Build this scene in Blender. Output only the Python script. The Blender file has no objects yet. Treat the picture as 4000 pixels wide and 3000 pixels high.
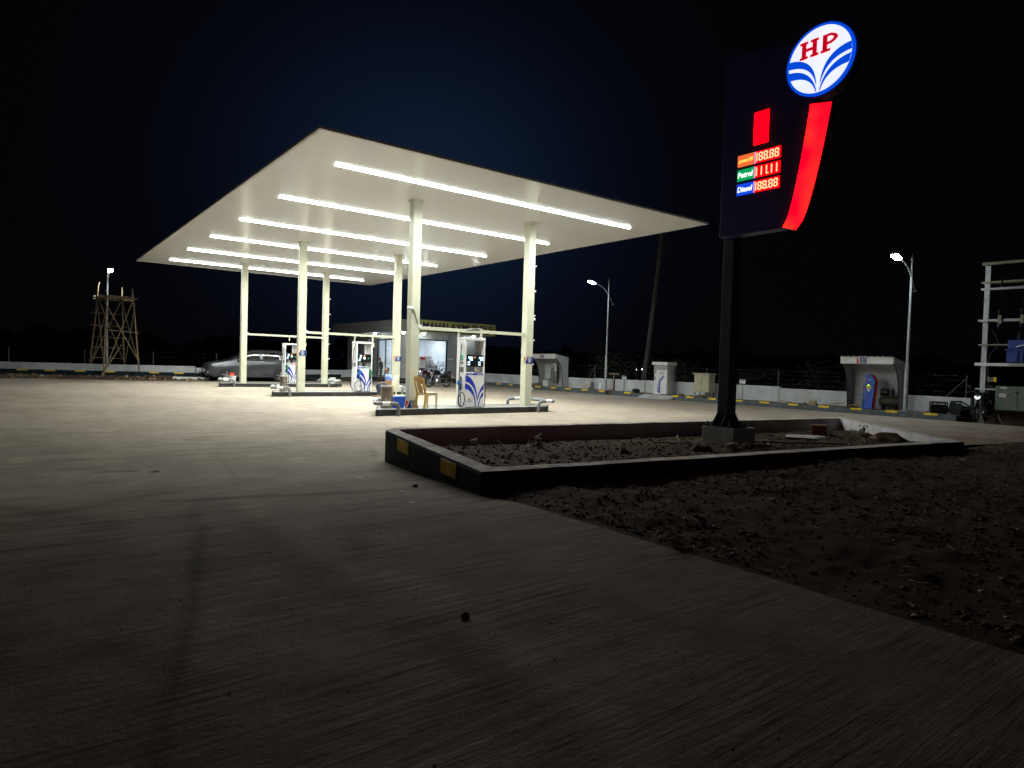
import bpy, bmesh, math, random
from mathutils import Vector, Matrix, noise

random.seed(7)
SC = bpy.context.scene
COL = SC.collection
PI = math.pi

# ------------------------------------------------------------------ camera, sky, light, exposure
YAW, PITCH, ROLL, EYE = 0.6483, -0.0293, 0.0300, 1.4433
cam_d = bpy.data.cameras.new('camera')
cam_d.sensor_width = 36.0
cam_d.lens = 23.177
cam_d.clip_start = 0.05
cam_d.clip_end = 3000.0
cam = bpy.data.objects.new('camera', cam_d)
COL.objects.link(cam)
_f = Vector((math.sin(YAW) * math.cos(PITCH), math.cos(YAW) * math.cos(PITCH), math.sin(PITCH)))
_r0 = Vector((math.cos(YAW), -math.sin(YAW), 0))
_u0 = _r0.cross(_f)
_r = _r0 * math.cos(ROLL) + _u0 * math.sin(ROLL)
_u = -_r0 * math.sin(ROLL) + _u0 * math.cos(ROLL)
cam.matrix_world = Matrix(((_r.x, _u.x, -_f.x, 0), (_r.y, _u.y, -_f.y, 0), (_r.z, _u.z, -_f.z, EYE), (0, 0, 0, 1)))
SC.camera = cam

W = bpy.data.worlds.new('World')
SC.world = W
W.use_nodes = True
wn = W.node_tree
wn.nodes.clear()
wo = wn.nodes.new('ShaderNodeOutputWorld')
wb = wn.nodes.new('ShaderNodeBackground')
# a moonless night: faint dark air, with the navy glow of the lit station's direction low in the sky
ws = wn.nodes.new('ShaderNodeTexSky')
ws.sky_type = 'NISHITA'
ws.sun_disc = False
ws.sun_elevation = math.radians(-6.0)
ws.sun_rotation = math.radians(22.0)
tcw = wn.nodes.new('ShaderNodeTexCoord')
def wnode(kind, **kw):
    n = wn.nodes.new(kind)
    for k, v in kw.items(): setattr(n, k, v)
    return n
sub = wnode('ShaderNodeVectorMath', operation='SUBTRACT')
wn.links.new(tcw.outputs['Generated'], sub.inputs[0])
_az, _el = math.radians(29), math.radians(14)
sub.inputs[1].default_value = (math.sin(_az) * math.cos(_el), math.cos(_az) * math.cos(_el), math.sin(_el))
scl = wnode('ShaderNodeVectorMath', operation='MULTIPLY')
scl.inputs[1].default_value = (4.6, 4.6, 5.4)
wn.links.new(sub.outputs[0], scl.inputs[0])
dt = wnode('ShaderNodeVectorMath', operation='DOT_PRODUCT')
wn.links.new(scl.outputs[0], dt.inputs[0]); wn.links.new(scl.outputs[0], dt.inputs[1])
neg = wnode('ShaderNodeMath', operation='MULTIPLY'); neg.inputs[1].default_value = -1.0
wn.links.new(dt.outputs['Value'], neg.inputs[0])
ex = wnode('ShaderNodeMath', operation='EXPONENT')
wn.links.new(neg.outputs[0], ex.inputs[0])
glow = wnode('ShaderNodeMix', data_type='RGBA')
glow.inputs['A'].default_value = (0.0010, 0.0010, 0.0016, 1)
glow.inputs['B'].default_value = (0.0048, 0.0112, 0.0300, 1)
wn.links.new(ex.outputs[0], glow.inputs['Factor'])
mxs = wnode('ShaderNodeMixRGB', blend_type='ADD')
mxs.inputs['Fac'].default_value = 0.004
wn.links.new(glow.outputs['Result'], mxs.inputs['Color1'])
wn.links.new(ws.outputs['Color'], mxs.inputs['Color2'])
wb.inputs['Strength'].default_value = 1.0
wn.links.new(mxs.outputs['Color'], wb.inputs['Color'])
wn.links.new(wb.outputs['Background'], wo.inputs['Surface'])

fill_d = bpy.data.lights.new('fill_sun', 'SUN')
fill_d.energy = 0.003  # weak warm sun added as fill; no moon in this sky
fill_d.angle = math.radians(12)
fill_d.color = (1.0, 0.86, 0.80)
fill = bpy.data.objects.new('fill_sun', fill_d)
COL.objects.link(fill)
fill.rotation_euler = (math.radians(38), 0, math.radians(-30))

SC.view_settings.view_transform = 'Standard'
SC.view_settings.look = 'None'
SC.view_settings.exposure = 0.0
SC.view_settings.gamma = 1.0
SC.view_settings.use_curve_mapping = False
SC.cycles.use_denoising = True
SC.cycles.max_bounces = 6
SC.cycles.sample_clamp_indirect = 4.0

TUBE = 26.0 
TUBE_W = 555.0     # power of each row's downward light       # canopy tube emission
LAMP = 400.0       # street lamp LED emission

# ------------------------------------------------------------------ materials
MATS = {}

def mat(name, col, rough=0.6, metal=0.0, var=0.12, scale=5.0, bump=0.0, bscale=40.0, spec=0.5, dirt=None, dirt_amt=0.0):
    if name in MATS:
        return MATS[name]
    m = bpy.data.materials.new(name)
    m.use_nodes = True
    nt = m.node_tree
    b = nt.nodes['Principled BSDF']
    b.inputs['Roughness'].default_value = rough
    b.inputs['Metallic'].default_value = metal
    b.inputs['Specular IOR Level'].default_value = spec
    tc = nt.nodes.new('ShaderNodeTexCoord')
    n = nt.nodes.new('ShaderNodeTexNoise')
    n.inputs['Scale'].default_value = scale
    n.inputs['Detail'].default_value = 6
    n.inputs['Roughness'].default_value = 0.65
    nt.links.new(tc.outputs['Object'], n.inputs['Vector'])
    r = nt.nodes.new('ShaderNodeValToRGB')
    lo = [max(0, c * (1 - var * 1.6)) for c in col]
    hi = [min(1, c * (1 + var)) for c in col]
    r.color_ramp.elements[0].position = 0.32
    r.color_ramp.elements[1].position = 0.68
    r.color_ramp.elements[0].color = (*lo, 1)
    r.color_ramp.elements[1].color = (*hi, 1)
    nt.links.new(n.outputs['Fac'], r.inputs['Fac'])
    out = r.outputs['Color']
    if dirt:
        n2 = nt.nodes.new('ShaderNodeTexNoise')
        n2.inputs['Scale'].default_value = scale * 0.4
        n2.inputs['Detail'].default_value = 8
        nt.links.new(tc.outputs['Object'], n2.inputs['Vector'])
        mr = nt.nodes.new('ShaderNodeMapRange')
        mr.inputs['From Min'].default_value = 0.5
        mr.inputs['From Max'].default_value = 0.72
        mr.inputs['To Max'].default_value = dirt_amt
        nt.links.new(n2.outputs['Fac'], mr.inputs['Value'])
        mx = nt.nodes.new('ShaderNodeMixRGB')
        mx.inputs['Color2'].default_value = (*dirt, 1)
        nt.links.new(mr.outputs['Result'], mx.inputs['Fac'])
        nt.links.new(out, mx.inputs['Color1'])
        out = mx.outputs['Color']
    nt.links.new(out, b.inputs['Base Color'])
    if bump:
        n3 = nt.nodes.new('ShaderNodeTexNoise')
        n3.inputs['Scale'].default_value = bscale
        n3.inputs['Detail'].default_value = 5
        nt.links.new(tc.outputs['Object'], n3.inputs['Vector'])
        bp = nt.nodes.new('ShaderNodeBump')
        bp.inputs['Strength'].default_value = bump
        bp.inputs['Distance'].default_value = 0.004
        nt.links.new(n3.outputs['Fac'], bp.inputs['Height'])
        nt.links.new(bp.outputs['Normal'], b.inputs['Normal'])
    MATS[name] = m
    return m

def emit(name, col, s, base=(0.8, 0.8, 0.8), var=0.0, scale=4.0):
    if name in MATS:
        return MATS[name]
    m = bpy.data.materials.new(name)
    m.use_nodes = True
    nt = m.node_tree
    b = nt.nodes['Principled BSDF']
    b.inputs['Base Color'].default_value = (*base, 1)
    b.inputs['Roughness'].default_value = 0.35
    b.inputs['Emission Color'].default_value = (*col, 1)
    b.inputs['Emission Strength'].default_value = s
    if var:
        tc = nt.nodes.new('ShaderNodeTexCoord')
        n = nt.nodes.new('ShaderNodeTexNoise')
        n.inputs['Scale'].default_value = scale
        nt.links.new(tc.outputs['Object'], n.inputs['Vector'])
        mr = nt.nodes.new('ShaderNodeMapRange')
        mr.inputs['From Min'].default_value = 0.3
        mr.inputs['From Max'].default_value = 0.7
        mr.inputs['To Min'].default_value = s * (1 - var)
        mr.inputs['To Max'].default_value = s * (1 + var)
        nt.links.new(n.outputs['Fac'], mr.inputs['Value'])
        nt.links.new(mr.outputs['Result'], b.inputs['Emission Strength'])
    MATS[name] = m
    return m

def pane_mat(name, tint, clear, white):
    """thin pane: part see-through, part frosted film, a little gloss"""
    m = bpy.data.materials.new(name)
    m.use_nodes = True
    nt = m.node_tree
    nt.nodes.clear()
    o = nt.nodes.new('ShaderNodeOutputMaterial')
    t = nt.nodes.new('ShaderNodeBsdfTransparent')
    t.inputs['Color'].default_value = (*tint, 1)
    d = nt.nodes.new('ShaderNodeBsdfTranslucent')
    d.inputs['Color'].default_value = (*white, 1)
    g = nt.nodes.new('ShaderNodeBsdfGlossy')
    g.inputs['Roughness'].default_value = 0.08
    a = nt.nodes.new('ShaderNodeMixShader')
    a.inputs['Fac'].default_value = 1 - clear
    c = nt.nodes.new('ShaderNodeMixShader')
    c.inputs['Fac'].default_value = 0.08
    nt.links.new(t.outputs[0], a.inputs[1])
    nt.links.new(d.outputs[0], a.inputs[2])
    nt.links.new(a.outputs[0], c.inputs[1])
    nt.links.new(g.outputs[0], c.inputs[2])
    nt.links.new(c.outputs[0], o.inputs['Surface'])
    return m

CREAM = mat('cream_paint', (0.58, 0.57, 0.435), 0.45, var=0.05, scale=2, dirt=(0.42, 0.38, 0.28), dirt_amt=0.45)
BLACKSTONE = mat('black_granite', (0.022, 0.024, 0.026), 0.35, var=0.4, scale=14, dirt=(0.1, 0.095, 0.085), dirt_amt=0.35)
STONETOP = mat('grey_island_top', (0.25, 0.245, 0.23), 0.4, var=0.15, scale=6, dirt=(0.32, 0.28, 0.22), dirt_amt=0.5)
WHITE = mat('white_paint', (0.78, 0.78, 0.78), 0.35, var=0.05, scale=3)
WHITE2 = mat('white_plastic', (0.72, 0.72, 0.70), 0.5, var=0.08, scale=3)
WALLW = mat('whitewash', (0.60, 0.62, 0.63), 0.85, var=0.1, scale=2.2, bump=0.25, bscale=30, dirt=(0.33, 0.30, 0.26), dirt_amt=0.55)
BLACK = mat('black_plastic', (0.012, 0.012, 0.013), 0.45, var=0.3)
RUBBER = mat('black_rubber', (0.018, 0.018, 0.018), 0.7, var=0.3)
GREYM = mat('grey_metal', (0.30, 0.31, 0.32), 0.45, 0.6, var=0.15)
GALV = mat('galvanised_steel', (0.48, 0.50, 0.50), 0.5, 0.5, var=0.15, scale=3)
STEEL = mat('brushed_steel', (0.55, 0.49, 0.42), 0.24, 1.0, var=0.15, scale=9)
DGREY = mat('dark_grey_paint', (0.055, 0.06, 0.065), 0.5, var=0.2)
TOTEM = mat('totem_blue_grey', (0.045, 0.07, 0.09), 0.5, var=0.2, scale=3, dirt=(0.09, 0.09, 0.085), dirt_amt=0.3)
NAVY = mat('navy_print', (0.014, 0.03, 0.16), 0.4, var=0.1)
BLUEP = mat('pump_blue_print', (0.012, 0.03, 0.42), 0.35, var=0.05)
PALEBLUE = mat('pale_print', (0.16, 0.30, 0.42), 0.4)
GREENP = mat('green_print', (0.02, 0.25, 0.12), 0.4, var=0.05)
REDP = mat('red_print', (0.62, 0.035, 0.025), 0.4, var=0.05)
ORANGEP = mat('orange_print', (0.78, 0.27, 0.07), 0.4, var=0.05)
PRINTW = mat('white_print', (0.8, 0.8, 0.8), 0.4, var=0.02)
YELLOW = mat('yellow_kerb_paint', (0.95, 0.62, 0.03), 0.7, var=0.12, scale=8, bump=0.15, dirt=(0.3, 0.22, 0.06), dirt_amt=0.4)
KERBTOP = mat('grey_kerb_top', (0.24, 0.235, 0.22), 0.85, var=0.15, scale=3, bump=0.3, dirt=(0.12, 0.10, 0.08), dirt_amt=0.5)
KERBDARK = mat('dark_blue_kerb_paint', (0.013, 0.025, 0.033), 0.7, var=0.25, scale=6, bump=0.15, spec=0.12, dirt=(0.04, 0.04, 0.038), dirt_amt=0.3)
KERBGREY = mat('grey_blue_kerb_paint', (0.085, 0.10, 0.115), 0.7, var=0.25, scale=6, bump=0.15, dirt=(0.15, 0.14, 0.12), dirt_amt=0.35)
CEMENT = mat('cement', (0.50, 0.49, 0.47), 0.9, var=0.2, scale=5, bump=0.5, bscale=25, dirt=(0.26, 0.22, 0.19), dirt_amt=0.6)
PLASTER = mat('rough_cement_coping', (0.66, 0.60, 0.545), 0.9, var=0.3, scale=7, bump=0.5, bscale=30, spec=0.15, dirt=(0.17, 0.14, 0.12), dirt_amt=0.6)
INNERW = mat('pale_inner_plaster', (0.58, 0.55, 0.55), 0.9, var=0.12, scale=4, bump=0.3, dirt=(0.25, 0.18, 0.15), dirt_amt=0.5)
WOOD = mat('bamboo', (0.24, 0.17, 0.10), 0.7, var=0.3, scale=6)
PALEWOOD = mat('pale_cut_bamboo', (0.52, 0.38, 0.2), 0.7, var=0.2, scale=6)
CARD = mat('cardboard', (0.42, 0.29, 0.15), 0.8, var=0.12, scale=4)
CLAD = mat('grey_cladding', (0.42, 0.44, 0.45), 0.45, var=0.06, scale=2)
CLADL = mat('pale_cladding', (0.66, 0.68, 0.68), 0.5, var=0.05, scale=2)
CLADD = mat('dark_cladding', (0.24, 0.25, 0.265), 0.5, var=0.06, scale=2)
FRAME = mat('dark_door_frame', (0.03, 0.04, 0.05), 0.4, var=0.1)
LIME = mat('yellow_green_sign_sheet', (0.74, 0.76, 0.27), 0.45, var=0.06, scale=2)
INDIGO = mat('indigo_letters', (0.06, 0.035, 0.16), 0.45, var=0.05)
GLASSD = mat('dark_car_glass', (0.012, 0.014, 0.014), 0.05, var=0.2, spec=0.8)
CARP = mat('charcoal_car_paint', (0.075, 0.078, 0.09), 0.18, 0.45, var=0.12, scale=2.5, dirt=(0.16, 0.15, 0.14), dirt_amt=0.3)
CHROME = mat('chrome', (0.75, 0.75, 0.75), 0.12, 1.0, var=0.05)
LENS = mat('clear_lamp_lens', (0.75, 0.78, 0.8), 0.08, 0.7, var=0.15, scale=20)
SKIN = mat('brown_skin', (0.23, 0.115, 0.07), 0.55, var=0.1, scale=12)
HAIR = mat('black_hair', (0.012, 0.010, 0.009), 0.6, var=0.3, scale=60)
SHIRT = mat('pale_blue_shirt', (0.27, 0.38, 0.72), 0.8, var=0.1, scale=14)
TROU = mat('dark_navy_trousers', (0.022, 0.028, 0.06), 0.85, var=0.2, scale=14)
CAMO = mat('green_brown_camouflage', (0.085, 0.085, 0.055), 0.85, var=0.7, scale=16)
CHAIRY = mat('ochre_plastic', (0.60, 0.36, 0.08), 0.42, var=0.1, scale=5)
CHAIRP = mat('pale_cream_plastic', (0.70, 0.62, 0.42), 0.42, var=0.08, scale=5)
BUCKETB = mat('bright_blue_plastic', (0.02, 0.14, 0.75), 0.4, var=0.06)
LIMEST = mat('lime_green_stick', (0.32, 0.62, 0.05), 0.5)
REDOX = mat('red_oxide', (0.16, 0.05, 0.035), 0.7, var=0.25, scale=8)
TBLUE = mat('transformer_blue', (0.025, 0.06, 0.30), 0.45, var=0.12, scale=3)
BOXGREEN = mat('grey_green_enamel', (0.16, 0.20, 0.165), 0.5, var=0.08, scale=3)
BEIGE = mat('beige_enamel', (0.46, 0.42, 0.30), 0.5, var=0.06, scale=3)
SOIL = None
ROCK = mat('brown_rock', (0.25, 0.165, 0.11), 0.9, var=0.35, scale=6, bump=0.8, bscale=18, spec=0.08)
ROCKD = mat('dark_rock', (0.12, 0.08, 0.056), 0.95, var=0.4, scale=8, bump=0.8, bscale=22, spec=0.08)
BRICK = mat('fired_brick', (0.26, 0.13, 0.08), 0.9, var=0.2, scale=9, bump=0.5, bscale=40, spec=0.08)
STRAW = mat('dry_straw', (0.42, 0.34, 0.23), 0.8, var=0.25)
LEAF = mat('dull_leaf', (0.06, 0.10, 0.035), 0.6, var=0.35, scale=9)
LEAFD = mat('dark_foliage', (0.035, 0.05, 0.025), 0.7, var=0.4, scale=3)
BARK = mat('palm_bark', (0.07, 0.062, 0.06), 0.9, var=0.35, scale=4, bump=0.6, bscale=10)
PAPER = mat('crumpled_paper', (0.80, 0.78, 0.76), 0.8, var=0.15, scale=20)
REDBR = mat('signal_red', (0.6, 0.05, 0.03), 0.5, var=0.08)

# ------------------------------------------------------------------ mesh helpers
class MB:
    def __init__(s):
        s.v, s.f, s.m, s.cur = [], [], [], 0
    def add(s, vs, fs):
        o = len(s.v)
        s.v += [tuple(p) for p in vs]
        s.f += [tuple(i + o for i in f) for f in fs]
        s.m += [s.cur] * len(fs)
        return s
    def mi(s, i):
        s.cur = i
        return s
    def box(s, c, d, rz=0.0, rx=0.0, ry=0.0, taper=1.0):
        hx, hy, hz = d[0] / 2, d[1] / 2, d[2] / 2
        R = Matrix.Rotation(rz, 3, 'Z') @ Matrix.Rotation(ry, 3, 'Y') @ Matrix.Rotation(rx, 3, 'X')
        vs = []
        for z in (-1, 1):
            t = taper if z > 0 else 1.0
            for x, y in ((-1, -1), (1, -1), (1, 1), (-1, 1)):
                vs.append(R @ Vector((x * hx * t, y * hy * t, z * hz)) + Vector(c))
        return s.add(vs, [(3, 2, 1, 0), (4, 5, 6, 7), (0, 1, 5, 4), (1, 2, 6, 5), (2, 3, 7, 6), (3, 0, 4, 7)])
    def bx(s, x0, x1, y0, y1, z0, z1):
        return s.box(((x0 + x1) / 2, (y0 + y1) / 2, (z0 + z1) / 2), (x1 - x0, y1 - y0, z1 - z0))
    def prism(s, poly, a, b, axis='Z'):
        """extrude a 2D polygon; axis is the extrusion axis; 2D coords are the other two in order"""
        def P(p, t):
            if axis == 'Z': return (p[0], p[1], t)
            if axis == 'Y': return (p[0], t, p[1])
            return (t, p[0], p[1])
        n = len(poly)
        vs = [P(p, a) for p in poly] + [P(p, b) for p in poly]
        fs = [tuple(range(n))[::-1], tuple(range(n, 2 * n))]
        fs += [(i, (i + 1) % n, n + (i + 1) % n, n + i) for i in range(n)]
        return s.add(vs, fs)
    def tube(s, path, r, n=8, r2=None, cap=True):
        path = [Vector(p) for p in path]
        k = len(path)
        vs, fs = [], []
        up = Vector((0, 0, 1))
        prev = None
        for i, p in enumerate(path):
            d = (path[min(i + 1, k - 1)] - path[max(i - 1, 0)])
            if d.length < 1e-9: d = Vector((0, 0, 1))
            d.normalize()
            if prev is None:
                a = d.cross(up if abs(d.z) < 0.9 else Vector((1, 0, 0))).normalized()
            else:
                a = prev - d * prev.dot(d)
                a = a.normalized() if a.length > 1e-6 else d.orthogonal().normalized()
            prev = a
            b = d.cross(a)
            rr = r if r2 is None else r + (r2 - r) * i / max(1, k - 1)
            for j in range(n):
                t = 2 * PI * j / n
                vs.append(p + a * math.cos(t) * rr + b * math.sin(t) * rr)
        for i in range(k - 1):
            for j in range(n):
                fs.append((i * n + j, i * n + (j + 1) % n, (i + 1) * n + (j + 1) % n, (i + 1) * n + j))
        if cap:
            fs.append(tuple(range(n))[::-1])
            fs.append(tuple(range((k - 1) * n, k * n)))
        return s.add(vs, fs)
    def lathe(s, prof, n=20, c=(0, 0, 0), axis='Z'):
        vs, fs = [], []
        for r, z in prof:
            for j in range(n):
                t = 2 * PI * j / n
                x, y = r * math.cos(t), r * math.sin(t)
                q = (x, y, z) if axis == 'Z' else ((x, z, y) if axis == 'Y' else (z, x, y))
                vs.append((q[0] + c[0], q[1] + c[1], q[2] + c[2]))
        k = len(prof)
        for i in range(k - 1):
            for j in range(n):
                fs.append((i * n + j, i * n + (j + 1) % n, (i + 1) * n + (j + 1) % n, (i + 1) * n + j))
        fs.append(tuple(range(n))[::-1])
        fs.append(tuple(range((k - 1) * n, k * n)))
        return s.add(vs, fs)
    def loft(s, rings, closed=True):
        n = len(rings[0])
        vs = [p for r in rings for p in r]
        fs = []
        for i in range(len(rings) - 1):
            for j in range(n if closed else n - 1):
                fs.append((i * n + j, i * n + (j + 1) % n, (i + 1) * n + (j + 1) % n, (i + 1) * n + j))
        if closed:
            fs.append(tuple(range(n))[::-1])
            fs.append(tuple(range((len(rings) - 1) * n, len(rings) * n)))
        return s.add(vs, fs)
    def rock(s, c, r, seed=0, flat=0.7, sub=1):
        b = bmesh.new()
        bmesh.ops.create_icosphere(b, subdivisions=sub, radius=1.0)
        rnd = random.Random(seed)
        off = Vector((rnd.random() * 50, rnd.random() * 50, rnd.random() * 50))
        rz = Matrix.Rotation(rnd.random() * 6, 3, 'Z')
        sx, sy = 0.75 + rnd.random() * 0.6, 0.75 + rnd.random() * 0.5
        vs = []
        for v in b.verts:
            k = 1 + 0.45 * noise.noise(v.co * 1.3 + off)
            p = rz @ Vector((v.co.x * sx * k, v.co.y * sy * k, v.co.z * flat * k))
            vs.append(Vector(c) + p * r)
        fs = [tuple(v.index for v in f.verts) for f in b.faces]
        b.free()
        return s.add(vs, fs)
    def build(s, name, mats, parent=None, loc=None, smooth=False, bevel=0.0, angle=35):
        me = bpy.data.meshes.new(name)
        me.from_pydata(s.v, [], s.f)
        if not isinstance(mats, (list, tuple)): mats = [mats]
        for m in mats: me.materials.append(m)
        if len(mats) > 1: me.polygons.foreach_set('material_index', s.m)
        b = bmesh.new()
        b.from_mesh(me)
        bmesh.ops.recalc_face_normals(b, faces=b.faces)
        if bevel:
            es = [e for e in b.edges if len(e.link_faces) == 2 and e.calc_face_angle(0) > math.radians(40)]
            bmesh.ops.bevel(b, geom=es, offset=bevel, segments=2, profile=0.6, affect='EDGES', clamp_overlap=True)
        if smooth:
            for f in b.faces: f.smooth = True
            for e in b.edges:
                if len(e.link_faces) == 2 and e.calc_face_angle(0) > math.radians(angle): e.smooth = False
        b.to_mesh(me)
        b.free()
        o = bpy.data.objects.new(name, me)
        COL.objects.link(o)
        if parent: o.parent = parent
        if loc: o.location = loc
        return o

def tag(o, label, cat, group=None):
    o['label'] = label
    o['category'] = cat
    if group: o['group'] = group
    return o

def thing(name, label, cat, loc=(0, 0, 0), rz=0.0, group=None):
    o = bpy.data.objects.new(name, None)
    o.empty_display_size = 0.2
    COL.objects.link(o)
    o.location = loc
    o.rotation_euler = (0, 0, rz)
    return tag(o, label, cat, group)

def struct(o, kind='structure'):
    o['kind'] = kind
    return o

def kids(o):
    return [c for c in COL.objects if c.parent == o]

def dup(root, loc, rz, label, group=None):
    r = root.copy(); COL.objects.link(r)
    r.location = loc; r.rotation_euler = (0, 0, rz)
    r['label'] = label
    if group: r['group'] = group
    for ch in kids(root):
        c = ch.copy(); COL.objects.link(c); c.parent = r
        for g in kids(ch):
            d = g.copy(); COL.objects.link(d); d.parent = c
    return r

def text(name, body, m, parent, origin, xdir, updir, height, width=None, depth=0.004, shear=0.0, bold=0.0):
    """flat lettering as mesh: origin = lower-left corner, xdir/updir unit vectors"""
    cu = bpy.data.curves.new(name, 'FONT')
    cu.body = body
    cu.extrude = depth / 2
    cu.offset = bold
    cu.shear = shear
    cu.resolution_u = 3
    t = bpy.data.objects.new(name, cu)
    COL.objects.link(t)
    dg = bpy.context.evaluated_depsgraph_get()
    me = bpy.data.meshes.new_from_object(t.evaluated_get(dg))
    bpy.data.objects.remove(t)
    me.name = name
    xs = [v.co.x for v in me.vertices]; ys = [v.co.y for v in me.vertices]
    x0, x1, y0, y1 = min(xs), max(xs), min(ys), max(ys)
    sy = height / (y1 - y0)
    sx = sy if width is None else width / (x1 - x0)
    X, U = Vector(xdir), Vector(updir)
    N = X.cross(U)
    O = Vector(origin)
    for v in me.vertices:
        c = v.co
        v.co = O + X * ((c.x - x0) * sx) + U * ((c.y - y0) * sy) + N * c.z
    me.materials.clear()
    me.materials.append(m)
    o = bpy.data.objects.new(name, me)
    COL.objects.link(o)
    if parent: o.parent = parent
    return o

def spline(pts, n=6):
    P = [Vector(p) for p in pts]
    P = [P[0] * 2 - P[1]] + P + [P[-1] * 2 - P[-2]]
    out = []
    for i in range(1, len(P) - 2):
        for k in range(n):
            t = k / n
            a, b, c, d = P[i - 1], P[i], P[i + 1], P[i + 2]
            out.append(0.5 * ((2 * b) + (c - a) * t + (2 * a - 5 * b + 4 * c - d) * t * t + (-a + 3 * b - 3 * c + d) * t ** 3))
    out.append(P[-2])
    return out

def sstep(t):
    t = max(0.0, min(1.0, t))
    return t * t * (3 - 2 * t)

def gz(x, y):
    """ground height: flat forecourt, ramp rising to the road in front"""
    t = max(0.0, min(1.0, (8.9 - y) / 4.7))
    k = t * (0.75 + 0.25 * sstep(t)) if t < 1 else 1.0
    return 0.31 * k * (1 - sstep((x - 12.0) / 8.0))
# ------------------------------------------------------------------ ground
def ground_mat(name, base, kind):
    m = bpy.data.materials.new(name)
    m.use_nodes = True
    nt = m.node_tree
    N, L = nt.nodes, nt.links
    b = N['Principled BSDF']
    b.inputs['Roughness'].default_value = 0.85
    b.inputs['Specular IOR Level'].default_value = 0.12 if kind == 'concrete' else 0.05
    tc = N.new('ShaderNodeTexCoord')
    def nz(scale, detail, sc=(1, 1, 1), rough=0.6):
        mp = N.new('ShaderNodeMapping')
        mp.inputs['Scale'].default_value = sc
        mp.inputs['Rotation'].default_value = (0, 0, math.radians(4.5))
        L.new(tc.outputs['Object'], mp.inputs['Vector'])
        n = N.new('ShaderNodeTexNoise')
        n.inputs['Scale'].default_value = scale
        n.inputs['Detail'].default_value = detail
        n.inputs['Roughness'].default_value = rough
        L.new(mp.outputs['Vector'], n.inputs['Vector'])
        return n.outputs['Fac']
    def rng(f, a, c, lo, hi):
        r = N.new('ShaderNodeMapRange')
        r.inputs['From Min'].default_value = a
        r.inputs['From Max'].default_value = c
        r.inputs['To Min'].default_value = lo
        r.inputs['To Max'].default_value = hi
        L.new(f, r.inputs['Value'])
        return r.outputs['Result']
    def mul(a, c):
        k = N.new('ShaderNodeMath'); k.operation = 'MULTIPLY'
        L.new(a, k.inputs[0])
        if isinstance(c, float): k.inputs[1].default_value = c
        else: L.new(c, k.inputs[1])
        return k.outputs[0]
    def add(a, c):
        k = N.new('ShaderNodeMath'); k.operation = 'ADD'
        L.new(a, k.inputs[0]); L.new(c, k.inputs[1])
        return k.outputs[0]
    col = N.new('ShaderNodeMixRGB'); col.blend_type = 'MULTIPLY'; col.inputs['Fac'].default_value = 1
    col.inputs['Color1'].default_value = (*base, 1)
    if kind == 'concrete':
        f = rng(nz(0.22, 7), 0.33, 0.68, 0.82, 1.10)              # broad dusty patches
        f = mul(f, rng(nz(1.7, 9, rough=0.72), 0.30, 0.66, 0.74, 1.10))
        f = mul(f, rng(nz(7.0, 6, (0.6, 1, 1), 0.7), 0.30, 0.6, 0.84, 1.05))
        f = mul(f, rng(nz(1.0, 7, (0.5, 4.0, 1), 0.7), 0.38, 0.60, 0.86, 1.04))    # broom streaks, coarse to fine
        tine = nz(1.0, 6, (1.4, 27.0, 1), 0.66)
        tine2 = nz(1.0, 6, (0.7, 8.0, 1), 0.74)
        ap = N.new('ShaderNodeAttribute'); ap.attribute_name = 'broomed'
        patch = mul(rng(nz(1.1, 6, rough=0.7), 0.38, 0.58, 0.12, 1.0), ap.outputs['Fac'])
        lines = add(mul(rng(tine, 0.40, 0.56, -0.24, 0.04), patch), mul(rng(tine2, 0.36, 0.54, -0.34, 0.05), patch))
        one = N.new('ShaderNodeMath'); one.operation = 'ADD'; one.inputs[1].default_value = 1.0
        L.new(lines, one.inputs[0])
        f = mul(f, one.outputs[0])
        f = mul(f, rng(nz(70, 3), 0.30, 0.48, 0.70, 1.02))
        at = N.new('ShaderNodeAttribute'); at.attribute_name = 'stain'
        f = mul(f, at.outputs['Fac'])
        tint = N.new('ShaderNodeValToRGB')
        tint.color_ramp.elements[0].color = (0.95, 0.98, 1.0, 1)
        tint.color_ramp.elements[1].color = (1.06, 0.99, 0.92, 1)
        L.new(nz(0.35, 4), tint.inputs['Fac'])
        c2 = N.new('ShaderNodeMixRGB'); c2.blend_type = 'MULTIPLY'; c2.inputs['Fac'].default_value = 1
        L.new(tint.outputs['Color'], c2.inputs['Color1'])
        cc = N.new('ShaderNodeCombineColor')
        for i in range(3): L.new(f, cc.inputs[i])
        L.new(cc.outputs['Color'], c2.inputs['Color2'])
        L.new(c2.outputs['Color'], col.inputs['Color2'])
        h = add(add(mul(rng(tine, 0.36, 0.58, 0, 1), patch), mul(rng(tine2, 0.36, 0.58, 0, 0.8), patch)), add(mul(nz(45, 5), 0.7), mul(nz(3.0, 4), 0.8)))
        bp = N.new('ShaderNodeBump'); bp.inputs['Strength'].default_value = 0.6; bp.inputs['Distance'].default_value = 0.006
    else:
        f = rng(nz(0.7, 8, rough=0.7), 0.3, 0.7, 0.55, 1.25)
        f = mul(f, rng(nz(9, 8, rough=0.75), 0.3, 0.7, 0.6, 1.25))
        cc = N.new('ShaderNodeCombineColor')
        for i in range(3): L.new(f, cc.inputs[i])
        L.new(cc.outputs['Color'], col.inputs['Color2'])
        h = add(mul(nz(18, 8, rough=0.75), 1.6), nz(70, 4))
        bp = N.new('ShaderNodeBump'); bp.inputs['Strength'].default_value = 0.9; bp.inputs['Distance'].default_value = 0.03
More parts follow.
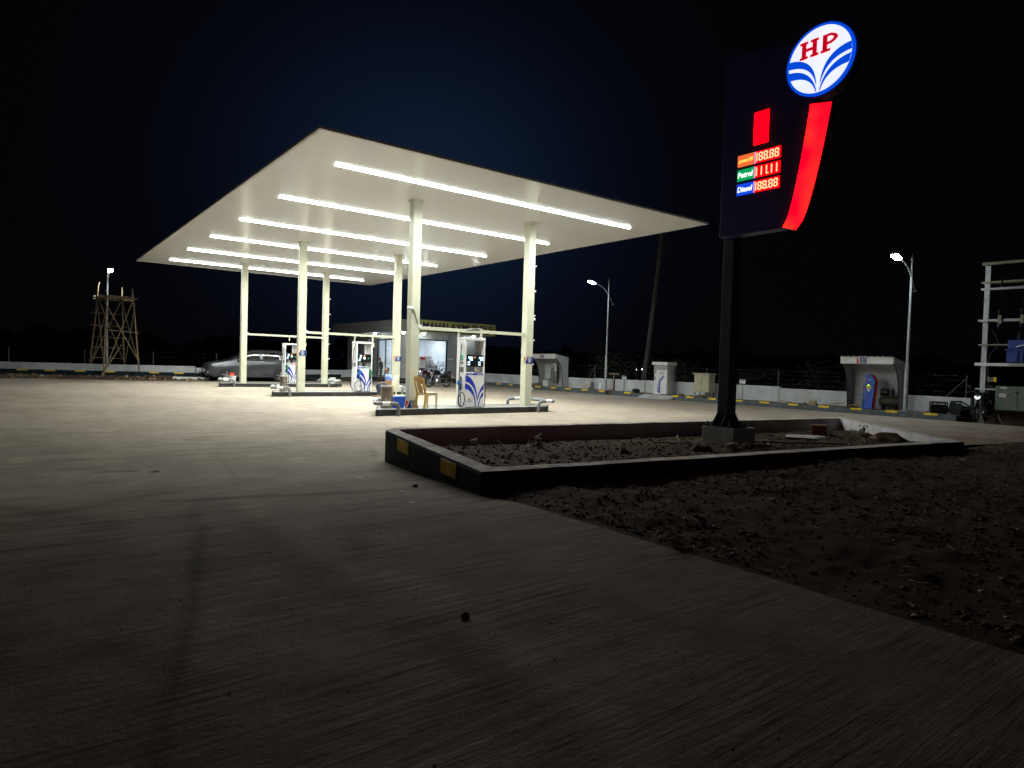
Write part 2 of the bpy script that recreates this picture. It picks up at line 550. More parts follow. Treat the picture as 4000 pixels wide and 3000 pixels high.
    if kind == 'concrete':
        so = N.new('ShaderNodeAttribute'); so.attribute_name = 'falloff_dirt'
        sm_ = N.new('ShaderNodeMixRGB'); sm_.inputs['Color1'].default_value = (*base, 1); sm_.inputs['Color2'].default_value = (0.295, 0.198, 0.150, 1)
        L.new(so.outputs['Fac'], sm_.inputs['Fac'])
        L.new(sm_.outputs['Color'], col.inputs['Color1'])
    L.new(col.outputs['Color'], b.inputs['Base Color'])
    L.new(h, bp.inputs['Height'])
    L.new(bp.outputs['Normal'], b.inputs['Normal'])
    return m

CONC = ground_mat('swept_concrete', (0.44, 0.375, 0.305), 'concrete')
EARTH = ground_mat('dark_earth', (0.125, 0.085, 0.060), 'earth')
EARTH2 = ground_mat('brown_dry_earth', (0.14, 0.10, 0.072), 'earth')

# dark or pale marks worn into the concrete: (polyline, half width, factor, softness)
STAINS = [
    ([(1.1, 6.45), (1.54, 6.30), (2.1, 6.05), (2.81, 5.77), (3.6, 5.6)], 0.10, 0.50),
    ([(0.75, 3.6), (0.95, 4.6), (1.15, 5.6), (1.35, 6.4)], 0.07, 0.80),
    ([(1.06, 4.89), (0.8, 3.82), (0.6, 3.0), (0.36, 2.15), (0.2, 1.4)], 0.035, 0.55),
    ([(2.3, 9.5), (2.0, 7.6), (1.75, 6.8)], 0.025, 0.78),
    ([(1.62, 6.1), (1.46, 4.09), (1.48, 3.22), (1.71, 2.9), (1.60, 2.03), (1.5, 1.3)], 0.10, 1.26),
    ([(1.3, 4.6), (1.28, 3.6), (1.3, 2.9), (1.45, 2.4), (1.35, 1.6)], 0.13, 0.74),
    ([(-0.2, 7.2), (0.25, 6.4), (0.5, 5.6), (0.42, 4.6)], 0.16, 0.74),
    ([(0.4, 10.6), (0.75, 10.5)], 0.05, 0.55), ([(0.9, 9.3), (1.2, 9.2)], 0.06, 0.5),
    ([(2.35, 12.2), (2.7, 12.05)], 0.06, 0.55), ([(3.0, 10.8), (3.3, 10.75)], 0.05, 0.6),
    ([(0.3, 2.9), (0.55, 2.4), (1.0, 2.05)], 0.07, 0.72),
    ([(2.0, 2.35), (2.2, 1.9), (2.5, 1.85)], 0.03, 1.22),
    ([(-3.5, 7.8), (-2, 6.9), (-0.6, 6.3), (0.4, 6.4), (1.2, 7.1)], 0.18, 0.76), ([(-2.6, 6.2), (-1.2, 5.2), (-0.3, 4.0), (0.0, 2.8)], 0.13, 0.74), ([(0.9, 3.0), (1.6, 3.6), (2.3, 4.8), (2.6, 6.4)], 0.10, 0.80), ([(2.6, 1.2), (2.2, 2.6), (2.5, 3.9)], 0.14, 0.80),
    ([(-4.5, 17.5), (-3.2, 16.8), (-2.4, 15.5)], 0.10, 0.70),
    ([(3.5, 26), (6, 19), (7, 12), (6.5, 9.5)], 0.5, 0.93), ([(-2, 30), (0, 20), (0.5, 12)], 0.6, 0.92),
]
def stain(x, y):
    f = 1.0
    for pl, w, k in STAINS:
        best = 1e9
        for (ax, ay), (bx_, by) in zip(pl[:-1], pl[1:]):
            dx, dy = bx_ - ax, by - ay
            t = max(0, min(1, ((x - ax) * dx + (y - ay) * dy) / (dx * dx + dy * dy)))
            best = min(best, math.hypot(x - ax - dx * t, y - ay - dy * t))
            if best == 0: break
        if best < w * 2.2:
            e = math.exp(-(best / w) ** 2) * (0.6 + 0.8 * (0.5 + 0.5 * noise.noise(Vector((x * 3, y * 3, 1.7)))))
            f *= 1 + (k - 1) * min(1, e)
    return f

def falloff_dirt(x, y):
    # patchy brown dirt, plus the fading of light towards the road painted in
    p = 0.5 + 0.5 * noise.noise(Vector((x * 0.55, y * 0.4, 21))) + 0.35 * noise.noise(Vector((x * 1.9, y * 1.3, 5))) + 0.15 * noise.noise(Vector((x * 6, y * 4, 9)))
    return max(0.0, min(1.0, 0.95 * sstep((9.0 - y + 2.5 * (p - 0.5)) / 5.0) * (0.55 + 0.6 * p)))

def axis_pts(spans):
    out = []
    for a, b, s in spans:
        n = max(1, round((b - a) / s))
        out += [a + (b - a) * i / n for i in range(n)]
    out.append(spans[-1][1])
    return out

def sheet(name, xs, ys, keep, zf, m, st=False):
    idx, vs, fs = {}, [], []
    def vid(i, j):
        if (i, j) not in idx:
            idx[(i, j)] = len(vs)
            vs.append((xs[i], ys[j], zf(xs[i], ys[j])))
        return idx[(i, j)]
    for i in range(len(xs) - 1):
        for j in range(len(ys) - 1):
            if keep((xs[i] + xs[i + 1]) / 2, (ys[j] + ys[j + 1]) / 2):
                fs.append((vid(i, j), vid(i + 1, j), vid(i + 1, j + 1), vid(i, j + 1)))
    me = bpy.data.meshes.new(name)
    me.from_pydata(vs, [], fs)
    me.materials.append(m)
    for p in me.polygons: p.use_smooth = True
    if st:
        a = me.attributes.new('stain', 'FLOAT', 'POINT')
        a.data.foreach_set('value', [stain(v[0], v[1]) for v in vs])
        a = me.attributes.new('falloff_dirt', 'FLOAT', 'POINT')
        a.data.foreach_set('value', [falloff_dirt(v[0], v[1]) for v in vs])
        a = me.attributes.new('broomed', 'FLOAT', 'POINT')     # the ramp up to the road was left with a broomed finish
        a.data.foreach_set('value', [0.18 + 0.82 * sstep((8.0 - v[1]) / 3.0) * sstep((v[0] + 3.5) / 4.0) for v in vs])
    o = bpy.data.objects.new(name, me)
    COL.objects.link(o)
    return struct(o)

XE = 3.33                                   # straight edge of the concrete beside the dirt verge
def conc_front(x):                          # front edge of the concrete right of the planter
    return 4.30 if x < 12.6 else 4.30 + 0.05 * (x - 12.6)
def conc_keep(x, y):
    if x < XE: return True
    if x < 3.43: return y > 4.9
    return y > (5.0 if x < 11.4 else conc_front(x))
def far_edge(x):                            # where the concrete stops at the far left
    return 41.75 - 0.27 * max(0, x) * (1 if x < 9 else 9 / x) if x < 9 else 46
xs = axis_pts([(-60, -12, 4), (-12, -3, 0.6), (-3, 3.33, 0.045), (3.33, 3.43, 0.1), (3.43, 11.4, 0.4), (11.4, 25.02, 0.5)])
ys = axis_pts([(-14, 0.6, 1.2), (0.6, 7.2, 0.045), (7.2, 13, 0.1), (13, 20, 0.35), (20, 47, 0.5)])
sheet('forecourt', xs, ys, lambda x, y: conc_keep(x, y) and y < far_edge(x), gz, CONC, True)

# the land all around, below everything
fm = MB().add([(-900, -700, -0.12), (1100, -700, -0.12), (1100, 1300, -0.12), (-900, 1300, -0.12)], [(0, 1, 2, 3)])
struct(fm.build('field', EARTH2))

# the strip of earth below the left boundary wall
def left_wall_y(x):
    pts = [(-60, 62.0), (-12, 49.5), (-0.57, 45.6), (8.66, 42.6), (14, 42.4), (21.4, 46.5)]
    for (a, b), (c, d) in zip(pts[:-1], pts[1:]):
        if x <= c: return b + (d - b) * (x - a) / (c - a)
    return 46.5
def verge_left_z(x, y):
    e = far_edge(x) if x < 9 else 41.2
    t = max(0, min(1, (y - e) / max(0.4, left_wall_y(x) - 1.2 - e)))
    return -0.03 + 0.2 * t + 0.05 * noise.noise(Vector((x * 1.5, y * 1.5, 0))) + 0.03 * noise.noise(Vector((x * 5, y * 5, 3)))
sheet('earth_strip', axis_pts([(-40, -6, 1), (-6, 14, 0.22), (14, 21, 0.6)]), axis_pts([(38.6, 46, 0.22), (46, 58, 1)]),
      lambda x, y: y > (far_edge(x) if x < 9 else 42) - 0.35 and y < left_wall_y(x) + 0.2, verge_left_z, EARTH2)

# bare dirt beside the concrete, in front of the planter
def verge_z(x, y):
    e = max(0.0, min((x - XE + 0.03) / 0.35, 1.0))
    n = 0.05 * noise.noise(Vector((x * 0.9, y * 0.9, 5))) + 0.032 * noise.noise(Vector((x * 3.1, y * 3.1, 9))) + 0.022 * noise.noise(Vector((x * 8, y * 8, 2)))
    z = gz(x, y) - 0.012 * (1 - e) + 0.012 * e + n * (0.45 + 0.55 * e)
    if x > 10.8:
        d = conc_front(x) - y
        z -= 0.08 * (1 - max(0, min(1, (d + 0.1) / 0.5))) * sstep((x - 10.8) / 1.0)
    return z
sheet('dirt_verge', axis_pts([(XE - 0.14, 8, 0.045), (8, 26, 0.14)]), axis_pts([(-8, 0.4, 0.5), (0.4, 5.1, 0.045)]),
      lambda x, y: (y < 5.05 if x < 11 else y < conc_front(x) + 0.15), verge_z, EARTH)

def clods(name, n, region, zf, size, seed, m, pale=0.0, kind='stuff', flat=0.65):
    rnd = random.Random(seed)
    mb = MB()
    for i in range(n):
        x, y = region(rnd)
        if x is None: continue
        r = size[0] + (size[1] - size[0]) * rnd.random() ** 4
        q_ = rnd.random(); mb.mi(2 if q_ < pale * 0.3 else 1 if q_ < pale else 0)
        # an 8-faced angular clod
        c = Vector((x, y, zf(x, y) + r * 0.22))
        a = rnd.random() * 6
        R = Matrix.Rotation(a, 3, 'Z') @ Matrix.Rotation(rnd.uniform(-.5, .5), 3, 'X')
        k = [rnd.uniform(0.6, 1.25) for _ in range(7)]
        P = [(1, 0, -.1), (.3, .9, .1), (-.8, .6, -.1), (-.9, -.5, .1), (.2, -.95, 0), (0.1, 0, flat), (0, 0, -flat)]
        mb.add([c + (R @ Vector(p)) * r * q for p, q in zip(P, k)],
               [(0, 1, 5), (1, 2, 5), (2, 3, 5), (3, 4, 5), (4, 0, 5), (1, 0, 6), (2, 1, 6), (3, 2, 6), (4, 3, 6), (0, 4, 6)])
    return struct(mb.build(name, [m, ROCK, mat('pale_stone_chip', (0.40, 0.35, 0.30), 0.9, var=0.2)]), kind)

def reg_verge(rnd):
    x = 3.42 + 15 * rnd.random() ** 1.6
    lim = 4.87 - 0.121 * (x - 3.37) - 0.04 if x < 11.7 else conc_front(x) - 0.05
    y = lim - (lim - 0.8) * rnd.random() ** 1.35
    if noise.noise(Vector((x * 0.8, y * 0.8, 12))) < rnd.uniform(-0.8, 0.12): return None, None
    return x, y
clods('dirt_clods', 22000, reg_verge, verge_z, (0.003, 0.027), 3, ROCKD, 0.25, flat=0.42)

def straws(name, n, region, zf, seed, m):
    rnd = random.Random(seed)
    mb = MB()
    for i in range(n):
        x, y = region(rnd)
        if x is None: continue
        a, l, w = rnd.random() * 6.3, rnd.uniform(0.02, 0.09), rnd.uniform(0.003, 0.009)
        mb.box((x, y, zf(x, y) + 0.018 + rnd.random() * 0.01), (l, w, 0.003), a, 0, rnd.uniform(-.25, .25))
    return struct(mb.build(name, m), 'stuff')
straws('straw_litter', 700, reg_verge, verge_z, 5, STRAW)

def reg_conc(rnd):
    return rnd.uniform(-2.2, 3.2), 1.0 + 9 * rnd.random() ** 1.5
clods('grit', 700, reg_conc, gz, (0.002, 0.0075), 11, ROCKD, 0.3)

def reg_left(rnd):
    x = rnd.uniform(-9, 12)
    e = far_edge(x) if x < 9 else 42
    return x, e + (left_wall_y(x) - 1.2 - e) * rnd.random()
clods('earth_lumps', 900, reg_left, verge_left_z, (0.02, 0.13), 21, ROCK, 0.3)

# ------------------------------------------------------------------ planter with the totem
A, B, D, C_ = Vector((3.37, 4.87)), Vector((4.25, 8.75)), Vector((15.19, 7.46)), Vector((11.70, 3.86))
def inset(poly, d):
    n = len(poly); out = []
    for i in range(n):
        p, q, r = poly[i - 1], poly[i], poly[(i + 1) % n]
        a = (q - p).normalized(); b = (r - q).normalized()
        na = Vector((-a.y, a.x)); nb = Vector((-b.y, b.x))
        # polygon is clockwise here, so the inside lies on the right
        na, nb = -na, -nb
        k = (na + nb) / (1 + na.dot(nb))
        out.append(q + k * d)
    return out
def rounded(poly, r, n=5):
    out = []
    for i in range(len(poly)):
        p, q, s = poly[i - 1], poly[i], poly[(i + 1) % len(poly)]
        rr = r[i]
        if rr <= 0: out.append(q); continue
        a = q + (p - q).normalized() * rr; b = q + (s - q).normalized() * rr
        for k in range(n + 1):
            t = k / n
            out.append(a * (1 - t) ** 2 + q * 2 * t * (1 - t) + b * t * t)
    return out
OUT = [A, B, D, C_]
INN = inset(OUT, 0.20)
RO = rounded(OUT, [0.0, 0.42, 0.35, 0.0])
RI = rounded(INN, [0.0, 0.22, 0.18, 0.0])
PZ = 0.47
_RO, _RI = [], []
for i in range(len(RO)):
    a, b = RO[i], RO[(i + 1) % len(RO)]; c, d = RI[i], RI[(i + 1) % len(RI)]
    n = max(1, round((b - a).length / 0.2))
    for k in range(n):
        p, q = a.lerp(b, k / n), c.lerp(d, k / n)
        j = lambda v, z: Vector((noise.noise(Vector((v.x * 4, v.y * 4, z))), noise.noise(Vector((v.x * 4, v.y * 4, z + 7))))) * 0.008 + Vector((noise.noise(Vector((v.x * 17, v.y * 17, z))), 0)) * 0.005
        _RO.append(p + j(p, 1)); _RI.append(q + j(q, 3))
RO, RI = _RO, _RI
pl = thing('planter', 'low dark kerb wall planter round the price totem with yellow marks on its end', 'planter', (0, 0, 0))
def ring(a, b, za, zb, mb):
    n = len(a)
    jz = lambda p, z: z + (0.007 * noise.noise(Vector((p.x * 2.3, p.y * 2.3, 2))) + 0.004 * noise.noise(Vector((p.x * 13, p.y * 13, 4))) if z > 0.3 else 0)
    vs = [(p.x, p.y, jz(p, za)) for p in a] + [(p.x, p.y, jz(p, zb)) for p in b]
    mb.add(vs, [(i, (i + 1) % n, n + (i + 1) % n, n + i) for i in range(n)])
m = MB(); ring(RO, RO, -0.1, PZ - 0.03, m); ring(RO, [p.lerp(q, 0.06) for p, q in zip(RO, RI)], PZ - 0.03, PZ - 0.004, m)
m.build('outer_face', KERBDARK, pl)
m = MB(); ring([p.lerp(q, 0.06) for p, q in zip(RO, RI)], RI, PZ - 0.004, PZ - 0.004, m)
o = m.build('coping', PLASTER, pl)
m = MB(); ring(RI, RI, PZ - 0.004, 0.0, m); m.build('inner_face', INNERW, pl)
ab = (B - A); al = ab.length; abn = ab.normalized(); outn = Vector((-abn.y, abn.x))
for (sa, sb) in ((0.66, 1.14), (2.42, 2.95)):
    p, q = A + abn * sa + outn * 0.008, A + abn * sb + outn * 0.008
    zt, zb = PZ - 0.035, PZ - 0.185
    mm = MB()
    p2, q2 = p - outn * 0.02, q - outn * 0.02
    mm.add([(p.x, p.y, zb), (q.x, q.y, zb), (q.x, q.y, zt), (p.x, p.y, zt), (p2.x, p2.y, zb), (q2.x, q2.y, zb), (q2.x, q2.y, zt), (p2.x, p2.y, zt)],
           [(0, 1, 2, 3), (4, 7, 6, 5), (0, 4, 5, 1), (3, 2, 6, 7), (0, 3, 7, 4), (1, 5, 6, 2)])
    mm.build('yellow_mark', YELLOW, pl)

def in_planter(x, y, d=0.22):
    P = inset(OUT, d)
    for i in range(4):
        p, q = P[i], P[(i + 1) % 4]
        e = q - p
        if e.x * (y - p.y) - e.y * (x - p.x) > 0: return False
    return True
def soil_z(x, y):
    z = 0.27 + 0.03 * noise.noise(Vector((x * 1.1, y * 1.1, 4))) + 0.03 * noise.noise(Vector((x * 3.7, y * 3.7, 8))) + 0.014 * noise.noise(Vector((x * 10, y * 10, 1)))
    # banked up towards the front wall, a hollow along the back, a heap round the plinth
    yf = 4.87 - 0.121 * (x - 3.37)
    z += 0.11 * sstep((yf + 1.9 - y) / 1.7)
    yb = 8.75 - 0.118 * (x - 4.25)
    z -= 0.07 * sstep((y - yb + 1.0) / 0.8)
    z += 0.07 * math.exp(-((x - 8.7) ** 2 + (y - 5.9) ** 2) / 0.9)
    return z
sheet('planter_soil', axis_pts([(3.4, 15.2, 0.08)]), axis_pts([(3.9, 8.8, 0.08)]), lambda x, y: in_planter(x, y, 0.14), soil_z, EARTH)
def reg_pl(rnd):
    x, y = rnd.uniform(3.4, 15.2), rnd.uniform(3.9, 8.8)
    return (x, y) if in_planter(x, y, 0.26) else (None, None)
clods('planter_clods', 12000, reg_pl, soil_z, (0.005, 0.042), 8, ROCKD, 0.25, flat=0.5)
straws('planter_straw', 90, reg_pl, soil_z, 9, STRAW)

# plinth under the totem
TX, TY = 8.69, 5.98
tag(MB().box((0, 0, 0.2), (0.53, 0.57, 0.8)).build('concrete_plinth', CEMENT, None, (TX, TY, 0), bevel=0.012),
    'rough square concrete block carrying the sign pole, in the planter', 'plinth')
COL.objects['concrete_plinth'].rotation_euler = (0, 0, math.radians(-2))

# ------------------------------------------------------------------ totem sign
tt = thing('price_totem', 'tall lit fuel price totem with a round HP emblem and red curved blade', 'sign', (8.66, 5.9, 0.6))
def TB(): return MB()
TB().box((0.0, 0.11, 1.44), (0.21, 0.18, 2.82)).build('pole', TOTEM, tt, bevel=0.006)
pm = TB().box((0, 0.11, 0.0135), (0.44, 0.44, 0.025)); pm.build('base_plate', DGREY, tt)
for sx, sy in ((-1, -1), (-1, 1), (1, -1), (1, 1)):
    TB().prism([(0, 0.026), (0.12 * sx, 0.026), (0.12 * sx, 0.05), (0.02 * sx, 0.20), (0, 0.20)], 0.08 * sy - 0.005, 0.08 * sy + 0.005, 'Y').build('gusset', TOTEM, tt, (0.105 * sx, 0.11, 0))
    TB().prism([(0, 0.026), (0.12 * sy, 0.026), (0.12 * sy, 0.05), (0.02 * sy, 0.20), (0, 0.20)], 0.06 * sx - 0.005, 0.06 * sx + 0.005, 'X').build('gusset', TOTEM, tt, (0, 0.11 + 0.09 * sy, 0))
    TB().lathe([(0.018, 0.026), (0.018, 0.05), (0.009, 0.051), (0.009, 0.09)], 8).build('anchor_bolt', GREYM, tt, (0.19 * sx, 0.11 + 0.19 * sy, 0))
TB().box((0, 0.016, 0.62), (0.15, 0.012, 0.09)).build('maker_plate', DGREY, tt)
# face plane x = -0.20 (looking to -x); s runs along +y from the pole, z above plinth top (0.6)
FX = -0.26
def S(s, z): return (s + 0.0, z - 0.6)
def arm_l(z):   # left edge of the red blade
    t = (z - 3.43) / (5.0 - 3.43)
    return -0.86 - 0.325 * t ** 0.62
def arm_r(z):
    t = (z - 3.37) / (4.95 - 3.37)
    return -1.045 - 0.42 * t ** 0.58
zz = [3.43 + (5.0 - 3.43) * i / 14 for i in range(15)]
body = [S(0.17, 3.43)] + [S(arm_l(z) - 0.015, z) for z in zz] + [S(-1.2, 5.3), S(-1.15, 5.9), S(-0.86, 5.90), S(0.165, 6.14)]
TB().prism(body, FX, FX + 0.22, 'X').build('panel_body', mat('totem_panel_navy', (0.075, 0.055, 0.26), 0.5, var=0.15, scale=3), tt, bevel=0.008)
RED_A = emit('lit_red_blade', (1.0, 0.0, 0.006), 4.2, (0.5, 0.02, 0.02))
_n = RED_A.node_tree
_t = _n.nodes.new('ShaderNodeTexCoord'); _z = _n.nodes.new('ShaderNodeTexNoise'); _z.inputs['Scale'].default_value = 2.2; _z.inputs['Detail'].default_value = 1.0
_r = _n.nodes.new('ShaderNodeValToRGB')
_r.color_ramp.elements[0].position = 0.36; _r.color_ramp.elements[0].color = (0.6, 0.0, 0.006, 1)
_r.color_ramp.elements[1].position = 0.70; _r.color_ramp.elements[1].color = (1.0, 0.010, 0.005, 1)
_n.links.new(_t.outputs['Object'], _z.inputs['Vector']); _n.links.new(_z.outputs['Fac'], _r.inputs['Fac'])
_n.links.new(_r.outputs['Color'], _n.nodes['Principled BSDF'].inputs['Emission Color'])
blade_l = [S(arm_l(z), z) for z in zz]
zr = [3.37 + (4.95 - 3.37) * i / 14 for i in range(15)]
blade_r = [S(arm_r(z), z) for z in zr]
TB().prism(blade_l + blade_r[::-1], FX - 0.03, FX - 0.004, 'X').build('red_blade', RED_A, tt, bevel=0.004)
TB().prism([(a[0] - 0.006, a[1]) for a in blade_l] + [(a[0] + 0.012, a[1]) for a in blade_r[::-1]], FX - 0.0035, FX + 0.15, 'X').build('blade_housing', DGREY, tt)
# noise in the emission colour makes the blade's glow uneven and warmer in places
CZ, CS, CR = 5.555, -1.275, 0.458
def disc(r, x0, x1, n=56): return MB().lathe([(r, x0), (r, x1)], n, (0, CS, CZ - 0.6), 'X')
disc(CR + 0.03, FX + 0.02, FX + 0.16).build('emblem_housing', DGREY, tt)
BLUE_L = emit('lit_blue', (0.0, 0.07, 0.72), 0.95, (0.02, 0.08, 0.5))
WHITE_L = emit('lit_white_acrylic', (0.86, 0.90, 1.0), 1.0, (0.8, 0.8, 0.8), 0.05, 3)
RED_L = emit('lit_red_letter', (0.52, 0.0, 0.012), 0.95, (0.5, 0.02, 0.02))
disc(CR, FX - 0.012, FX + 0.02).build('emblem_rim', BLUE_L, tt)
disc(CR - 0.036, FX - 0.018, FX - 0.011).build('emblem_face', WHITE_L, tt)
def E2(u, w):   # emblem coordinates: u to the viewer's right (-y), w up, unit = radius
    return (CS - u * CR, CZ - 0.6 + w * CR)
def clipped(poly):
    out = []
    for u, w in poly:
        k = math.hypot(u, w)
        if k > 0.93: u, w = u * 0.93 / k, w * 0.93 / k
        out.append(E2(u, w))
    return out
def arc(p, q, c, n=14):
    return [((1 - t) ** 2 * p[0] + 2 * t * (1 - t) * c[0] + t * t * q[0], (1 - t) ** 2 * p[1] + 2 * t * (1 - t) * c[1] + t * t * q[1]) for t in [i / n for i in range(n + 1)]]
def petal(side, edge_hi, edge_lo, foot_hi, foot_lo, chi, clo, name, m, x, parent):
    top = arc((edge_hi[0] * side, edge_hi[1]), (foot_hi[0] * side, foot_hi[1]), (chi[0] * side, chi[1]))
    bot = arc((foot_lo[0] * side, foot_lo[1]), (edge_lo[0] * side, edge_lo[1]), (clo[0] * side, clo[1]))
    MB().prism(clipped(top + bot), x - 0.006, x, 'X').build(name, m, parent)
for sd in (-1, 1):
    petal(sd, (0.95, 0.20), (0.97, -0.02), (0.06, -0.62), (0.06, -0.72), (0.16, 0.16), (0.20, -0.03), 'blue_wave', BLUE_L, FX - 0.019, tt)
    petal(sd, (0.97, -0.12), (0.93, -0.36), (0.05, -0.84), (0.045, -0.96), (0.24, -0.14), (0.20, -0.34), 'blue_wave', BLUE_L, FX - 0.019, tt)
# slab-serif H and P
def sl(polys, name, u0, w0, su, sw):
    mb = MB()
    for i, p in enumerate(polys):
        mb.prism([E2(u0 + a * su, w0 + b * sw) for a, b in p], FX - 0.034 - 0.0007 * i, FX - 0.019 - 0.0007 * i, 'X')
    mb.build(name, RED_L, tt)
R4 = lambda a, b, c, d: [(a, b), (c, b), (c, d), (a, d)]
sl([R4(0.1, 0, 0.32, 1), R4(0.68, 0, 0.9, 1), R4(0.3, 0.42, 0.7, 0.58), R4(0, 0, 0.42, 0.13), R4(0.58, 0, 1, 0.13), R4(0, 0.87, 0.42, 1), R4(0.58, 0.87, 1, 1)], 'letter_h', -0.57, 0.135, 0.55, 0.48)
bowl = arc((0.55, 1.0), (0.55, 0.40), (1.30, 0.70), 14)
bowi = arc((0.50, 0.54), (0.50, 0.87), (0.93, 0.70), 14)
sl([R4(0.1, 0, 0.34, 1), R4(0, 0, 0.52, 0.13), [(0.3, 0.87), (0.3, 1.0)] + bowl[0:1] + bowl[1:15] + [(0.3, 0.40), (0.3, 0.54)] + bowi], 'letter_p', 0.05, 0.135, 0.52, 0.48)
# lit price board
def plate(name, sa, sb, za, zb, m, x=FX, d=0.012, parent=tt):
    return MB().bx(x - d, x, -max(-sa, -sb), -min(-sa, -sb), za - 0.6, zb - 0.6).build(name, m, parent)
plate('red_panel', -0.35, -0.572, 4.668, 5.118, emit('lit_red_panel', (1.0, 0.0, 0.0025), 6.0, (0.5, 0.02, 0.02)))
TXW = emit('lit_lettering', (0.95, 1.0, 0.95), 1.2)
DIG = emit('led_digit', (1.0, 0.60, 0.30), 1.5, (0.5, 0.2, 0.1))
DIGB = emit('led_backing', (1.0, 0.0, 0.004), 1.6, (0.1, 0.0, 0.0))
rows = [('power95', 4.405, 4.567, emit('lit_orange', (0.95, 0.16, 0.035), 0.95, (0.7, 0.3, 0.1)), emit('lit_yellow_text', (1.0, 0.75, 0.12), 1.1), '188.88', 0.3),
        ('Petrol', 4.200, 4.362, emit('lit_green', (0.0, 0.36, 0.10), 0.95, (0.1, 0.5, 0.2)), TXW, '111.11', 0.12),
        ('Diesel', 3.995, 4.153, emit('lit_diesel_blue', (0.006, 0.07, 0.85), 0.95, (0.05, 0.1, 0.5)), TXW, '188.88', 0.12)]
SEG = {'8': 'abcdefg', '1': 'ef'}
for word, za, zb, mb_, mt, digs, shr in rows:
    plate('grade_label', -0.105, -0.372, za, zb, mb_)
    h = (zb - za) * (0.50 if word != 'power95' else 0.42)
    text('grade_name', word, mt, tt, (FX - 0.0145, -0.118, za + (zb - za) * 0.25 - 0.6), (0, -1, 0), (0, 0, 1), h, 0.24, 0.004, shr, 0.022)
    plate('label_edge', -0.374, -0.392, za, zb, emit('lit_pink_edge', (0.8, 0.35, 0.75), 0.8))
    plate('led_panel', -0.394, -0.775, za, zb, DIGB)
    s0, w, hh = -0.405, 0.062, (zb - za) * 0.74
    z0 = za + (zb - za) * 0.13 - 0.6
    th = 0.015
    pos = [0.0, 0.040, 0.118, 0.208, 0.286] if digs[1] == '8' else [0.0, 0.078, 0.156, 0.234, 0.312]
    k = 0
    for ch in digs:
        if ch == '.': continue
        y0 = s0 - pos[k] - (0 if (k or digs[1] == '1') else -0.002)
        mb = MB(); x0, x1 = FX - 0.020, FX - 0.0125
        def bar(a, b, c, d): mb.bx(x0, x1, y0 - c, y0 - a, z0 + b, z0 + d)
        if ch == '1' or k == 0:
            bar(0.005, 0, 0.005 + th, hh * 0.48); bar(0.005, hh * 0.52, 0.005 + th, hh)
        else:
            for q in (0, 1):
                bar(0, th * 0.6 + q * hh * 0.5, th, hh * 0.5 - th * 0.4 + q * (hh * 0.5 - th * 0.2)); bar(w - th, th * 0.6 + q * hh * 0.5, w, hh * 0.5 - th * 0.4 + q * (hh * 0.5 - th * 0.2))
            for q in (0, 0.5, 1): bar(th * 0.9, q * (hh - th), w - th * 0.9, q * (hh - th) + th)
        if k == 2: bar(w + 0.004 if ch == '8' else 0.03, 0, w + 0.018 if ch == '8' else 0.044, th)
        mb.build('digit', DIG, tt)
        k += 1
# ------------------------------------------------------------------ canopy
CX0, CX1, CY0, CY1, CH = 4.707, 16.931, 12.635, 36.608, 5.921
cn = thing('canopy', 'huge flat white fuel canopy on six cream columns with six rows of tube lights', 'canopy', ((CX0 + CX1) / 2, (CY0 + CY1) / 2, 0))
def cl(x, y): return x - (CX0 + CX1) / 2, y - (CY0 + CY1) / 2
hx, hy = (CX1 - CX0) / 2, (CY1 - CY0) / 2
def soffit_mat():
    m = bpy.data.materials.new('glossy_soffit_panels')
    m.use_nodes = True
    nt = m.node_tree; N = nt.nodes; L = nt.links
    b = N['Principled BSDF']
    b.inputs['Base Color'].default_value = (0.82, 0.825, 0.81, 1)
    b.inputs['Roughness'].default_value = 0.19
    tc = N.new('ShaderNodeTexCoord')
    w = N.new('ShaderNodeTexWave'); w.bands_direction = 'Y'; w.wave_profile = 'SAW'
    w.inputs['Scale'].default_value = 1.55
    L.new(tc.outputs['Object'], w.inputs['Vector'])
    n = N.new('ShaderNodeTexNoise'); n.inputs['Scale'].default_value = 1.3; n.inputs['Detail'].default_value = 3
    L.new(tc.outputs['Object'], n.inputs['Vector'])
    mr = N.new('ShaderNodeMapRange'); mr.inputs['From Min'].default_value = 0.0; mr.inputs['From Max'].default_value = 0.06
    mr.inputs['To Min'].default_value = 0.0; mr.inputs['To Max'].default_value = 1.0
    L.new(w.outputs['Fac'], mr.inputs['Value'])
    ad = N.new('ShaderNodeMath'); ad.operation = 'MULTIPLY_ADD'; ad.inputs[1].default_value = 3.0
    L.new(n.outputs['Fac'], ad.inputs[0]); L.new(mr.outputs['Result'], ad.inputs[2])
    bp = N.new('ShaderNodeBump'); bp.inputs['Strength'].default_value = 0.22; bp.inputs['Distance'].default_value = 0.004
    L.new(ad.outputs[0], bp.inputs['Height'])
    L.new(bp.outputs['Normal'], b.inputs['Normal'])
    return m
MB().bx(-hx, hx, -hy, hy, CH, CH + 0.03).build('soffit', soffit_mat(), cn)
fm = MB(); zt = CH + 0.045
fm.bx(-hx, hx, -hy - 0.004, -hy + 0.06, CH - 0.012, zt); fm.bx(-hx, hx, hy - 0.06, hy + 0.004, CH - 0.012, zt)
fm.bx(-hx - 0.004, -hx + 0.06, -hy + 0.0605, hy - 0.0605, CH - 0.012, zt); fm.bx(hx - 0.06, hx + 0.004, -hy + 0.0605, hy - 0.0605, CH - 0.012, zt)
fm.build('fascia', mat('pale_edge_trim', (0.5, 0.5, 0.5), 0.45, var=0.1), cn)
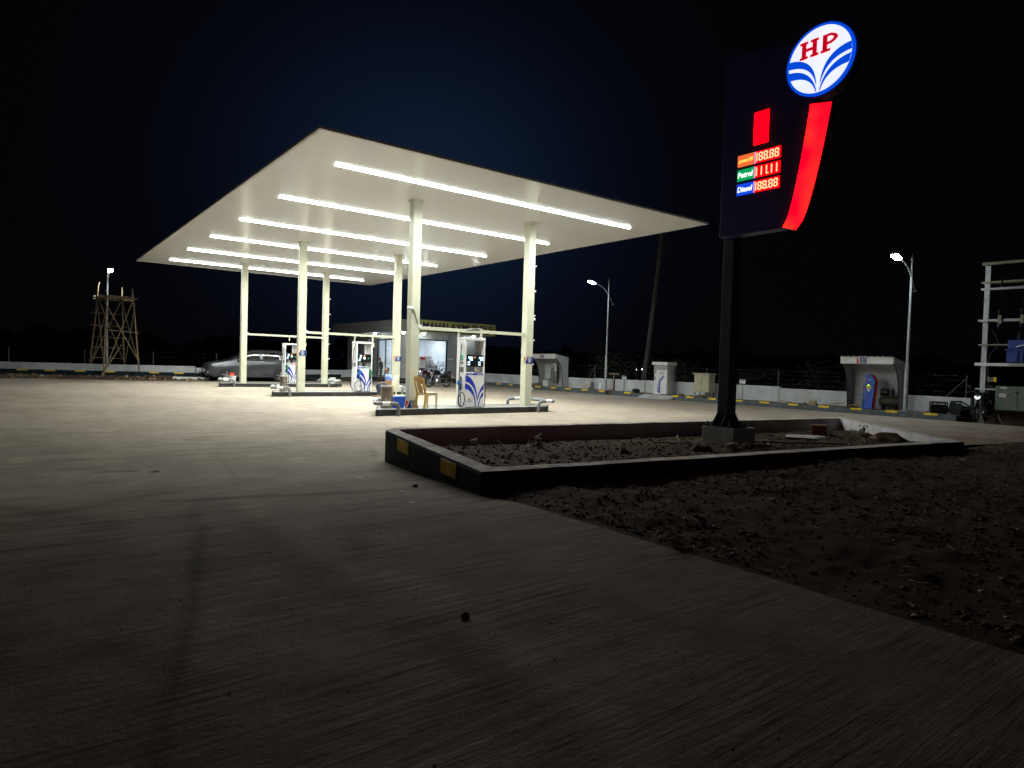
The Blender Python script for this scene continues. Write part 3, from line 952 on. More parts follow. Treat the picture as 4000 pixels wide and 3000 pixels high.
# the roof sheeting lies back from the thin edge
MB().bx(-hx + 1.6, hx - 1.6, -hy + 1.6, hy - 1.6, CH + 0.032, CH + 0.42).build('roof', GALV, cn)
MB().bx(-hx + 0.07, hx - 0.07, -hy + 0.07, hy - 0.07, CH + 0.0305, CH + 0.0318).build('roof_sheet', GALV, cn)
TUBE_M = emit('tube_light', (0.90, 1.0, 0.98), TUBE)
for i in range(6):
    x0, y0 = cl(5.860, 14.691 + 4.006 * i)
    x1, _ = cl(15.644, 0)
    ho = MB().bx(x0 - 0.02, x1 + 0.02, y0 - 0.042, y0 + 0.042, CH - 0.010, CH - 0.001).build('light_channel', WHITE, cn)
    ad = bpy.data.lights.new('row_light', 'AREA')
    ad.shape = 'RECTANGLE'; ad.size = x1 - x0; ad.size_y = 0.05
    ad.energy = TUBE_W; ad.color = (0.93, 1.0, 0.96); ad.spread = math.radians(164)
    ao = bpy.data.objects.new('row_light', ad); COL.objects.link(ao); ao.parent = cn
    ao.location = ((x0 + x1) / 2, y0, CH - 0.039)
    for k in range(8):
        a, b = x0 + (x1 - x0) * k / 8, x0 + (x1 - x0) * (k + 1) / 8
        MB().bx(a + 0.004, b - 0.004, y0 - 0.036, y0 + 0.036, CH - 0.036, CH - 0.0105).build('light_tube', TUBE_M, ho)
COLS = [(8.897, 16.39), (12.97, 16.39), (8.897, 25.333), (12.97, 25.333), (8.897, 33.377), (12.97, 33.377)]
ISL_Z = 0.16
for i, (x, y) in enumerate(COLS):
    lx, ly = cl(x, y)
    c = MB().bx(lx - 0.13, lx + 0.13, ly - 0.13, ly + 0.13, ISL_Z - 0.02, CH - 0.045).build('column', CREAM, cn, bevel=0.006)
    MB().bx(lx - 0.17, lx + 0.17, ly - 0.15, ly + 0.15, CH - 0.0445, CH - 0.0015).build('cap_plate', CREAM, c)
    zs = [4.57, 3.78, 3.01, 2.23, 1.46, 0.69]
    if i in (1, 5):
        for z in zs:
            MB().box((lx + 0.175, ly - 0.06, z), (0.09, 0.035, 0.035), 0, 0, -0.12).box((lx + 0.215, ly - 0.06, z + 0.008), (0.03, 0.05, 0.05)).build('pipe_clip', WHITE2, c)
    if i == 1:
        MB().lathe([(0.005, -0.05), (0.05, -0.03), (0.05, 0.04), (0.0, 0.05)], 12, (lx + 0.19, ly - 0.05, 2.9), 'X').build('small_camera', WHITE2, c)
    if i == 2:
        for z in (3.6, 2.9, 2.25, 1.5, 0.62):
            MB().box((lx - 0.15, ly - 0.12, z), (0.14, 0.03, 0.025)).build('pipe_clip', GREYM, c)
        MB().tube([(lx - 0.15, ly - 0.14, 0.2), (lx - 0.15, ly - 0.14, CH - 0.3)], 0.018).build('conduit', CREAM, c)
    if i == 0:
        MB().lathe([(0.005, -0.08), (0.045, -0.07), (0.045, 0.06), (0.03, 0.09), (0, 0.09)], 12, (lx - 0.20, ly - 0.16, 2.92), 'X').build('cctv_camera', WHITE, c)
        MB().box((lx - 0.14, ly - 0.15, 2.92), (0.06, 0.05, 0.05)).build('camera_bracket', WHITE, c)
        pts = spline([(lx - 0.14, ly - 0.16, 2.92), (lx - 0.07, ly - 0.155, 2.85), (lx + 0.0, ly - 0.15, 2.66), (lx + 0.06, ly - 0.15, 2.50)])
        MB().tube(pts, 0.012).build('camera_cable', RUBBER, c)

# ------------------------------------------------------------------ islands
ISL = [(7.53, 13.44, 15.75, 17.03), (7.62, 13.46, 24.70, 25.97), (7.66, 13.5, 32.75, 34.0)]
names = ['nearest the planter', 'in the middle row', 'in the far row beside the car']
for i, (x0, x1, y0, y1) in enumerate(ISL):
    t = thing('pump_island', 'low black edged raised pump island ' + names[i], 'island', ((x0 + x1) / 2, (y0 + y1) / 2, 0), group='pump islands under the canopy')
    w, d = (x1 - x0) / 2, (y1 - y0) / 2
    sl_ = [0.62, 0.40, 0.30][i]                       # the left end is cut at a slant, the right end chamfered
    P_ = [(-w, -d), (w - 0.05, -d), (w + 0.42, -d + 0.55), (w + 0.42, d), (-w + sl_, d)]
    MB().prism([(x * 0.985, y * 0.93) for x, y in P_], -0.03, ISL_Z, 'Z').build('island_top', STONETOP, t)
    for j in range(5):
        a, b = Vector(P_[j]), Vector(P_[(j + 1) % 5])
        dv = b - a; L_ = dv.length; k_ = max(1, round(L_ / 2.0)); nv = Vector((-dv.y, dv.x)).normalized()
        cuts = [0, 0.36, 0.66, 0.88, 1.0] if j == 0 else [q / k_ for q in range(k_ + 1)]
        for q0, q1 in zip(cuts[:-1], cuts[1:]):
            p, q = a + dv * q0 + dv.normalized() * 0.003, a + dv * q1 - dv.normalized() * 0.003
            o_ = nv * random.uniform(-0.003, 0.003)
            p, q = p + o_, q + o_
            r_, s_ = q + nv * 0.055, p + nv * 0.055
            MB().prism([(p.x, p.y), (q.x, q.y), (r_.x, r_.y), (s_.x, s_.y)], -0.03, ISL_Z + 0.004 + 0.0005 * j, 'Z').build('kerb_stone', BLACKSTONE, t, bevel=0.005)

# ------------------------------------------------------------------ bent pipe guards at the island ends
GPIPE = mat('grey_guard_pipe', (0.17, 0.175, 0.18), 0.5, var=0.15, scale=6)
GWHITE = mat('white_guard_band', (0.75, 0.75, 0.74), 0.5, var=0.06)
def guard(x, y, s, half, label, skew=0.0):
    t = thing('guard_rail', label, 'guard rail', (x, y, 0), 0 if s < 0 else PI, 'bent pipe guards at the island ends')
    # U in plan: foot, up, along x outward, across y, back, down
    SK = lambda pts: [(p[0] + skew * p[1], p[1], p[2]) for p in pts]
    L, H, r = 0.70, 0.335, 0.049
    path = spline(SK([(0.60, -half, -0.02), (0.60, -half, H - 0.16), (0.57, -half, H - 0.04), (0.46, -half, H), (0.14, -half, H), (0.03, -half, H), (-0.05, -half + 0.09, H),
                   (-0.07, -half + 0.22, H), (-0.07, half - 0.22, H), (-0.05, half - 0.09, H), (0.03, half, H), (0.14, half, H), (0.46, half, H), (0.57, half, H - 0.04), (0.60, half, H - 0.16), (0.60, half, -0.02)]), 4)
    MB().tube(path, r, 10).build('pipe', GPIPE, t, smooth=True)
    def band(p, q):
        MB().tube(SK([p, q]), r + 0.003, 12).build('white_band', GWHITE, t, smooth=True)
    for yy in (-half, half): band((0.12, yy, H), (0.34, yy, H))
    MB().tube(spline(SK([(0.0, -half + 0.025, H), (-0.042, -half + 0.09, H), (-0.07, -half + 0.22, H), (-0.07, -half + 0.36, H)]), 3), r + 0.003, 10).build('white_band', GWHITE, t, smooth=True)
    MB().tube(spline(SK([(0.0, half - 0.025, H), (-0.042, half - 0.09, H), (-0.07, half - 0.22, H), (-0.07, half - 0.36, H)]), 3), r + 0.003, 10).build('white_band', GWHITE, t, smooth=True)
    return t
for i, (x0, x1, y0, y1) in enumerate(ISL):
    yc, hf = (y0 + y1) / 2, (y1 - y0) / 2 + 0.16
    where = ['of the nearest island', 'of the middle island', 'of the far island'][i]
    guard(x0 + [0.33, 0.25, 0.22][i], yc, -1, hf, 'grey and white bent pipe guard at the left end ' + where, [0.46, 0.31, 0.24][i])
    guard(x1 + 0.02, yc, 1, hf, 'grey and white bent pipe guard at the right end ' + where)

# ------------------------------------------------------------------ steel tubs standing on the islands and in front of the office
def steel_bin(x, y, z, label, grp='brushed steel cylinders', h=0.62, r=0.16):
    t = thing('steel_bin', label, 'bin', (x, y, z), 0, grp)
    MB().lathe([(r, 0.0), (r, h - 0.05)], 28).build('drum', STEEL, t, smooth=True)
    MB().lathe([(r + 0.004, h - 0.05), (r + 0.008, h - 0.04), (r + 0.008, h), (r - 0.02, h + 0.004), (r - 0.025, h - 0.02)], 28).build('rim', mat('pale_steel_rim', (0.75, 0.74, 0.72), 0.3, 0.7), t, smooth=True)
    MB().lathe([(r + 0.006, 0.0), (r + 0.006, 0.05)], 28).build('foot_ring', GREYM, t, smooth=True)
    return t
steel_bin(8.14, 16.40, ISL_Z + 0.001, 'brushed steel cylinder bin at the left end of the nearest island')
steel_bin(8.23, 25.30, ISL_Z + 0.001, 'brushed steel cylinder bin at the left end of the middle island', r=0.135)

# ------------------------------------------------------------------ dispensers
PW, PD, PH = 0.70, 0.44, 2.05
def scr(mb, x0, x1, z0, z1, d, yb): return mb.bx(x0, x1, yb - d, yb, z0, z1)
LCD = emit('lit_lcd', (0.55, 0.78, 1.0), 1.5, (0.2, 0.3, 0.4))
LCDG = emit('lit_green_lcd', (0.05, 0.35, 0.18), 0.8, (0.02, 0.1, 0.05))
SCREEN = mat('black_display_panel', (0.010, 0.012, 0.014), 0.25, var=0.2)
LGREY = mat('pale_grey_panel', (0.50, 0.50, 0.51), 0.5, var=0.05)
MGREY = mat('mid_grey_panel', (0.14, 0.145, 0.15), 0.5, var=0.1)
def fx(u): return -PW / 2 + 0.02 + (u - 375) / 345.0 * (PW - 0.04)   # print coordinates taken on the front panel
def fz(v): return (1525 - v) / 666.0
def sm(pts, n=4): return [(p.x, p.z) for p in spline([(fx(a), 0, fz(b)) for a, b in pts], n)]
SWOOSH = [
    (sm([(384, 898), (450, 932), (510, 1000), (560, 1110), (590, 1230), (604, 1320)]), sm([(384, 1020), (450, 1052), (510, 1115), (555, 1200), (585, 1310), (600, 1395)])),
    (sm([(377, 1057), (440, 1085), (500, 1155), (545, 1260), (570, 1370), (580, 1512)]), sm([(377, 1163), (430, 1180), (490, 1240), (535, 1320), (557, 1420), (565, 1512)])),
    (sm([(716, 1065), (680, 1120), (640, 1210), (610, 1312)]), sm([(716, 1165), (680, 1200), (645, 1262), (622, 1350), (608, 1395)])),
    (sm([(714, 1225), (680, 1270), (648, 1350), (627, 1440), (620, 1512)]), sm([(714, 1298), (675, 1345), (651, 1410), (639, 1470), (634, 1512)])),
]
def hose(t, pts, m=RUBBER, r=0.014, name='hose'):
    return MB().tube(spline(pts, 6), r, 7).build(name, m, t, smooth=True)
def dispenser(x, y, label, style):
    t = thing('fuel_dispenser', label, 'fuel pump', (x, y, ISL_Z + 0.001), 0, 'fuel dispensers on the islands')
    w, d = PW / 2, PD / 2
    # lower cabinet and its front door
    MB().bx(-w + 0.05, w - 0.05, -d + 0.012, d - 0.012, 0.0, 1.02).build('cabinet', WHITE, t, bevel=0.008)
    door = MB().bx(-w + 0.052, w - 0.052, -d - 0.006, -d + 0.010, 0.02, 1.012).build('front_door', WHITE, t, bevel=0.004)
    MB().bx(-w + 0.05, w - 0.05, -d - 0.002, -d + 0.011, 0.0, 0.018).build('plinth_strip', BLACK, t)
    MB().bx(-0.005, 0.03, -d - 0.012, -d - 0.006, 0.86, 0.885).build('lock', GREYM, door)
    yb = -d - 0.0065
    for hi, lo in SWOOSH:
        MB().prism(hi + lo[::-1], yb - 0.002, yb, 'Y').build('blue_swoosh', BLUEP, door)
    # badge
    bz, bxx = (1525 - 1385) / 666.0, fx(463)
    MB().lathe([(0.085, yb - 0.0015), (0.085, yb)], 24, (bxx, 0, bz), 'Y').build('badge', PRINTW, door)
    text('badge_letters', 'HP', REDP, door, (bxx - 0.045, yb - 0.003, bz + 0.008), (1, 0, 0), (0, 0, 1), 0.052, 0.09, 0.002, 0, 0.035)
    for sd in (-1, 1):
        for k in (0, 1):
            top = arc((0.070 * sd, 0.006 - k * 0.028), (0.004 * sd, -0.050 - k * 0.018), (0.012 * sd, 0.0 - k * 0.02))
            bot = arc((0.004 * sd, -0.062 - k * 0.014), (0.070 * sd, -0.010 - k * 0.028), (0.012 * sd, -0.018 - k * 0.02))
            MB().prism([(bxx + a, bz + b) for a, b in top + bot], yb - 0.003, yb - 0.0015, 'Y').build('badge_wave', PALEBLUE, door)
    # side posts, upper frame
    for s in (-1, 1):
        MB().bx(s * w - (0.05 if s > 0 else 0), s * w + (0.05 if s < 0 else 0), -d, d, 0.0, 2.0).build('side_post', WHITE, t, bevel=0.007)
    MB().bx(-w - 0.006, w + 0.006, -d - 0.01, d + 0.01, 1.955, 2.035).build('top_cap', WHITE, t, bevel=0.01)
    MB().bx(w - 0.28, w - 0.052, -d + 0.16, -d + 0.185, 1.53, 1.953).build('inner_panel', LGREY, t)
    MB().prism([(w - 0.26, 1.94), (w - 0.07, 1.94), (w - 0.16, 1.57)], -d + 0.157, -d + 0.1595, 'Y').build('grey_triangle', mat('grey_triangle_print', (0.33, 0.33, 0.35), 0.5), t)
    # display head
    hd = MB().bx(-w + 0.052, w - 0.052, -d + 0.002, d - 0.002, 1.19, 1.53).build('display_head', SCREEN, t, bevel=0.006)
    yf = -d + 0.0015
    def chars(x0, z0, n, cw, chh, m):
        for k in range(n):
            MB().bx(x0 + k * cw, x0 + (k + 0.72) * cw, yf - 0.003, yf, z0, z0 + chh).build('lcd_digit', m, hd)
    if style == 0:
        for o in (-0.235, 0.135):
            MB().bx(o, o + 0.155, yf - 0.0015, yf, 1.42, 1.48).build('lcd', LCD, hd)
            MB().bx(o + 0.045, o + 0.155, yf - 0.0015, yf, 1.365, 1.412).build('lcd', LCD, hd)
            MB().bx(o - 0.02, o + 0.065, yf - 0.0015, yf, 1.295, 1.34).build('lcd', LCD, hd)
            MB().bx(o - 0.02, o + 0.065, yf - 0.0015, yf, 1.23, 1.275).build('lcd', LCD, hd)
        MB().lathe([(0.035, yf - 0.002), (0.035, yf)], 18, (-0.01, 0, 1.46), 'Y').build('orange_emblem', ORANGEP, hd)
    else:
        MB().bx(-0.2, -0.115, yf - 0.0015, yf, 1.385, 1.49).build('lcd', LCD, hd)
        MB().bx(-0.24, -0.15, yf - 0.0015, yf, 1.31, 1.36).build('lcd', LCD, hd)
        MB().bx(-0.26, -0.17, yf - 0.0015, yf, 1.24, 1.295).build('lcd', LCD, hd)
        MB().lathe([(0.034, yf - 0.002), (0.034, yf)], 18, (0.0, 0, 1.47), 'Y').build('orange_emblem', ORANGEP, hd)
        MB().bx(-0.045, 0.045, yf - 0.002, yf, 1.32, 1.42).build('white_label', PRINTW, hd)
        MB().bx(0.15, 0.21, yf - 0.0015, yf, 1.33, 1.39).build('green_sticker', GREENP, hd)
    # grade band
    if style == 0:
        MB().bx(-w + 0.06, w - 0.06, yb - 0.003, yb - 0.0005, 0.945, 1.005).build('grade_band', BLUEP, door)
        text('grade_word', 'Diesel', PRINTW, door, (-0.235, yb - 0.005, 0.957), (1, 0, 0), (0, 0, 1), 0.034, 0.16, 0.002, 0, 0.012)
        text('grade_word', 'Diesel', PRINTW, door, (0.085, yb - 0.005, 0.957), (1, 0, 0), (0, 0, 1), 0.034, 0.16, 0.002, 0, 0.012)
    else:
        L_, R_ = (BLUEP, GREENP) if style == 1 else (GREENP, REDP)
        words = ('Diesel', 'Petrol') if style == 1 else ('Petrol', 'power95')
        MB().bx(-w + 0.06, -0.002, yb - 0.003, yb - 0.0005, 0.945, 1.005).build('grade_band', L_, door)
        MB().bx(0.002, w - 0.06, yb - 0.003, yb - 0.0005, 0.945, 1.005).build('grade_band', R_, door)
        text('grade_word', words[0], PRINTW, door, (-0.225, yb - 0.005, 0.957), (1, 0, 0), (0, 0, 1), 0.034, 0.17, 0.002, 0, 0.012)
        text('grade_word', words[1], PRINTW, door, (0.06, yb - 0.005, 0.957), (1, 0, 0), (0, 0, 1), 0.034, 0.17, 0.002, 0, 0.012)
        MB().bx(-0.12, -0.01, -0.02, 0.02, 1.022, 1.185).build('notice_card', PRINTW, t)
        MB().bx(0.14, 0.27, -0.02, 0.02, 1.022, 1.17).build('notice_card', LGREY, t)
    # left side: reader, keypad, grey panel
    xl = -w - 0.0005
    if style == 0:
        MB().bx(xl - 0.012, xl, -0.12, -0.03, 1.36, 1.52).build('side_display', LCDG, t)
        MB().bx(xl - 0.01, xl, -0.13, -0.02, 1.26, 1.32).build('keypad', MGREY, t)
        text('side_name', 'gvr', MGREY, t, (xl - 0.002, 0.03, 1.72), (0, -1, 0), (0, 0, 1), 0.035, 0.08, 0.002)
    else:
        MB().bx(xl - 0.01, xl, -0.15, -0.06, 1.22, 1.96).build('side_cover', LGREY, t)
    MB().bx(xl - 0.006, xl, -0.16, 0.06, 1.02, 1.17).build('speaker_grille', MGREY, t)
    # nozzles
    def nozzle(px, py, pz, m, face):
        n = MB()
        if face == 'side':
            MB().bx(xl - 0.02, xl, py - 0.03, py + 0.035, pz - 0.33, pz + 0.06).build('nozzle_boot', BLACK, t)
            n.tube(spline([(xl - 0.05, py + 0.0, pz - 0.10), (xl - 0.06, py - 0.01, pz - 0.2), (xl - 0.05, py - 0.01, pz - 0.32)], 4), 0.026, 8)
            n.box((xl - 0.06, py + 0.02, pz - 0.13), (0.06, 0.15, 0.11), 0, 0.5)
        else:
            MB().bx(px - 0.045, px + 0.045, yb - 0.03, yb - 0.003, pz - 0.33, pz + 0.06).build('nozzle_boot', BLACK, t)
            n.tube(spline([(px + 0.0, yb - 0.06, pz + 0.03), (px + 0.02, yb - 0.07, pz - 0.1), (px + 0.01, yb - 0.06, pz - 0.28)], 4), 0.024, 8)
            n.box((px + 0.02, yb - 0.065, pz - 0.09), (0.09, 0.05, 0.12), 0, 0, 0.4)
        n.build('nozzle', m, t)
    NB = mat('blue_nozzle', (0.03, 0.16, 0.5), 0.4); NG = mat('green_nozzle', (0.02, 0.2, 0.07), 0.4)
    for s in (-1, 1):
        MB().box((s * (w + 0.035), -0.06, 1.86), (0.06, 0.07, 0.09)).build('hose_swivel', WHITE2, t, bevel=0.006)
    if style == 0:
        nozzle(0, -0.05, 0.83, NB, 'side')
        hose(t, [(-w - 0.04, -0.08, 1.83), (-w - 0.09, -0.10, 1.2), (-w - 0.14, -0.14, 0.42), (-w - 0.15, -0.16, 0.12), (-w - 0.09, -0.20, 0.03), (-w - 0.02, -0.22, 0.09), (-w + 0.01, -0.24, 0.26), (-w - 0.03, -0.22, 0.42), (-w - 0.10, -0.18, 0.42), (-w - 0.14, -0.16, 0.24), (-w - 0.12, -0.17, 0.08), (-w - 0.07, -0.15, 0.05), (-w - 0.045, -0.12, 0.2), (-w - 0.05, -0.07, 0.5)])
        hose(t, [(w + 0.04, -0.08, 1.83), (w + 0.05, -0.09, 1.3), (w + 0.10, -0.12, 0.6), (w + 0.09, -0.14, 0.15), (w + 0.05, -0.15, 0.015), (w + 0.02, -0.1, 0.02), (w + 0.03, 0.0, 0.2), (w + 0.02, 0.05, 0.45)])
        MB().box((w + 0.03, 0.03, 0.72), (0.05, 0.12, 0.13), 0, 0.4).build('nozzle', NB, t)
    else:
        nozzle(-w + 0.10, 0, 0.86, NB if style == 1 else NG, 'front')
        nozzle(w - 0.10, 0, 0.86, NG if style == 1 else NG, 'front')
        hose(t, [(-w - 0.04, -0.08, 1.83), (-w - 0.14, -0.16, 1.1), (-w - 0.24, -0.22, 0.5), (-w - 0.22, -0.26, 0.2), (-w - 0.06, -0.30, 0.02), (-w + 0.14, -0.32, 0.02), (-w + 0.30, -0.32, 0.14), (-w + 0.36, -0.31, 0.30), (-w + 0.26, -0.30, 0.44), (-w + 0.06, -0.30, 0.44), (-w - 0.08, -0.28, 0.30), (-w - 0.02, -0.29, 0.10), (-w + 0.12, -0.31, 0.03), (-w + 0.20, -0.31, 0.20), (-w + 0.13, -0.30, 0.55)])
        if style == 1:
            hose(t, [(w + 0.04, -0.08, 1.83), (w + 0.12, -0.16, 1.1), (w + 0.24, -0.3, 0.5), (w + 0.32, -0.46, 0.08), (w + 0.28, -0.56, -0.08), (w + 0.15, -0.62, -0.145), (w - 0.10, -0.62, -0.145), (w - 0.24, -0.56, -0.10), (w - 0.20, -0.42, 0.06), (w - 0.12, -0.31, 0.25), (w - 0.09, -0.29, 0.58)])
        else:
            hose(t, [(w + 0.04, -0.08, 1.83), (w + 0.10, -0.16, 1.1), (w + 0.12, -0.22, 0.4), (w + 0.02, -0.3, 0.05), (w - 0.10, -0.31, 0.10), (w - 0.12, -0.30, 0.5)])
    return t
dispenser(10.73, 16.20, 'white fuel pump with blue diesel band and two lit displays on the nearest island', 0)
dispenser(11.42, 25.30, 'white fuel pump with blue and green bands on the middle island near the seated man', 1)
dispenser(11.45, 34.20, 'white fuel pump with green and red bands on the far island before the car', 2)
ci = bpy.data.objects.new
# crumpled cloth lying on the near pump's ledge
tag(MB().rock((0, 0, 0.018), 0.10, 4, 0.22, 2).build('cloth', mat('tan_cloth', (0.30, 0.17, 0.09), 0.9, var=0.3, scale=14), None, (10.86, 16.05, ISL_Z + 1.022), smooth=True),
    'small crumpled tan cloth left on the ledge of the nearest fuel pump', 'cloth')

# ------------------------------------------------------------------ hose beams between the columns
for i, (yy, z, xp, where) in enumerate([(16.39, 2.40, 10.73, 'over the nearest pump'), (25.333, 2.46, 11.42, 'over the middle pump'), (33.377, 2.54, 11.45, 'over the far pump by the car')]):
    t = thing('hose_beam', 'cream steel beam with hose arms ' + where, 'beam', (0, yy, z), 0, 'cream hose beams between columns')
    MB().bx(8.897 + 0.131, 12.97 - 0.131, -0.04, 0.04, -0.045, 0.045).build('beam', CREAM, t, bevel=0.005)
    MB().bx(xp - 0.36, xp - 0.32, -0.03, 0.01, -0.24, -0.046).build('drop_arm', CREAM, t)
    rb = z - 2.5
    MB().bx(xp + 0.40, xp + 0.45, -0.09, -0.042, -0.36, 0.09).build('drop_arm', CREAM, t)
    MB().bx(xp + 0.39, xp + 0.49, -0.12, -0.042, -0.47, -0.30).build('retractor_box', mat('cream_box', (0.62, 0.56, 0.42), 0.5, var=0.05), t, bevel=0.006)
    MB().tube(spline([(xp + 0.40, -0.065, 0.085), (xp + 0.18, -0.06, 0.07), (xp - 0.05, -0.055, 0.04), (xp - 0.10, -0.05, 0.046)], 4), 0.012).build('cable', GREYM, t)
    MB().bx(xp - 0.08, xp - 0.05, -0.052, 0.052, -0.06, 0.06).build('clamp', CREAM, t)
    MB().box((8.897 + 0.15, -0.09, 0.02), (0.12, 0.10, 0.11)).build('junction_box', WHITE2, t, bevel=0.01)

# ------------------------------------------------------------------ number plates on the columns
def plate_sign(x, y, z, label, flare=False, num='2'):
    t = thing('column_sign', label, 'sign', (x, y, z), 0, 'navy number plates on the columns')
    w, h = 0.19, 0.10
    MB().prism([(-w - (0.01 if flare else 0), -h), (w + (0.01 if flare else 0), -h), (w - (0.025 if flare else 0), h), (-w, h)], -0.008, 0.0, 'Y').build('plate', NAVY, t)
    MB().prism([(-w, -h), (-w + 0.012, -h), (-w + 0.10, h), (-w, h)], -0.0105, -0.0085, 'Y').build('red_corner', REDP if flare else ORANGEP, t)
    MB().prism([(-w + 0.014, -h), (-w + 0.045, -h), (-w + 0.128, h), (-w + 0.102, h)], -0.0105, -0.0085, 'Y').build('white_stripe', PRINTW, t)
    ring_ = MB(); n = 24
    cz, cx_, ro, ri = 0.018, 0.035, 0.062, 0.044
    vs = []
    for k in range(n):
        a = 2 * PI * k / n
        for r in (ro, ri):
            for q in (-0.0105, -0.0085): vs.append((cx_ + r * math.cos(a), q, cz + r * math.sin(a)))
    fs = []
    for k in range(n):
        a, b = 4 * k, 4 * ((k + 1) % n)
        fs += [(a, b, b + 2, a + 2), (a + 1, a + 3, b + 3, b + 1), (a, a + 1, b + 1, b), (a + 2, b + 2, b + 3, a + 3)]
    ring_.add(vs, fs).build('white_ring', PRINTW, t)
    text('number', num, PRINTW, t, (cx_ - 0.02, -0.0095, cz - 0.03), (1, 0, 0), (0, 0, 1), 0.06, 0.04, 0.002, 0, 0.012)
    MB().bx(cx_ - 0.055, cx_ + 0.06, -0.0105, -0.0085, -0.065, -0.053).build('white_caption', PRINTW, t)
    if flare: MB().bx(cx_ - 0.035, cx_ + 0.035, -0.0105, -0.0085, -0.088, -0.075).build('white_caption', PRINTW, t)
    return t
plate_sign(8.87, 25.333 - 0.134, 1.65, 'navy number plate with orange corner on the middle row left column')
plate_sign(12.96, 25.333 - 0.134, 1.55, 'navy number plate with orange corner on the column behind the seated man')
plate_sign(12.94, 16.39 - 0.134, 1.60, 'navy number plate with orange corner on the nearest right column')
plate_sign(8.83, 16.39 - 0.134 - 0.004, 0.262, 'navy number plate with red corner standing at the foot of the nearest column', True)
# ------------------------------------------------------------------ plastic chairs
def chair(x, y, z, rz, label, shell, legs):
    t = thing('plastic_chair', label, 'chair', (x, y, z), rz, 'plastic chairs around the islands')
    # local: front towards -y
    MB().prism(rounded([Vector((-.20, -.22)), Vector((-.19, .19)), Vector((.19, .19)), Vector((.20, -.22))], [.06, .05, .05, .06]), 0.425, 0.45, 'Z').build('seat', legs, t, bevel=0.008)
    # arched back with two slots
    def bk(u, v): return (u, 0.19 + 0.13 * v + 0.05 * (1 - (u / 0.2) ** 2) * v, 0.43 + 0.45 * v)
    def strip(u0, u1, v0, v1, n=7, name='back_slat'):
        mb = MB(); vs = []; fs = []
        for i in range(n + 1):
            v = v0 + (v1 - v0) * i / n
            hw = 0.19 + 0.015 * math.sin(v * PI)
            top = 1.0
            for u in (u0, u1):
                p = bk(u * hw, v)
                vs += [p, (p[0], p[1] + 0.014, p[2])]
        for i in range(n):
            a, b = 4 * i, 4 * i + 4
            fs += [(a, a + 2, b + 2, b), (a + 1, b + 1, b + 3, a + 3), (a, b, b + 1, a + 1), (a + 2, a + 3, b + 3, b + 2)]
        fs += [(0, 1, 3, 2), (4 * n, 4 * n + 2, 4 * n + 3, 4 * n + 1)]
        mb.add(vs, fs).build(name, shell, t, smooth=True)
    strip(-1, -0.62, 0, 0.80); strip(0.62, 1, 0, 0.80); strip(-0.42, 0.42, 0, 0.80)
    rim = [bk(u * 0.19, v) for u, v in [(-1, 0.78), (-0.97, 0.88), (-0.8, 0.97), (-0.4, 1.01), (0, 1.02), (0.4, 1.01), (0.8, 0.97), (0.97, 0.88), (1, 0.78)]]
    lo = [bk(u * 0.19, 0.76) for u in (-1, -0.97, -0.8, -0.4, 0, 0.4, 0.8, 0.97, 1)]
    vs = [p for p in rim] + [p for p in lo] + [(p[0], p[1] + 0.014, p[2]) for p in rim] + [(p[0], p[1] + 0.014, p[2]) for p in lo]
    fs = []
    for i in range(8):
        fs += [(i, i + 1, 10 + i, 9 + i), (18 + i, 27 + i, 28 + i, 19 + i), (i, 18 + i, 19 + i, i + 1), (9 + i, 10 + i, 28 + i, 27 + i)]
    MB().add(vs, fs).build('back_rim', shell, t, smooth=True)
    for sx in (-1, 1):
        MB().prism([(0.155 * sx, 0), (0.20 * sx, 0), (0.205 * sx, 0.43), (0.15 * sx, 0.43)], -0.235, -0.195, 'Y').build('leg', legs, t, bevel=0.005)
        mm = MB()
        a = [(0.15 * sx, 0.22, 0), (0.20 * sx, 0.22, 0), (0.20 * sx, 0.265, 0), (0.15 * sx, 0.265, 0)]
        b = [(0.14 * sx, 0.16, 0.43), (0.20 * sx, 0.16, 0.43), (0.20 * sx, 0.205, 0.43), (0.14 * sx, 0.205, 0.43)]
        mm.loft([a, b]).build('leg', shell, t, bevel=0.005)
        MB().prism([(-0.2, 0.36), (0.18, 0.36), (0.18, 0.425), (-0.2, 0.425)], 0.175 * sx - 0.008, 0.175 * sx + 0.008, 'X').build('seat_apron', legs, t)
    return t
chair(9.17, 16.03, ISL_Z + 0.001, PI / 2 + 0.25, 'ochre yellow plastic chair beside the nearest column on the island', CHAIRY, CHAIRP)
chair(9.04, 17.42, 0.002, PI / 2 - 0.2, 'ochre plastic chair half hidden behind the nearest column and blue bucket', CHAIRY, CHAIRP)
chair(14.35, 25.9, 0.002, PI / 2, 'white plastic chair just showing past the nearest column', WHITE2, WHITE2)
chair(12.06, 24.08, 0.002, -PI / 2, 'cream plastic chair the seated man sits on', CHAIRP, CHAIRP)

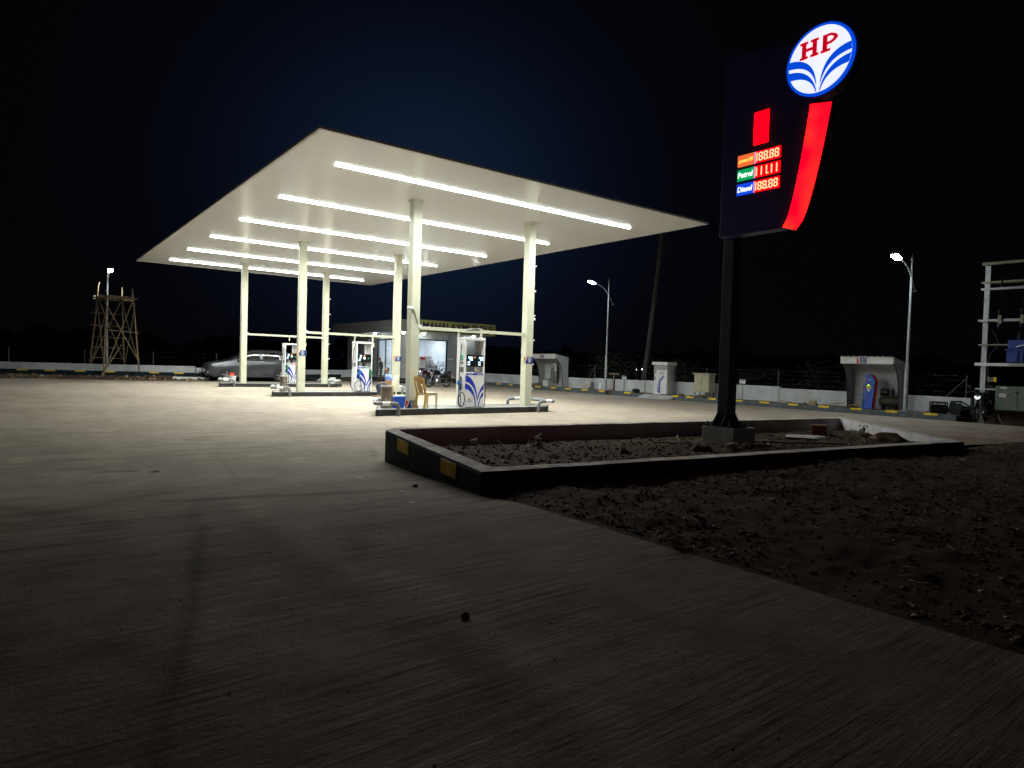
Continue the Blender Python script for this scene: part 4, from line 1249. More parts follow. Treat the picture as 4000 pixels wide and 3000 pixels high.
# ------------------------------------------------------------------ buckets
def bucket(x, y, z, r, h, m, label, rimm=None, handle=True):
    t = thing('bucket', label, 'bucket', (x, y, z))
    MB().lathe([(r * 0.78, 0.0), (r * 0.8, 0.004), (r, h), (r * 1.06, h), (r * 1.06, h - 0.02), (r * 1.01, h - 0.03)], 24).build('tub', m, t, smooth=True)
    if handle:
        MB().tube([(r * math.cos(a) * 1.05, 0.02, h - 0.02 - r * 0.9 * math.sin(a)) for a in [PI * k / 12 for k in range(13)]], 0.005, 5).build('handle', GREYM, t, (0, -r * 0.9, 0))
    return t
b = thing('bucket', 'bright blue square bucket with a lime stick in it, behind the steel bin', 'bucket', (8.50, 16.42, ISL_Z + 0.001))
MB().loft([[(-.16 * k, -.13 * k, zz_), (.16 * k, -.13 * k, zz_), (.16 * k, .13 * k, zz_), (-.16 * k, .13 * k, zz_)] for zz_, k in ((0, .84), (0.03, .86), (0.27, 1.0), (0.27, 1.06), (0.31, 1.07))]).build('tub', BUCKETB, b, bevel=0.006)
tag(MB().tube([(8.56, 16.42, ISL_Z + 0.05), (8.61, 16.44, ISL_Z + 0.30), (8.66, 16.46, 0.58)], 0.011).build('broom_stick', LIMEST), 'lime green stick standing in the blue bucket', 'stick')
bk_ = bucket(8.33, 33.0, ISL_Z + 0.001, 0.155, 0.36, WHITE2, 'cream bucket by the column in front of the car wheel', handle=False)
MB().box((-0.06, -0.02, 0.43), (0.20, 0.16, 0.11), 0.2).build('red_lid', REDBR, bk_, bevel=0.01)
bucket(13.32, 33.1, ISL_Z + 0.001, 0.15, 0.33, WHITE2, 'pale bucket on the far island between the column and pump hoses')

# ------------------------------------------------------------------ people
def skin_mesh(verts, edges, rad, sub=2):
    me = bpy.data.meshes.new('tmp')
    me.from_pydata(verts, edges, [])
    o = bpy.data.objects.new('tmp', me)
    COL.objects.link(o)
    md = o.modifiers.new('s', 'SKIN')
    if not me.skin_vertices: me.attributes.new('skin', 'FLOAT2', 'POINT')
    for i, s in enumerate(me.skin_vertices[0].data):
        s.radius = rad[i] if isinstance(rad[i], tuple) else (rad[i], rad[i])
        s.use_root = (i == 0)
    md.use_smooth_shade = True
    o.modifiers.new('u', 'SUBSURF').levels = sub
    dg = bpy.context.evaluated_depsgraph_get()
    dg.update()
    r = bpy.data.meshes.new_from_object(o.evaluated_get(dg))
    out = ([tuple(v.co) for v in r.vertices], [tuple(p.vertices) for p in r.polygons])
    bpy.data.objects.remove(o); bpy.data.meshes.remove(me); bpy.data.meshes.remove(r)
    return out
def chain(pts, rads):
    return pts, [(i, i + 1) for i in range(len(pts) - 1)], rads
def hand(mb, wrist, dirv, up, size=0.17, curl=0.6, side=1):
    d = Vector(dirv).normalized(); u = Vector(up).normalized(); s = d.cross(u).normalized() * side
    w = Vector(wrist)
    P = lambda a, b, c: tuple(w + d * a + s * b + u * c)
    mb.add(*skin_mesh(*chain([P(0, 0, 0), P(0.04, 0, 0), P(0.085, 0, -0.004)], [0.026, (0.036, 0.02), (0.038, 0.016)]), 1))
    for k, (b, l) in enumerate(((-0.028, 0.062), (-0.009, 0.075), (0.010, 0.070), (0.028, 0.055))):
        mb.add(*skin_mesh(*chain([P(0.075, b, 0), P(0.085 + l * 0.45, b * 1.15, -0.012 * curl), P(0.08 + l * 0.85, b * 1.15, -0.04 * curl), P(0.075 + l * 1.0, b * 1.1, -0.065 * curl)], [0.0095, 0.009, 0.0085, 0.007]), 1))
    mb.add(*skin_mesh(*chain([P(0.02, -0.025, -0.005), P(0.05, -0.052, -0.015), P(0.085, -0.058, -0.03)], [0.012, 0.0105, 0.008]), 1))
def head(mb, c, face, up):
    """an egg with brow, nose, lips, chin and ears; face = looking direction"""
    f = Vector(face).normalized(); u = Vector(up).normalized(); s = f.cross(u)
    C = Vector(c)
    b = bmesh.new()
    bmesh.ops.create_uvsphere(b, u_segments=20, v_segments=16, radius=1)
    vs = []
    for v in b.verts:
        x, y, z = v.co   # y forward, z up
        k = 1 - 0.22 * max(0, -z) ** 1.3
        yy = y * 0.098 * (1 - 0.08 * max(0, -z))
        xx = x * 0.076 * k
        zz_ = z * 0.118
        if y > 0.3 and -0.9 < z < -0.45: yy += 0.012 * (1 - abs(x))            # chin and mouth
        if y > 0.6 and 0.0 < z < 0.35 and abs(x) < 0.6: yy -= 0.008 * (1 if abs(x) > 0.15 else 0)  # eye sockets
        vs.append(C + f * yy + s * xx + u * zz_)
    fs = [tuple(q.index for q in p.verts) for p in b.faces]
    b.free()
    mb.add(vs, fs)
    mb.add(*skin_mesh(*chain([tuple(C + f * 0.085 + u * 0.02), tuple(C + f * 0.105 - u * 0.012), tuple(C + f * 0.098 - u * 0.03)], [0.008, 0.013, 0.012]), 1))
    for q in (-1, 1):
        mb.add(*skin_mesh(*chain([tuple(C + s * 0.072 * q + u * 0.02 - f * 0.012), tuple(C + s * 0.084 * q + u * 0.0 - f * 0.016), tuple(C + s * 0.074 * q - u * 0.03 - f * 0.008)], [0.012, 0.014, 0.009]), 1))
def hair_cap(c, face, up, m, parent, front=0.25, low=-0.35, name='hair', grow=1.06, top_bald=False):
    f = Vector(face).normalized(); u = Vector(up).normalized(); s = f.cross(u); C = Vector(c)
    b = bmesh.new()
    bmesh.ops.create_uvsphere(b, u_segments=24, v_segments=20, radius=1)
    kill = []
    for v in b.verts:
        x, y, z = v.co
        lim = low + (front - low) * max(0.0, min(1.0, (y + 0.25) / 0.75))
        if z < lim: kill.append(v)
        if top_bald and z > 0.80 - 0.25 * (1 if y > 0 else 0): kill.append(v)
    bmesh.ops.delete(b, geom=list(set(kill)), context='VERTS')
    b.verts.index_update()
    mb = MB()
    mb.add([C + f * v.co.y * 0.098 * grow + s * v.co.x * 0.076 * grow + u * v.co.z * 0.118 * grow for v in b.verts], [tuple(q.index for q in p.verts) for p in b.faces])
    b.free()
    return mb.build(name, m, parent, smooth=True)

# seated man, facing -x
mp = thing('person', 'seated barefoot man in a pale blue shirt and dark trousers beside the middle island', 'person', (12.02, 24.08, 0.002))
bd = MB()
bd.add(*skin_mesh(*chain([(-0.02, 0, 0.86), (-0.05, 0, 0.95), (-0.075, 0, 1.04)], [(0.06, 0.055), (0.052, 0.05), (0.05, 0.05)]), 1))
HC = (-0.085, 0, 1.085)
head(bd, HC, (-1, 0.05, -0.05), (-0.08, 0, 1))
for s in (-1, 1):
    bd.add(*skin_mesh(*chain([(0.0, 0.20 * s, 0.68), (-0.02, 0.225 * s, 0.57), (-0.16, 0.17 * s, 0.555), (-0.27, 0.11 * s, 0.575)], [0.047, 0.042, 0.037, 0.026]), 2))
    hand(bd, (-0.27, 0.11 * s, 0.575), (-1, -0.25 * s, -0.08), (0, 0, 1), curl=0.9, side=s)
    fx_ = -0.50 if s < 0 else -0.44
    bd.add(*skin_mesh(*chain([(fx_ + 0.05, 0.10 * s, 0.12), (fx_ + 0.045, 0.10 * s, 0.045), (fx_ - 0.06, 0.105 * s, 0.034), (fx_ - 0.16, 0.11 * s, 0.02)], [0.038, 0.038, (0.04, 0.028), (0.036, 0.018)]), 2))
bd.build('body', SKIN, mp, smooth=True, angle=80)
hair_cap(HC, (-1, 0.05, -0.05), (-0.08, 0, 1), HAIR, mp, 0.86, -0.45)
sh = MB()
V = [(0.02, 0, 0.50), (0.02, 0, 0.62), (-0.01, 0, 0.76), (-0.01, 0, 0.86), (-0.01, 0.10, 0.855), (-0.01, -0.10, 0.855), (0.0, 0.185, 0.82), (0.0, -0.185, 0.82), (0.02, 0.215, 0.68), (0.02, -0.215, 0.68), (-0.03, 0, 0.905)]
Ed = [(0, 1), (1, 2), (2, 3), (3, 4), (3, 5), (4, 6), (5, 7), (6, 8), (7, 9), (3, 10)]
Rd = [(0.15, 0.13), (0.155, 0.135), (0.165, 0.13), (0.13, 0.10), (0.09, 0.085), (0.09, 0.085), (0.075, 0.075), (0.075, 0.075), 0.066, 0.066, (0.06, 0.055)]
sh.add(*skin_mesh(V, Ed, Rd, 2))
so = sh.build('shirt', SHIRT, mp, smooth=True, angle=80)
MB().box((-0.135, -0.09, 0.74), (0.012, 0.075, 0.05)).build('pocket_item', BLACK, mp)
MB().tube(spline([(-0.07, 0.07, 0.88), (-0.16, 0.05, 0.78), (-0.165, 0.0, 0.66), (-0.165, -0.05, 0.78), (-0.07, -0.08, 0.88)], 4), 0.007, 5).build('lanyard', NAVY, mp)
tr = MB()
for s in (-1, 1):
    fx_ = -0.50 if s < 0 else -0.44
    tr.add(*skin_mesh(*chain([(0.05, 0.06 * s, 0.51), (-0.05, 0.09 * s, 0.505), (-0.26, 0.11 * s, 0.50), (-0.42, 0.11 * s, 0.485), (-0.44, 0.11 * s, 0.42), (fx_ + 0.06, 0.105 * s, 0.24), (fx_ + 0.05, 0.10 * s, 0.09)], [0.105, 0.10, 0.088, 0.074, 0.068, 0.062, 0.058]), 2))
tr.add(*skin_mesh(*chain([(0.06, 0, 0.50), (0.0, 0, 0.52), (0.0, 0, 0.56)], [(0.17, 0.11), (0.17, 0.12), (0.155, 0.12)]), 2))
tr.build('trousers', TROU, mp, smooth=True, angle=80)

# standing guard in camouflage near the office door, facing left
gp = thing('person', 'standing stooped man in camouflage clothes before the office doors', 'person', (19.55, 40.3, 0.001), -0.35)
bd = MB()
bd.add(*skin_mesh(*chain([(-0.04, 0, 1.36), (-0.075, 0, 1.43), (-0.1, 0, 1.50)], [0.058, 0.052, 0.05]), 1))
HC2 = (-0.115, 0, 1.535)
head(bd, HC2, (-1, -0.2, -0.15), (-0.15, 0, 1))
for s in (-1, 1):
    bd.add(*skin_mesh(*chain([(-0.03, 0.23 * s, 1.06), (-0.08, 0.235 * s, 0.95), (-0.15, 0.23 * s, 0.86)], [0.04, 0.036, 0.026]), 2))
    hand(bd, (-0.15, 0.23 * s, 0.86), (-0.4, 0, -1), (-1, 0, 0.4), curl=0.8, side=s)
bd.build('body', SKIN, gp, smooth=True, angle=80)
hair_cap(HC2, (-1, -0.2, -0.15), (-0.15, 0, 1), mat('maroon_cap', (0.10, 0.03, 0.03), 0.8), gp, 0.4, -0.1, 'cap', 1.09)
sh = MB()
V = [(0.0, 0, 0.86), (0.0, 0, 1.05), (-0.02, 0, 1.22), (-0.03, 0, 1.34), (-0.03, 0.1, 1.33), (-0.03, -0.1, 1.33), (-0.02, 0.19, 1.29), (-0.02, -0.19, 1.29), (-0.02, 0.235, 1.08), (-0.02, -0.235, 1.08)]
sh.add(*skin_mesh(V, Ed[:9], [(0.15, 0.115), (0.155, 0.115), (0.17, 0.12), (0.13, 0.09), 0.085, 0.085, 0.075, 0.075, 0.06, 0.06], 2))
sh.build('shirt', CAMO, gp, smooth=True, angle=80)
tr = MB()
for s in (-1, 1):
    tr.add(*skin_mesh(*chain([(0.0, 0.05 * s, 0.86), (0, 0.09 * s, 0.78), (-0.02, 0.10 * s, 0.47), (0.02, 0.11 * s, 0.12)], [0.11, 0.1, 0.075, 0.065]), 2))
tr.build('trousers', CAMO, gp, smooth=True, angle=80)
for s in (-1, 1):
    MB().add(*skin_mesh(*chain([(0.03, 0.11 * s, 0.10), (0.02, 0.11 * s, 0.045), (-0.08, 0.115 * s, 0.04), (-0.16, 0.12 * s, 0.035)], [0.05, 0.045, 0.043, 0.034]), 2)).build('boot', BLACK, gp, smooth=True)

# ------------------------------------------------------------------ the car
car = thing('parked_car', 'charcoal grey people carrier parked behind the far island facing left', 'car', (8.68, 40.62, 0.0), 0.0)
def sec(x, w, zb, zt, n=0):
    pts = [(-w * 0.86, zb), (-w * 0.97, zb + 0.06), (-w, zb + (zt - zb) * 0.35), (-w, zb + (zt - zb) * 0.62), (-w * 0.975, zb + (zt - zb) * 0.84), (-w * 0.90, zt - 0.02), (-w * 0.5, zt + 0.02), (0, zt + 0.03)]
    full = pts + [(-a, b) for a, b in pts[-2::-1]]
    return [(x, a, b) for a, b in full]
st = [(0.0, .66, .42, .78), (.04, .76, .34, .90), (.14, .83, .27, 1.0), (.35, .88, .23, 1.06), (.7, .905, .22, 1.11), (1.05, .915, .22, 1.17), (1.5, .915, .22, 1.2), (2.4, .915, .22, 1.235), (3.4, .915, .22, 1.255), (4.2, .90, .24, 1.26), (4.5, .87, .28, 1.22), (4.66, .80, .36, 1.10), (4.70, .70, .46, .95)]
MB().loft([sec(*s) for s in st]).build('body', CARP, car, smooth=True, angle=50)
def roofsec(x, wb, wt, zb, zt):
    pts = [(-wb, zb), (-wb + (wb - wt) * 0.5, zb + (zt - zb) * 0.52), (-wt, zt - 0.05), (-wt * 0.9, zt - 0.01), (-wt * 0.5, zt + 0.02), (0, zt + 0.03)]
    return [(x, a, b) for a, b in pts + [(-a, b) for a, b in pts[-2::-1]]]
rs = [(1.02, .82, .78, 1.12, 1.16), (1.55, .85, .73, 1.16, 1.45), (2.0, .86, .69, 1.18, 1.69), (2.25, .86, .67, 1.19, 1.765), (2.8, .86, .66, 1.2, 1.80), (3.6, .86, .66, 1.21, 1.79), (4.2, .84, .64, 1.21, 1.72), (4.45, .82, .62, 1.2, 1.58), (4.62, .78, .6, 1.15, 1.24)]
MB().loft([roofsec(*s) for s in rs]).build('cabin', CARP, car, smooth=True, angle=50)
def rw(x):   # half widths and roof height of the cabin at x
    for a, b in zip(rs[:-1], rs[1:]):
        if a[0] <= x <= b[0]:
            t = (x - a[0]) / (b[0] - a[0]); return [a[i] + (b[i] - a[i]) * t for i in range(5)]
def side_pt(x, f, sgn):
    _, wb, wt, zb, zt = rw(x)
    z = zb + (zt - zb) * f
    if f < 0.52: w = wb - (wb - wt) * 0.5 * f / 0.52
    else:
        w = wb - (wb - wt) * (0.5 + 0.5 * (f - 0.52) / (max(0.05, (zt - 0.05 - zb) / (zt - zb) - 0.52)))
    return (x, sgn * (w + 0.006), z)
def window(xa, xb, sgn, n=6, f0=0.10, f1=0.84, name='side_window'):
    rings = [[side_pt(xa + (xb - xa) * i / n, f, sgn) for f in (f0, 0.3, 0.52, 0.7, f1)] for i in range(n + 1)]
    MB().loft(rings, closed=False).build(name, GLASSD, car, smooth=True)
for sg in (-1, 1):
    window(1.42, 2.62, sg); window(2.76, 3.62, sg); window(3.74, 4.30, sg, f1=0.78)
# windscreen
wsr = []
for i in range(6):
    x = 1.10 + (2.15 - 1.10) * i / 5
    _, wb, wt, zb, zt = rw(x)
    wsr.append([(x - 0.012, wt * 0.9 * k, zt + (0.012 + 0.02 * (1 - abs(k)))) for k in (-0.95, -0.5, 0, 0.5, 0.95)])
MB().loft(wsr, closed=False).build('windscreen', GLASSD, car, smooth=True)
car.scale = (1.1, 1.0, 1.03)
# doors drawn by thin gaps, handles, trim
for sg in (-1, 1):
    for x in (1.35, 2.70, 3.72):
        MB().box((x, sg * 0.917, 0.74), (0.012, 0.004, 0.86)).build('door_gap', BLACK, car)
    for x in (2.45, 3.45):
        MB().box((x, sg * 0.925, 1.02), (0.20, 0.03, 0.04)).build('door_handle', CHROME, car, bevel=0.008)
    MB().box((2.45, sg * 0.918, 0.42), (2.2, 0.012, 0.035)).build('side_trim', CARP, car)
    MB().box((2.6, sg * 0.90, 1.225), (2.9, 0.02, 0.022)).build('belt_trim', BLACK, car)
    MB().box((1.52, sg * 1.0, 1.22), (0.14, 0.20, 0.14)).build('wing_mirror', CARP, car, bevel=0.03)
    MB().loft([[(0.12, sg * 0.70, 0.82), (0.12, sg * 0.70, 0.93), (0.16, sg * 0.70, 0.95)], [(0.20, sg * 0.845, 0.82), (0.20, sg * 0.845, 0.96), (0.26, sg * 0.82, 0.99)], [(0.62, sg * 0.912, 0.92), (0.66, sg * 0.912, 1.04), (0.72, sg * 0.90, 1.06)]]).build('headlight', LENS, car, smooth=True)
    MB().box((0.06, sg * 0.70, 0.50), (0.05, 0.15, 0.10), sg * 0.3).build('fog_light', LENS, car, bevel=0.01)
    MB().box((4.60, sg * 0.78, 0.98), (0.12, 0.12, 0.24)).build('tail_light', REDP, car, bevel=0.02)
    for x in (0.92, 3.68):
        MB().lathe([(0.40, 0), (0.40, 0.002)], 32, (x, sg * 0.918 - 0.001, 0.36), 'Y').build('wheel_arch', BLACK, car)
        wl = MB().lathe([(0.20, -0.10), (0.31, -0.10), (0.335, -0.07), (0.335, 0.07), (0.31, 0.10), (0.20, 0.10)], 32, (x, sg * 0.84, 0.336), 'Y').build('wheel', RUBBER, car, smooth=True)
        rim_ = MB()
        rim_.lathe([(0.02, 0.094), (0.05, 0.10), (0.05, 0.108), (0.0, 0.112)], 12, (x, sg * 0.84, 0.336), 'Y') if sg > 0 else rim_.lathe([(0.02, -0.094), (0.05, -0.10), (0.05, -0.108), (0.0, -0.112)], 12, (x, sg * 0.84, 0.336), 'Y')
        for k in range(5):
            a = 2 * PI * k / 5 + 0.3
            rim_.box((x + 0.115 * math.cos(a), sg * (0.84 + 0.104), 0.336 + 0.115 * math.sin(a)), (0.2, 0.012, 0.05), 0, 0, -a)
        rim_.build('rim', GREYM, wl)
gr = MB()
for k in range(4): gr.box((0.035 - 0.004 * k, 0, 0.70 + 0.05 * k), (0.03, 1.05, 0.022))
gr.build('grille', BLACK, car)
MB().box((0.01, 0, 0.80), (0.02, 1.1, 0.02)).box((0.012, 0, 0.66), (0.02, 1.0, 0.018)).build('grille_chrome', CHROME, car)
MB().box((0.005, 0, 0.46), (0.03, 0.8, 0.16)).build('lower_intake', BLACK, car, bevel=0.02)
MB().box((-0.012, 0, 0.56), (0.012, 0.5, 0.11)).build('number_plate', PRINTW, car)

# ------------------------------------------------------------------ motorcycles
def motorcycle(x, y, z, rz, label, tank_m, group='motorcycles'):
    t = thing('motorcycle', label, 'motorcycle', (x, y, z), rz, group)   # front towards -x
    for wx, nm in ((-0.63, 'front_wheel'), (0.63, 'rear_wheel')):
        rg = [(0.30, 0, 0)]
        tire = MB(); n = 28
        vs = []; fs = []
        for i in range(n):
            a = 2 * PI * i / n
            for j in range(8):
                b_ = 2 * PI * j / 8
                r = 0.265 + 0.038 * math.cos(b_)
                vs.append((wx + r * math.cos(a), 0.045 * math.sin(b_), 0.303 + r * math.sin(a)))
        for i in range(n):
            for j in range(8): fs.append((i * 8 + j, i * 8 + (j + 1) % 8, ((i + 1) % n) * 8 + (j + 1) % 8, ((i + 1) % n) * 8 + j))
        w = tire.add(vs, fs).build(nm, RUBBER, t, smooth=True)
        h = MB().lathe([(0.05, -0.05), (0.05, 0.05)], 14, (wx, 0, 0.303), 'Y')
        for k in range(6):
            a = PI * k / 6
            h.box((wx, 0, 0.303), (0.5, 0.012, 0.016), 0, 0, a)
        h.build('spokes', GREYM, w)
    MB().tube(spline([(-0.62 + 0.32 * math.cos(a), 0, 0.31 + 0.33 * math.sin(a)) for a in [0.5 + 2.1 * k / 6 for k in range(7)]], 2), 0.05, 6).build('front_mudguard', BLACK, t, smooth=True)
    MB().tube(spline([(0.63 + 0.34 * math.cos(a), 0, 0.33 + 0.35 * math.sin(a)) for a in [-0.1 + 2.2 * k / 6 for k in range(7)]], 2), 0.06, 6).build('rear_mudguard', BLACK, t, smooth=True)
    fk = MB()
    for s in (-1, 1): fk.tube([(-0.63, 0.075 * s, 0.30), (-0.36, 0.075 * s, 0.92)], 0.022, 8)
    fk.build('front_fork', GREYM, t)
    MB().lathe([(0.02, -0.08), (0.075, -0.05), (0.085, 0.0), (0.07, 0.02)], 16, (-0.46, 0, 0.84), 'X').build('headlight', LENS, t, smooth=True)
    MB().box((-0.47, 0, 0.95), (0.10, 0.16, 0.12), 0, 0, -0.4).build('visor', tank_m, t, bevel=0.02)
    hb = MB().tube(spline([(-0.24, -0.36, 0.98), (-0.30, -0.20, 1.03), (-0.35, 0, 0.95), (-0.30, 0.20, 1.03), (-0.24, 0.36, 0.98)], 4), 0.014, 7).build('handlebar', BLACK, t)
    for s in (-1, 1):
        MB().tube([(-0.30, 0.22 * s, 1.03), (-0.33, 0.30 * s, 1.17)], 0.006, 5).box((-0.33, 0.32 * s, 1.2), (0.015, 0.12, 0.08)).build('mirror', CHROME, t)
    tk = []
    for x_, w_, zb, zt in ((-0.34, .06, .80, .90), (-0.24, .13, .72, .96), (-0.05, .15, .70, .97), (0.10, .12, .72, .90), (0.16, .08, .74, .84)):
        tk.append([(x_, -w_ * .7, zb), (x_, -w_, (zb + zt) / 2), (x_, -w_ * .6, zt), (x_, 0, zt + .015), (x_, w_ * .6, zt), (x_, w_, (zb + zt) / 2), (x_, w_ * .7, zb)])
    MB().loft(tk).build('fuel_tank', tank_m, t, smooth=True)
    se = []
    for x_, w_, zb, zt in ((0.12, .09, .72, .83), (0.3, .13, .74, .81), (0.6, .13, .78, .86), (0.86, .09, .84, .92)):
        se.append([(x_, -w_, zb), (x_, -w_ * .9, zt), (x_, w_ * .9, zt), (x_, w_, zb)])
    MB().loft(se).build('seat', RUBBER, t, bevel=0.01)
    MB().box((0.45, 0, 0.66), (0.5, 0.20, 0.16), 0, 0, -0.12).build('side_panel', tank_m, t, bevel=0.03)
    e = MB().box((-0.05, 0, 0.40), (0.34, 0.24, 0.24)).tube([(-0.10, 0, 0.48), (-0.20, 0, 0.68)], 0.085, 10)
    for k in range(4): e.box((-0.11 - 0.025 * k, 0, 0.52 + 0.045 * k), (0.2, 0.22, 0.012), 0, 0, 0.45)
    e.build('engine', GREYM, t)
    MB().tube([(-0.36, 0, 0.86), (-0.30, 0, 0.5), (-0.2, 0, 0.3), (0.2, 0, 0.3), (0.25, 0, 0.6)], 0.025, 7).build('frame', BLACK, t)
    MB().tube(spline([(-0.16, -0.12, 0.46), (-0.22, -0.15, 0.25), (0.1, -0.16, 0.22), (0.5, -0.16, 0.26), (0.95, -0.17, 0.36)], 4), 0.035, 8, 0.05).build('exhaust', CHROME, t, smooth=True)
    MB().box((0.35, 0.1, 0.33), (0.62, 0.03, 0.05)).build('swing_arm', BLACK, t)
    MB().tube([(0.1, 0.14, 0.26), (0.16, 0.3, 0.0)], 0.012, 6).build('side_stand', GREYM, t)
    MB().tube(spline([(0.55, -.12, .86), (0.85, -.11, .95), (1.0, 0, .93), (0.85, .11, .95), (0.55, .12, .86)], 3), 0.012, 6).build('grab_rail', BLACK, t)
    MB().box((0.97, 0, 0.80), (0.06, 0.16, 0.08)).build('tail_light', REDBR, t, bevel=0.015)
    MB().box((1.02, 0, 0.64), (0.01, 0.2, 0.13), 0, 0, -0.2).build('number_plate', PRINTW, t)
    MB().tube([(0.8, 0, 0.8), (1.0, 0, 0.62)], 0.03, 6).build('plate_bracket', BLACK, t)
    return t
MAROON = mat('dark_maroon_paint', (0.10, 0.015, 0.02), 0.25, 0.2)
DARKP = mat('gloss_black_paint', (0.014, 0.014, 0.017), 0.2, 0.1)
m1 = motorcycle(19.67, 33.1, 0.001, 0.10, 'black motorcycle with red tail lamp parked before the office glass', DARKP)
motorcycle(19.75, 34.7, 0.001, 0.35, 'silver and maroon motorcycle parked left of the black one', MAROON)
m3 = motorcycle(26.05, 8.15, -0.01, 0.10, 'dark motorcycle with glinting headlamp between wall end and grey cabinet', DARKP)

GLINT = emit('headlamp_glint_glow', (0.8, 1.0, 0.98), 2.2)  # glowing arc added to stand for the reflection in the headlamp lens
MB().tube(spline([(-0.565, -0.07, 0.87), (-0.57, -0.05, 0.81), (-0.572, 0, 0.785), (-0.57, 0.05, 0.81), (-0.565, 0.07, 0.87)], 4), 0.014, 6).build('headlamp_glint', GLINT, m3)
# ------------------------------------------------------------------ office building
ob = thing('office_building', 'flat roofed grey office with a yellow green name board and bright glass front', 'building', (0, 0, 0))
def part(name, m, x0, x1, y0, y1, z0, z1, parent=ob, bevel=0.0):
    return MB().bx(x0, x1, y0, y1, z0, z1).build(name, m, parent, bevel=bevel)
part('plinth', BLACKSTONE, 20.5, 28.05, 39.5, 51.0, -0.05, 0.30)
part('plinth_top', STONETOP, 20.48, 28.05, 39.48, 51.0, 0.301, 0.33)
part('step', BLACKSTONE, 20.15, 22.6, 39.15, 39.478, -0.05, 0.15)
part('step_tread', STONETOP, 20.13, 22.6, 39.13, 39.478, 0.151, 0.175)
part('canopy_slab', CLADD, 20.52, 28.15, 39.52, 51.1, 3.50, 4.22)
part('fascia_panel', CLAD, 20.49, 20.518, 39.50, 42.9, 3.47, 4.25)
for k in range(3): part('fascia_panel', CLAD, 20.49, 20.518, 42.905 + 2.75 * k, 42.9 + 2.75 * (k + 1), 3.47, 4.25)
part('fascia_panel', CLAD, 20.49, 21.93, 39.47, 39.499, 3.47, 4.25)
part('soffit', CLADL, 20.53, 28.1, 39.53, 51.0, 3.46, 3.496)
# west wall x = 21.5: panels left of the door, door bay, then the corner pillar
for (ya, yb_) in ((45.12, 46.9), (46.92, 48.7), (48.72, 50.5)):
    part('wall_panel', CLAD, 21.5, 21.62, ya, yb_, 0.33, 1.71)
    part('wall_panel', CLAD, 21.5, 21.62, ya, yb_, 1.73, 3.455)
part('lintel', CLADL, 21.5, 21.62, 41.5, 45.11, 3.03, 3.455)
part('corner_pillar', CLADL, 21.5, 22.40, 40.5, 41.45, 0.33, 3.455)
part('south_lintel', CLADL, 22.405, 24.80, 40.5, 40.62, 3.05, 3.455)
for (za, zb) in ((0.33, 1.71), (1.73, 3.455)):
    part('wall_panel', CLAD, 24.81, 26.38, 40.5, 40.62, za, zb)
    part('wall_panel', CLAD, 26.40, 28.0, 40.5, 40.62, za, zb)
part('side_wall', CLADD, 27.88, 28.0, 40.63, 50.6, 0.33, 3.455)
part('rear_wall', CLADL, 21.63, 27.87, 50.45, 50.6, 0.33, 3.455)
part('inner_wall', WHITE, 21.64, 25.46, 44.9, 45.0, 0.33, 3.40)
part('ceiling', WHITE, 21.64, 25.46, 40.64, 44.89, 3.40, 3.45)
part('inner_side', WHITE, 25.40, 25.47, 40.64, 44.89, 0.33, 3.39)
part('ceiling_light', emit('office_light', (0.82, 0.93, 1.0), 42.0), 22.6, 24.6, 42.4, 42.9, 3.36, 3.395)
GLASSP = pane_mat('frosted_office_glass', (0.88, 0.95, 1.0), 0.72, (0.75, 0.80, 0.88))
GLASSF = pane_mat('frosted_film', (0.8, 0.9, 1.0), 0.15, (0.72, 0.78, 0.86))
def glazing(axis, a, b, z0, z1, pos, cuts, nm):
    """frame with panes; axis 'x' runs along x at y=pos, axis 'y' runs along y at x=pos"""
    f = MB()
    def bar(p, q, u, v):
        if axis == 'x': f.bx(p, q, pos - 0.05, pos + 0.05, u, v)
        else: f.bx(pos - 0.05, pos + 0.05, p, q, u, v)
    bar(a, a + 0.10, z0, z1); bar(b - 0.10, b, z0, z1)
    bar(a + 0.101, b - 0.101, z1 - 0.08, z1); bar(a + 0.101, b - 0.101, z0, z0 + 0.06)
    for c in cuts: bar(c - 0.03, c + 0.03, z0 + 0.061, z1 - 0.081)
    fr = f.build(nm, FRAME, ob)
    cc = [a + 0.10] + list(cuts) + [b - 0.10]
    for p, q in zip(cc[:-1], cc[1:]):
        g = MB()
        zz0, zz1 = z0 + 0.061, z1 - 0.081
        if axis == 'x': g.add([(p, pos, zz0), (q, pos, zz0), (q, pos, zz1), (p, pos, zz1)], [(0, 1, 2, 3)])
        else: g.add([(pos, p, zz0), (pos, q, zz0), (pos, q, zz1), (pos, p, zz1)], [(0, 1, 2, 3)])
        g.build('pane', GLASSP, fr)
    return fr
gs = glazing('x', 22.405, 24.80, 0.33, 3.045, 40.56, (), 'front_window')
gd = glazing('y', 42.6, 45.10, 0.33, 3.025, 21.56, (43.75,), 'entrance_door')
gw = glazing('y', 41.46, 42.595, 0.33, 3.025, 21.56, (), 'side_window')
part('door_transom', FRAME, 21.50, 21.615, 41.57, 42.49, 2.55, 2.62)
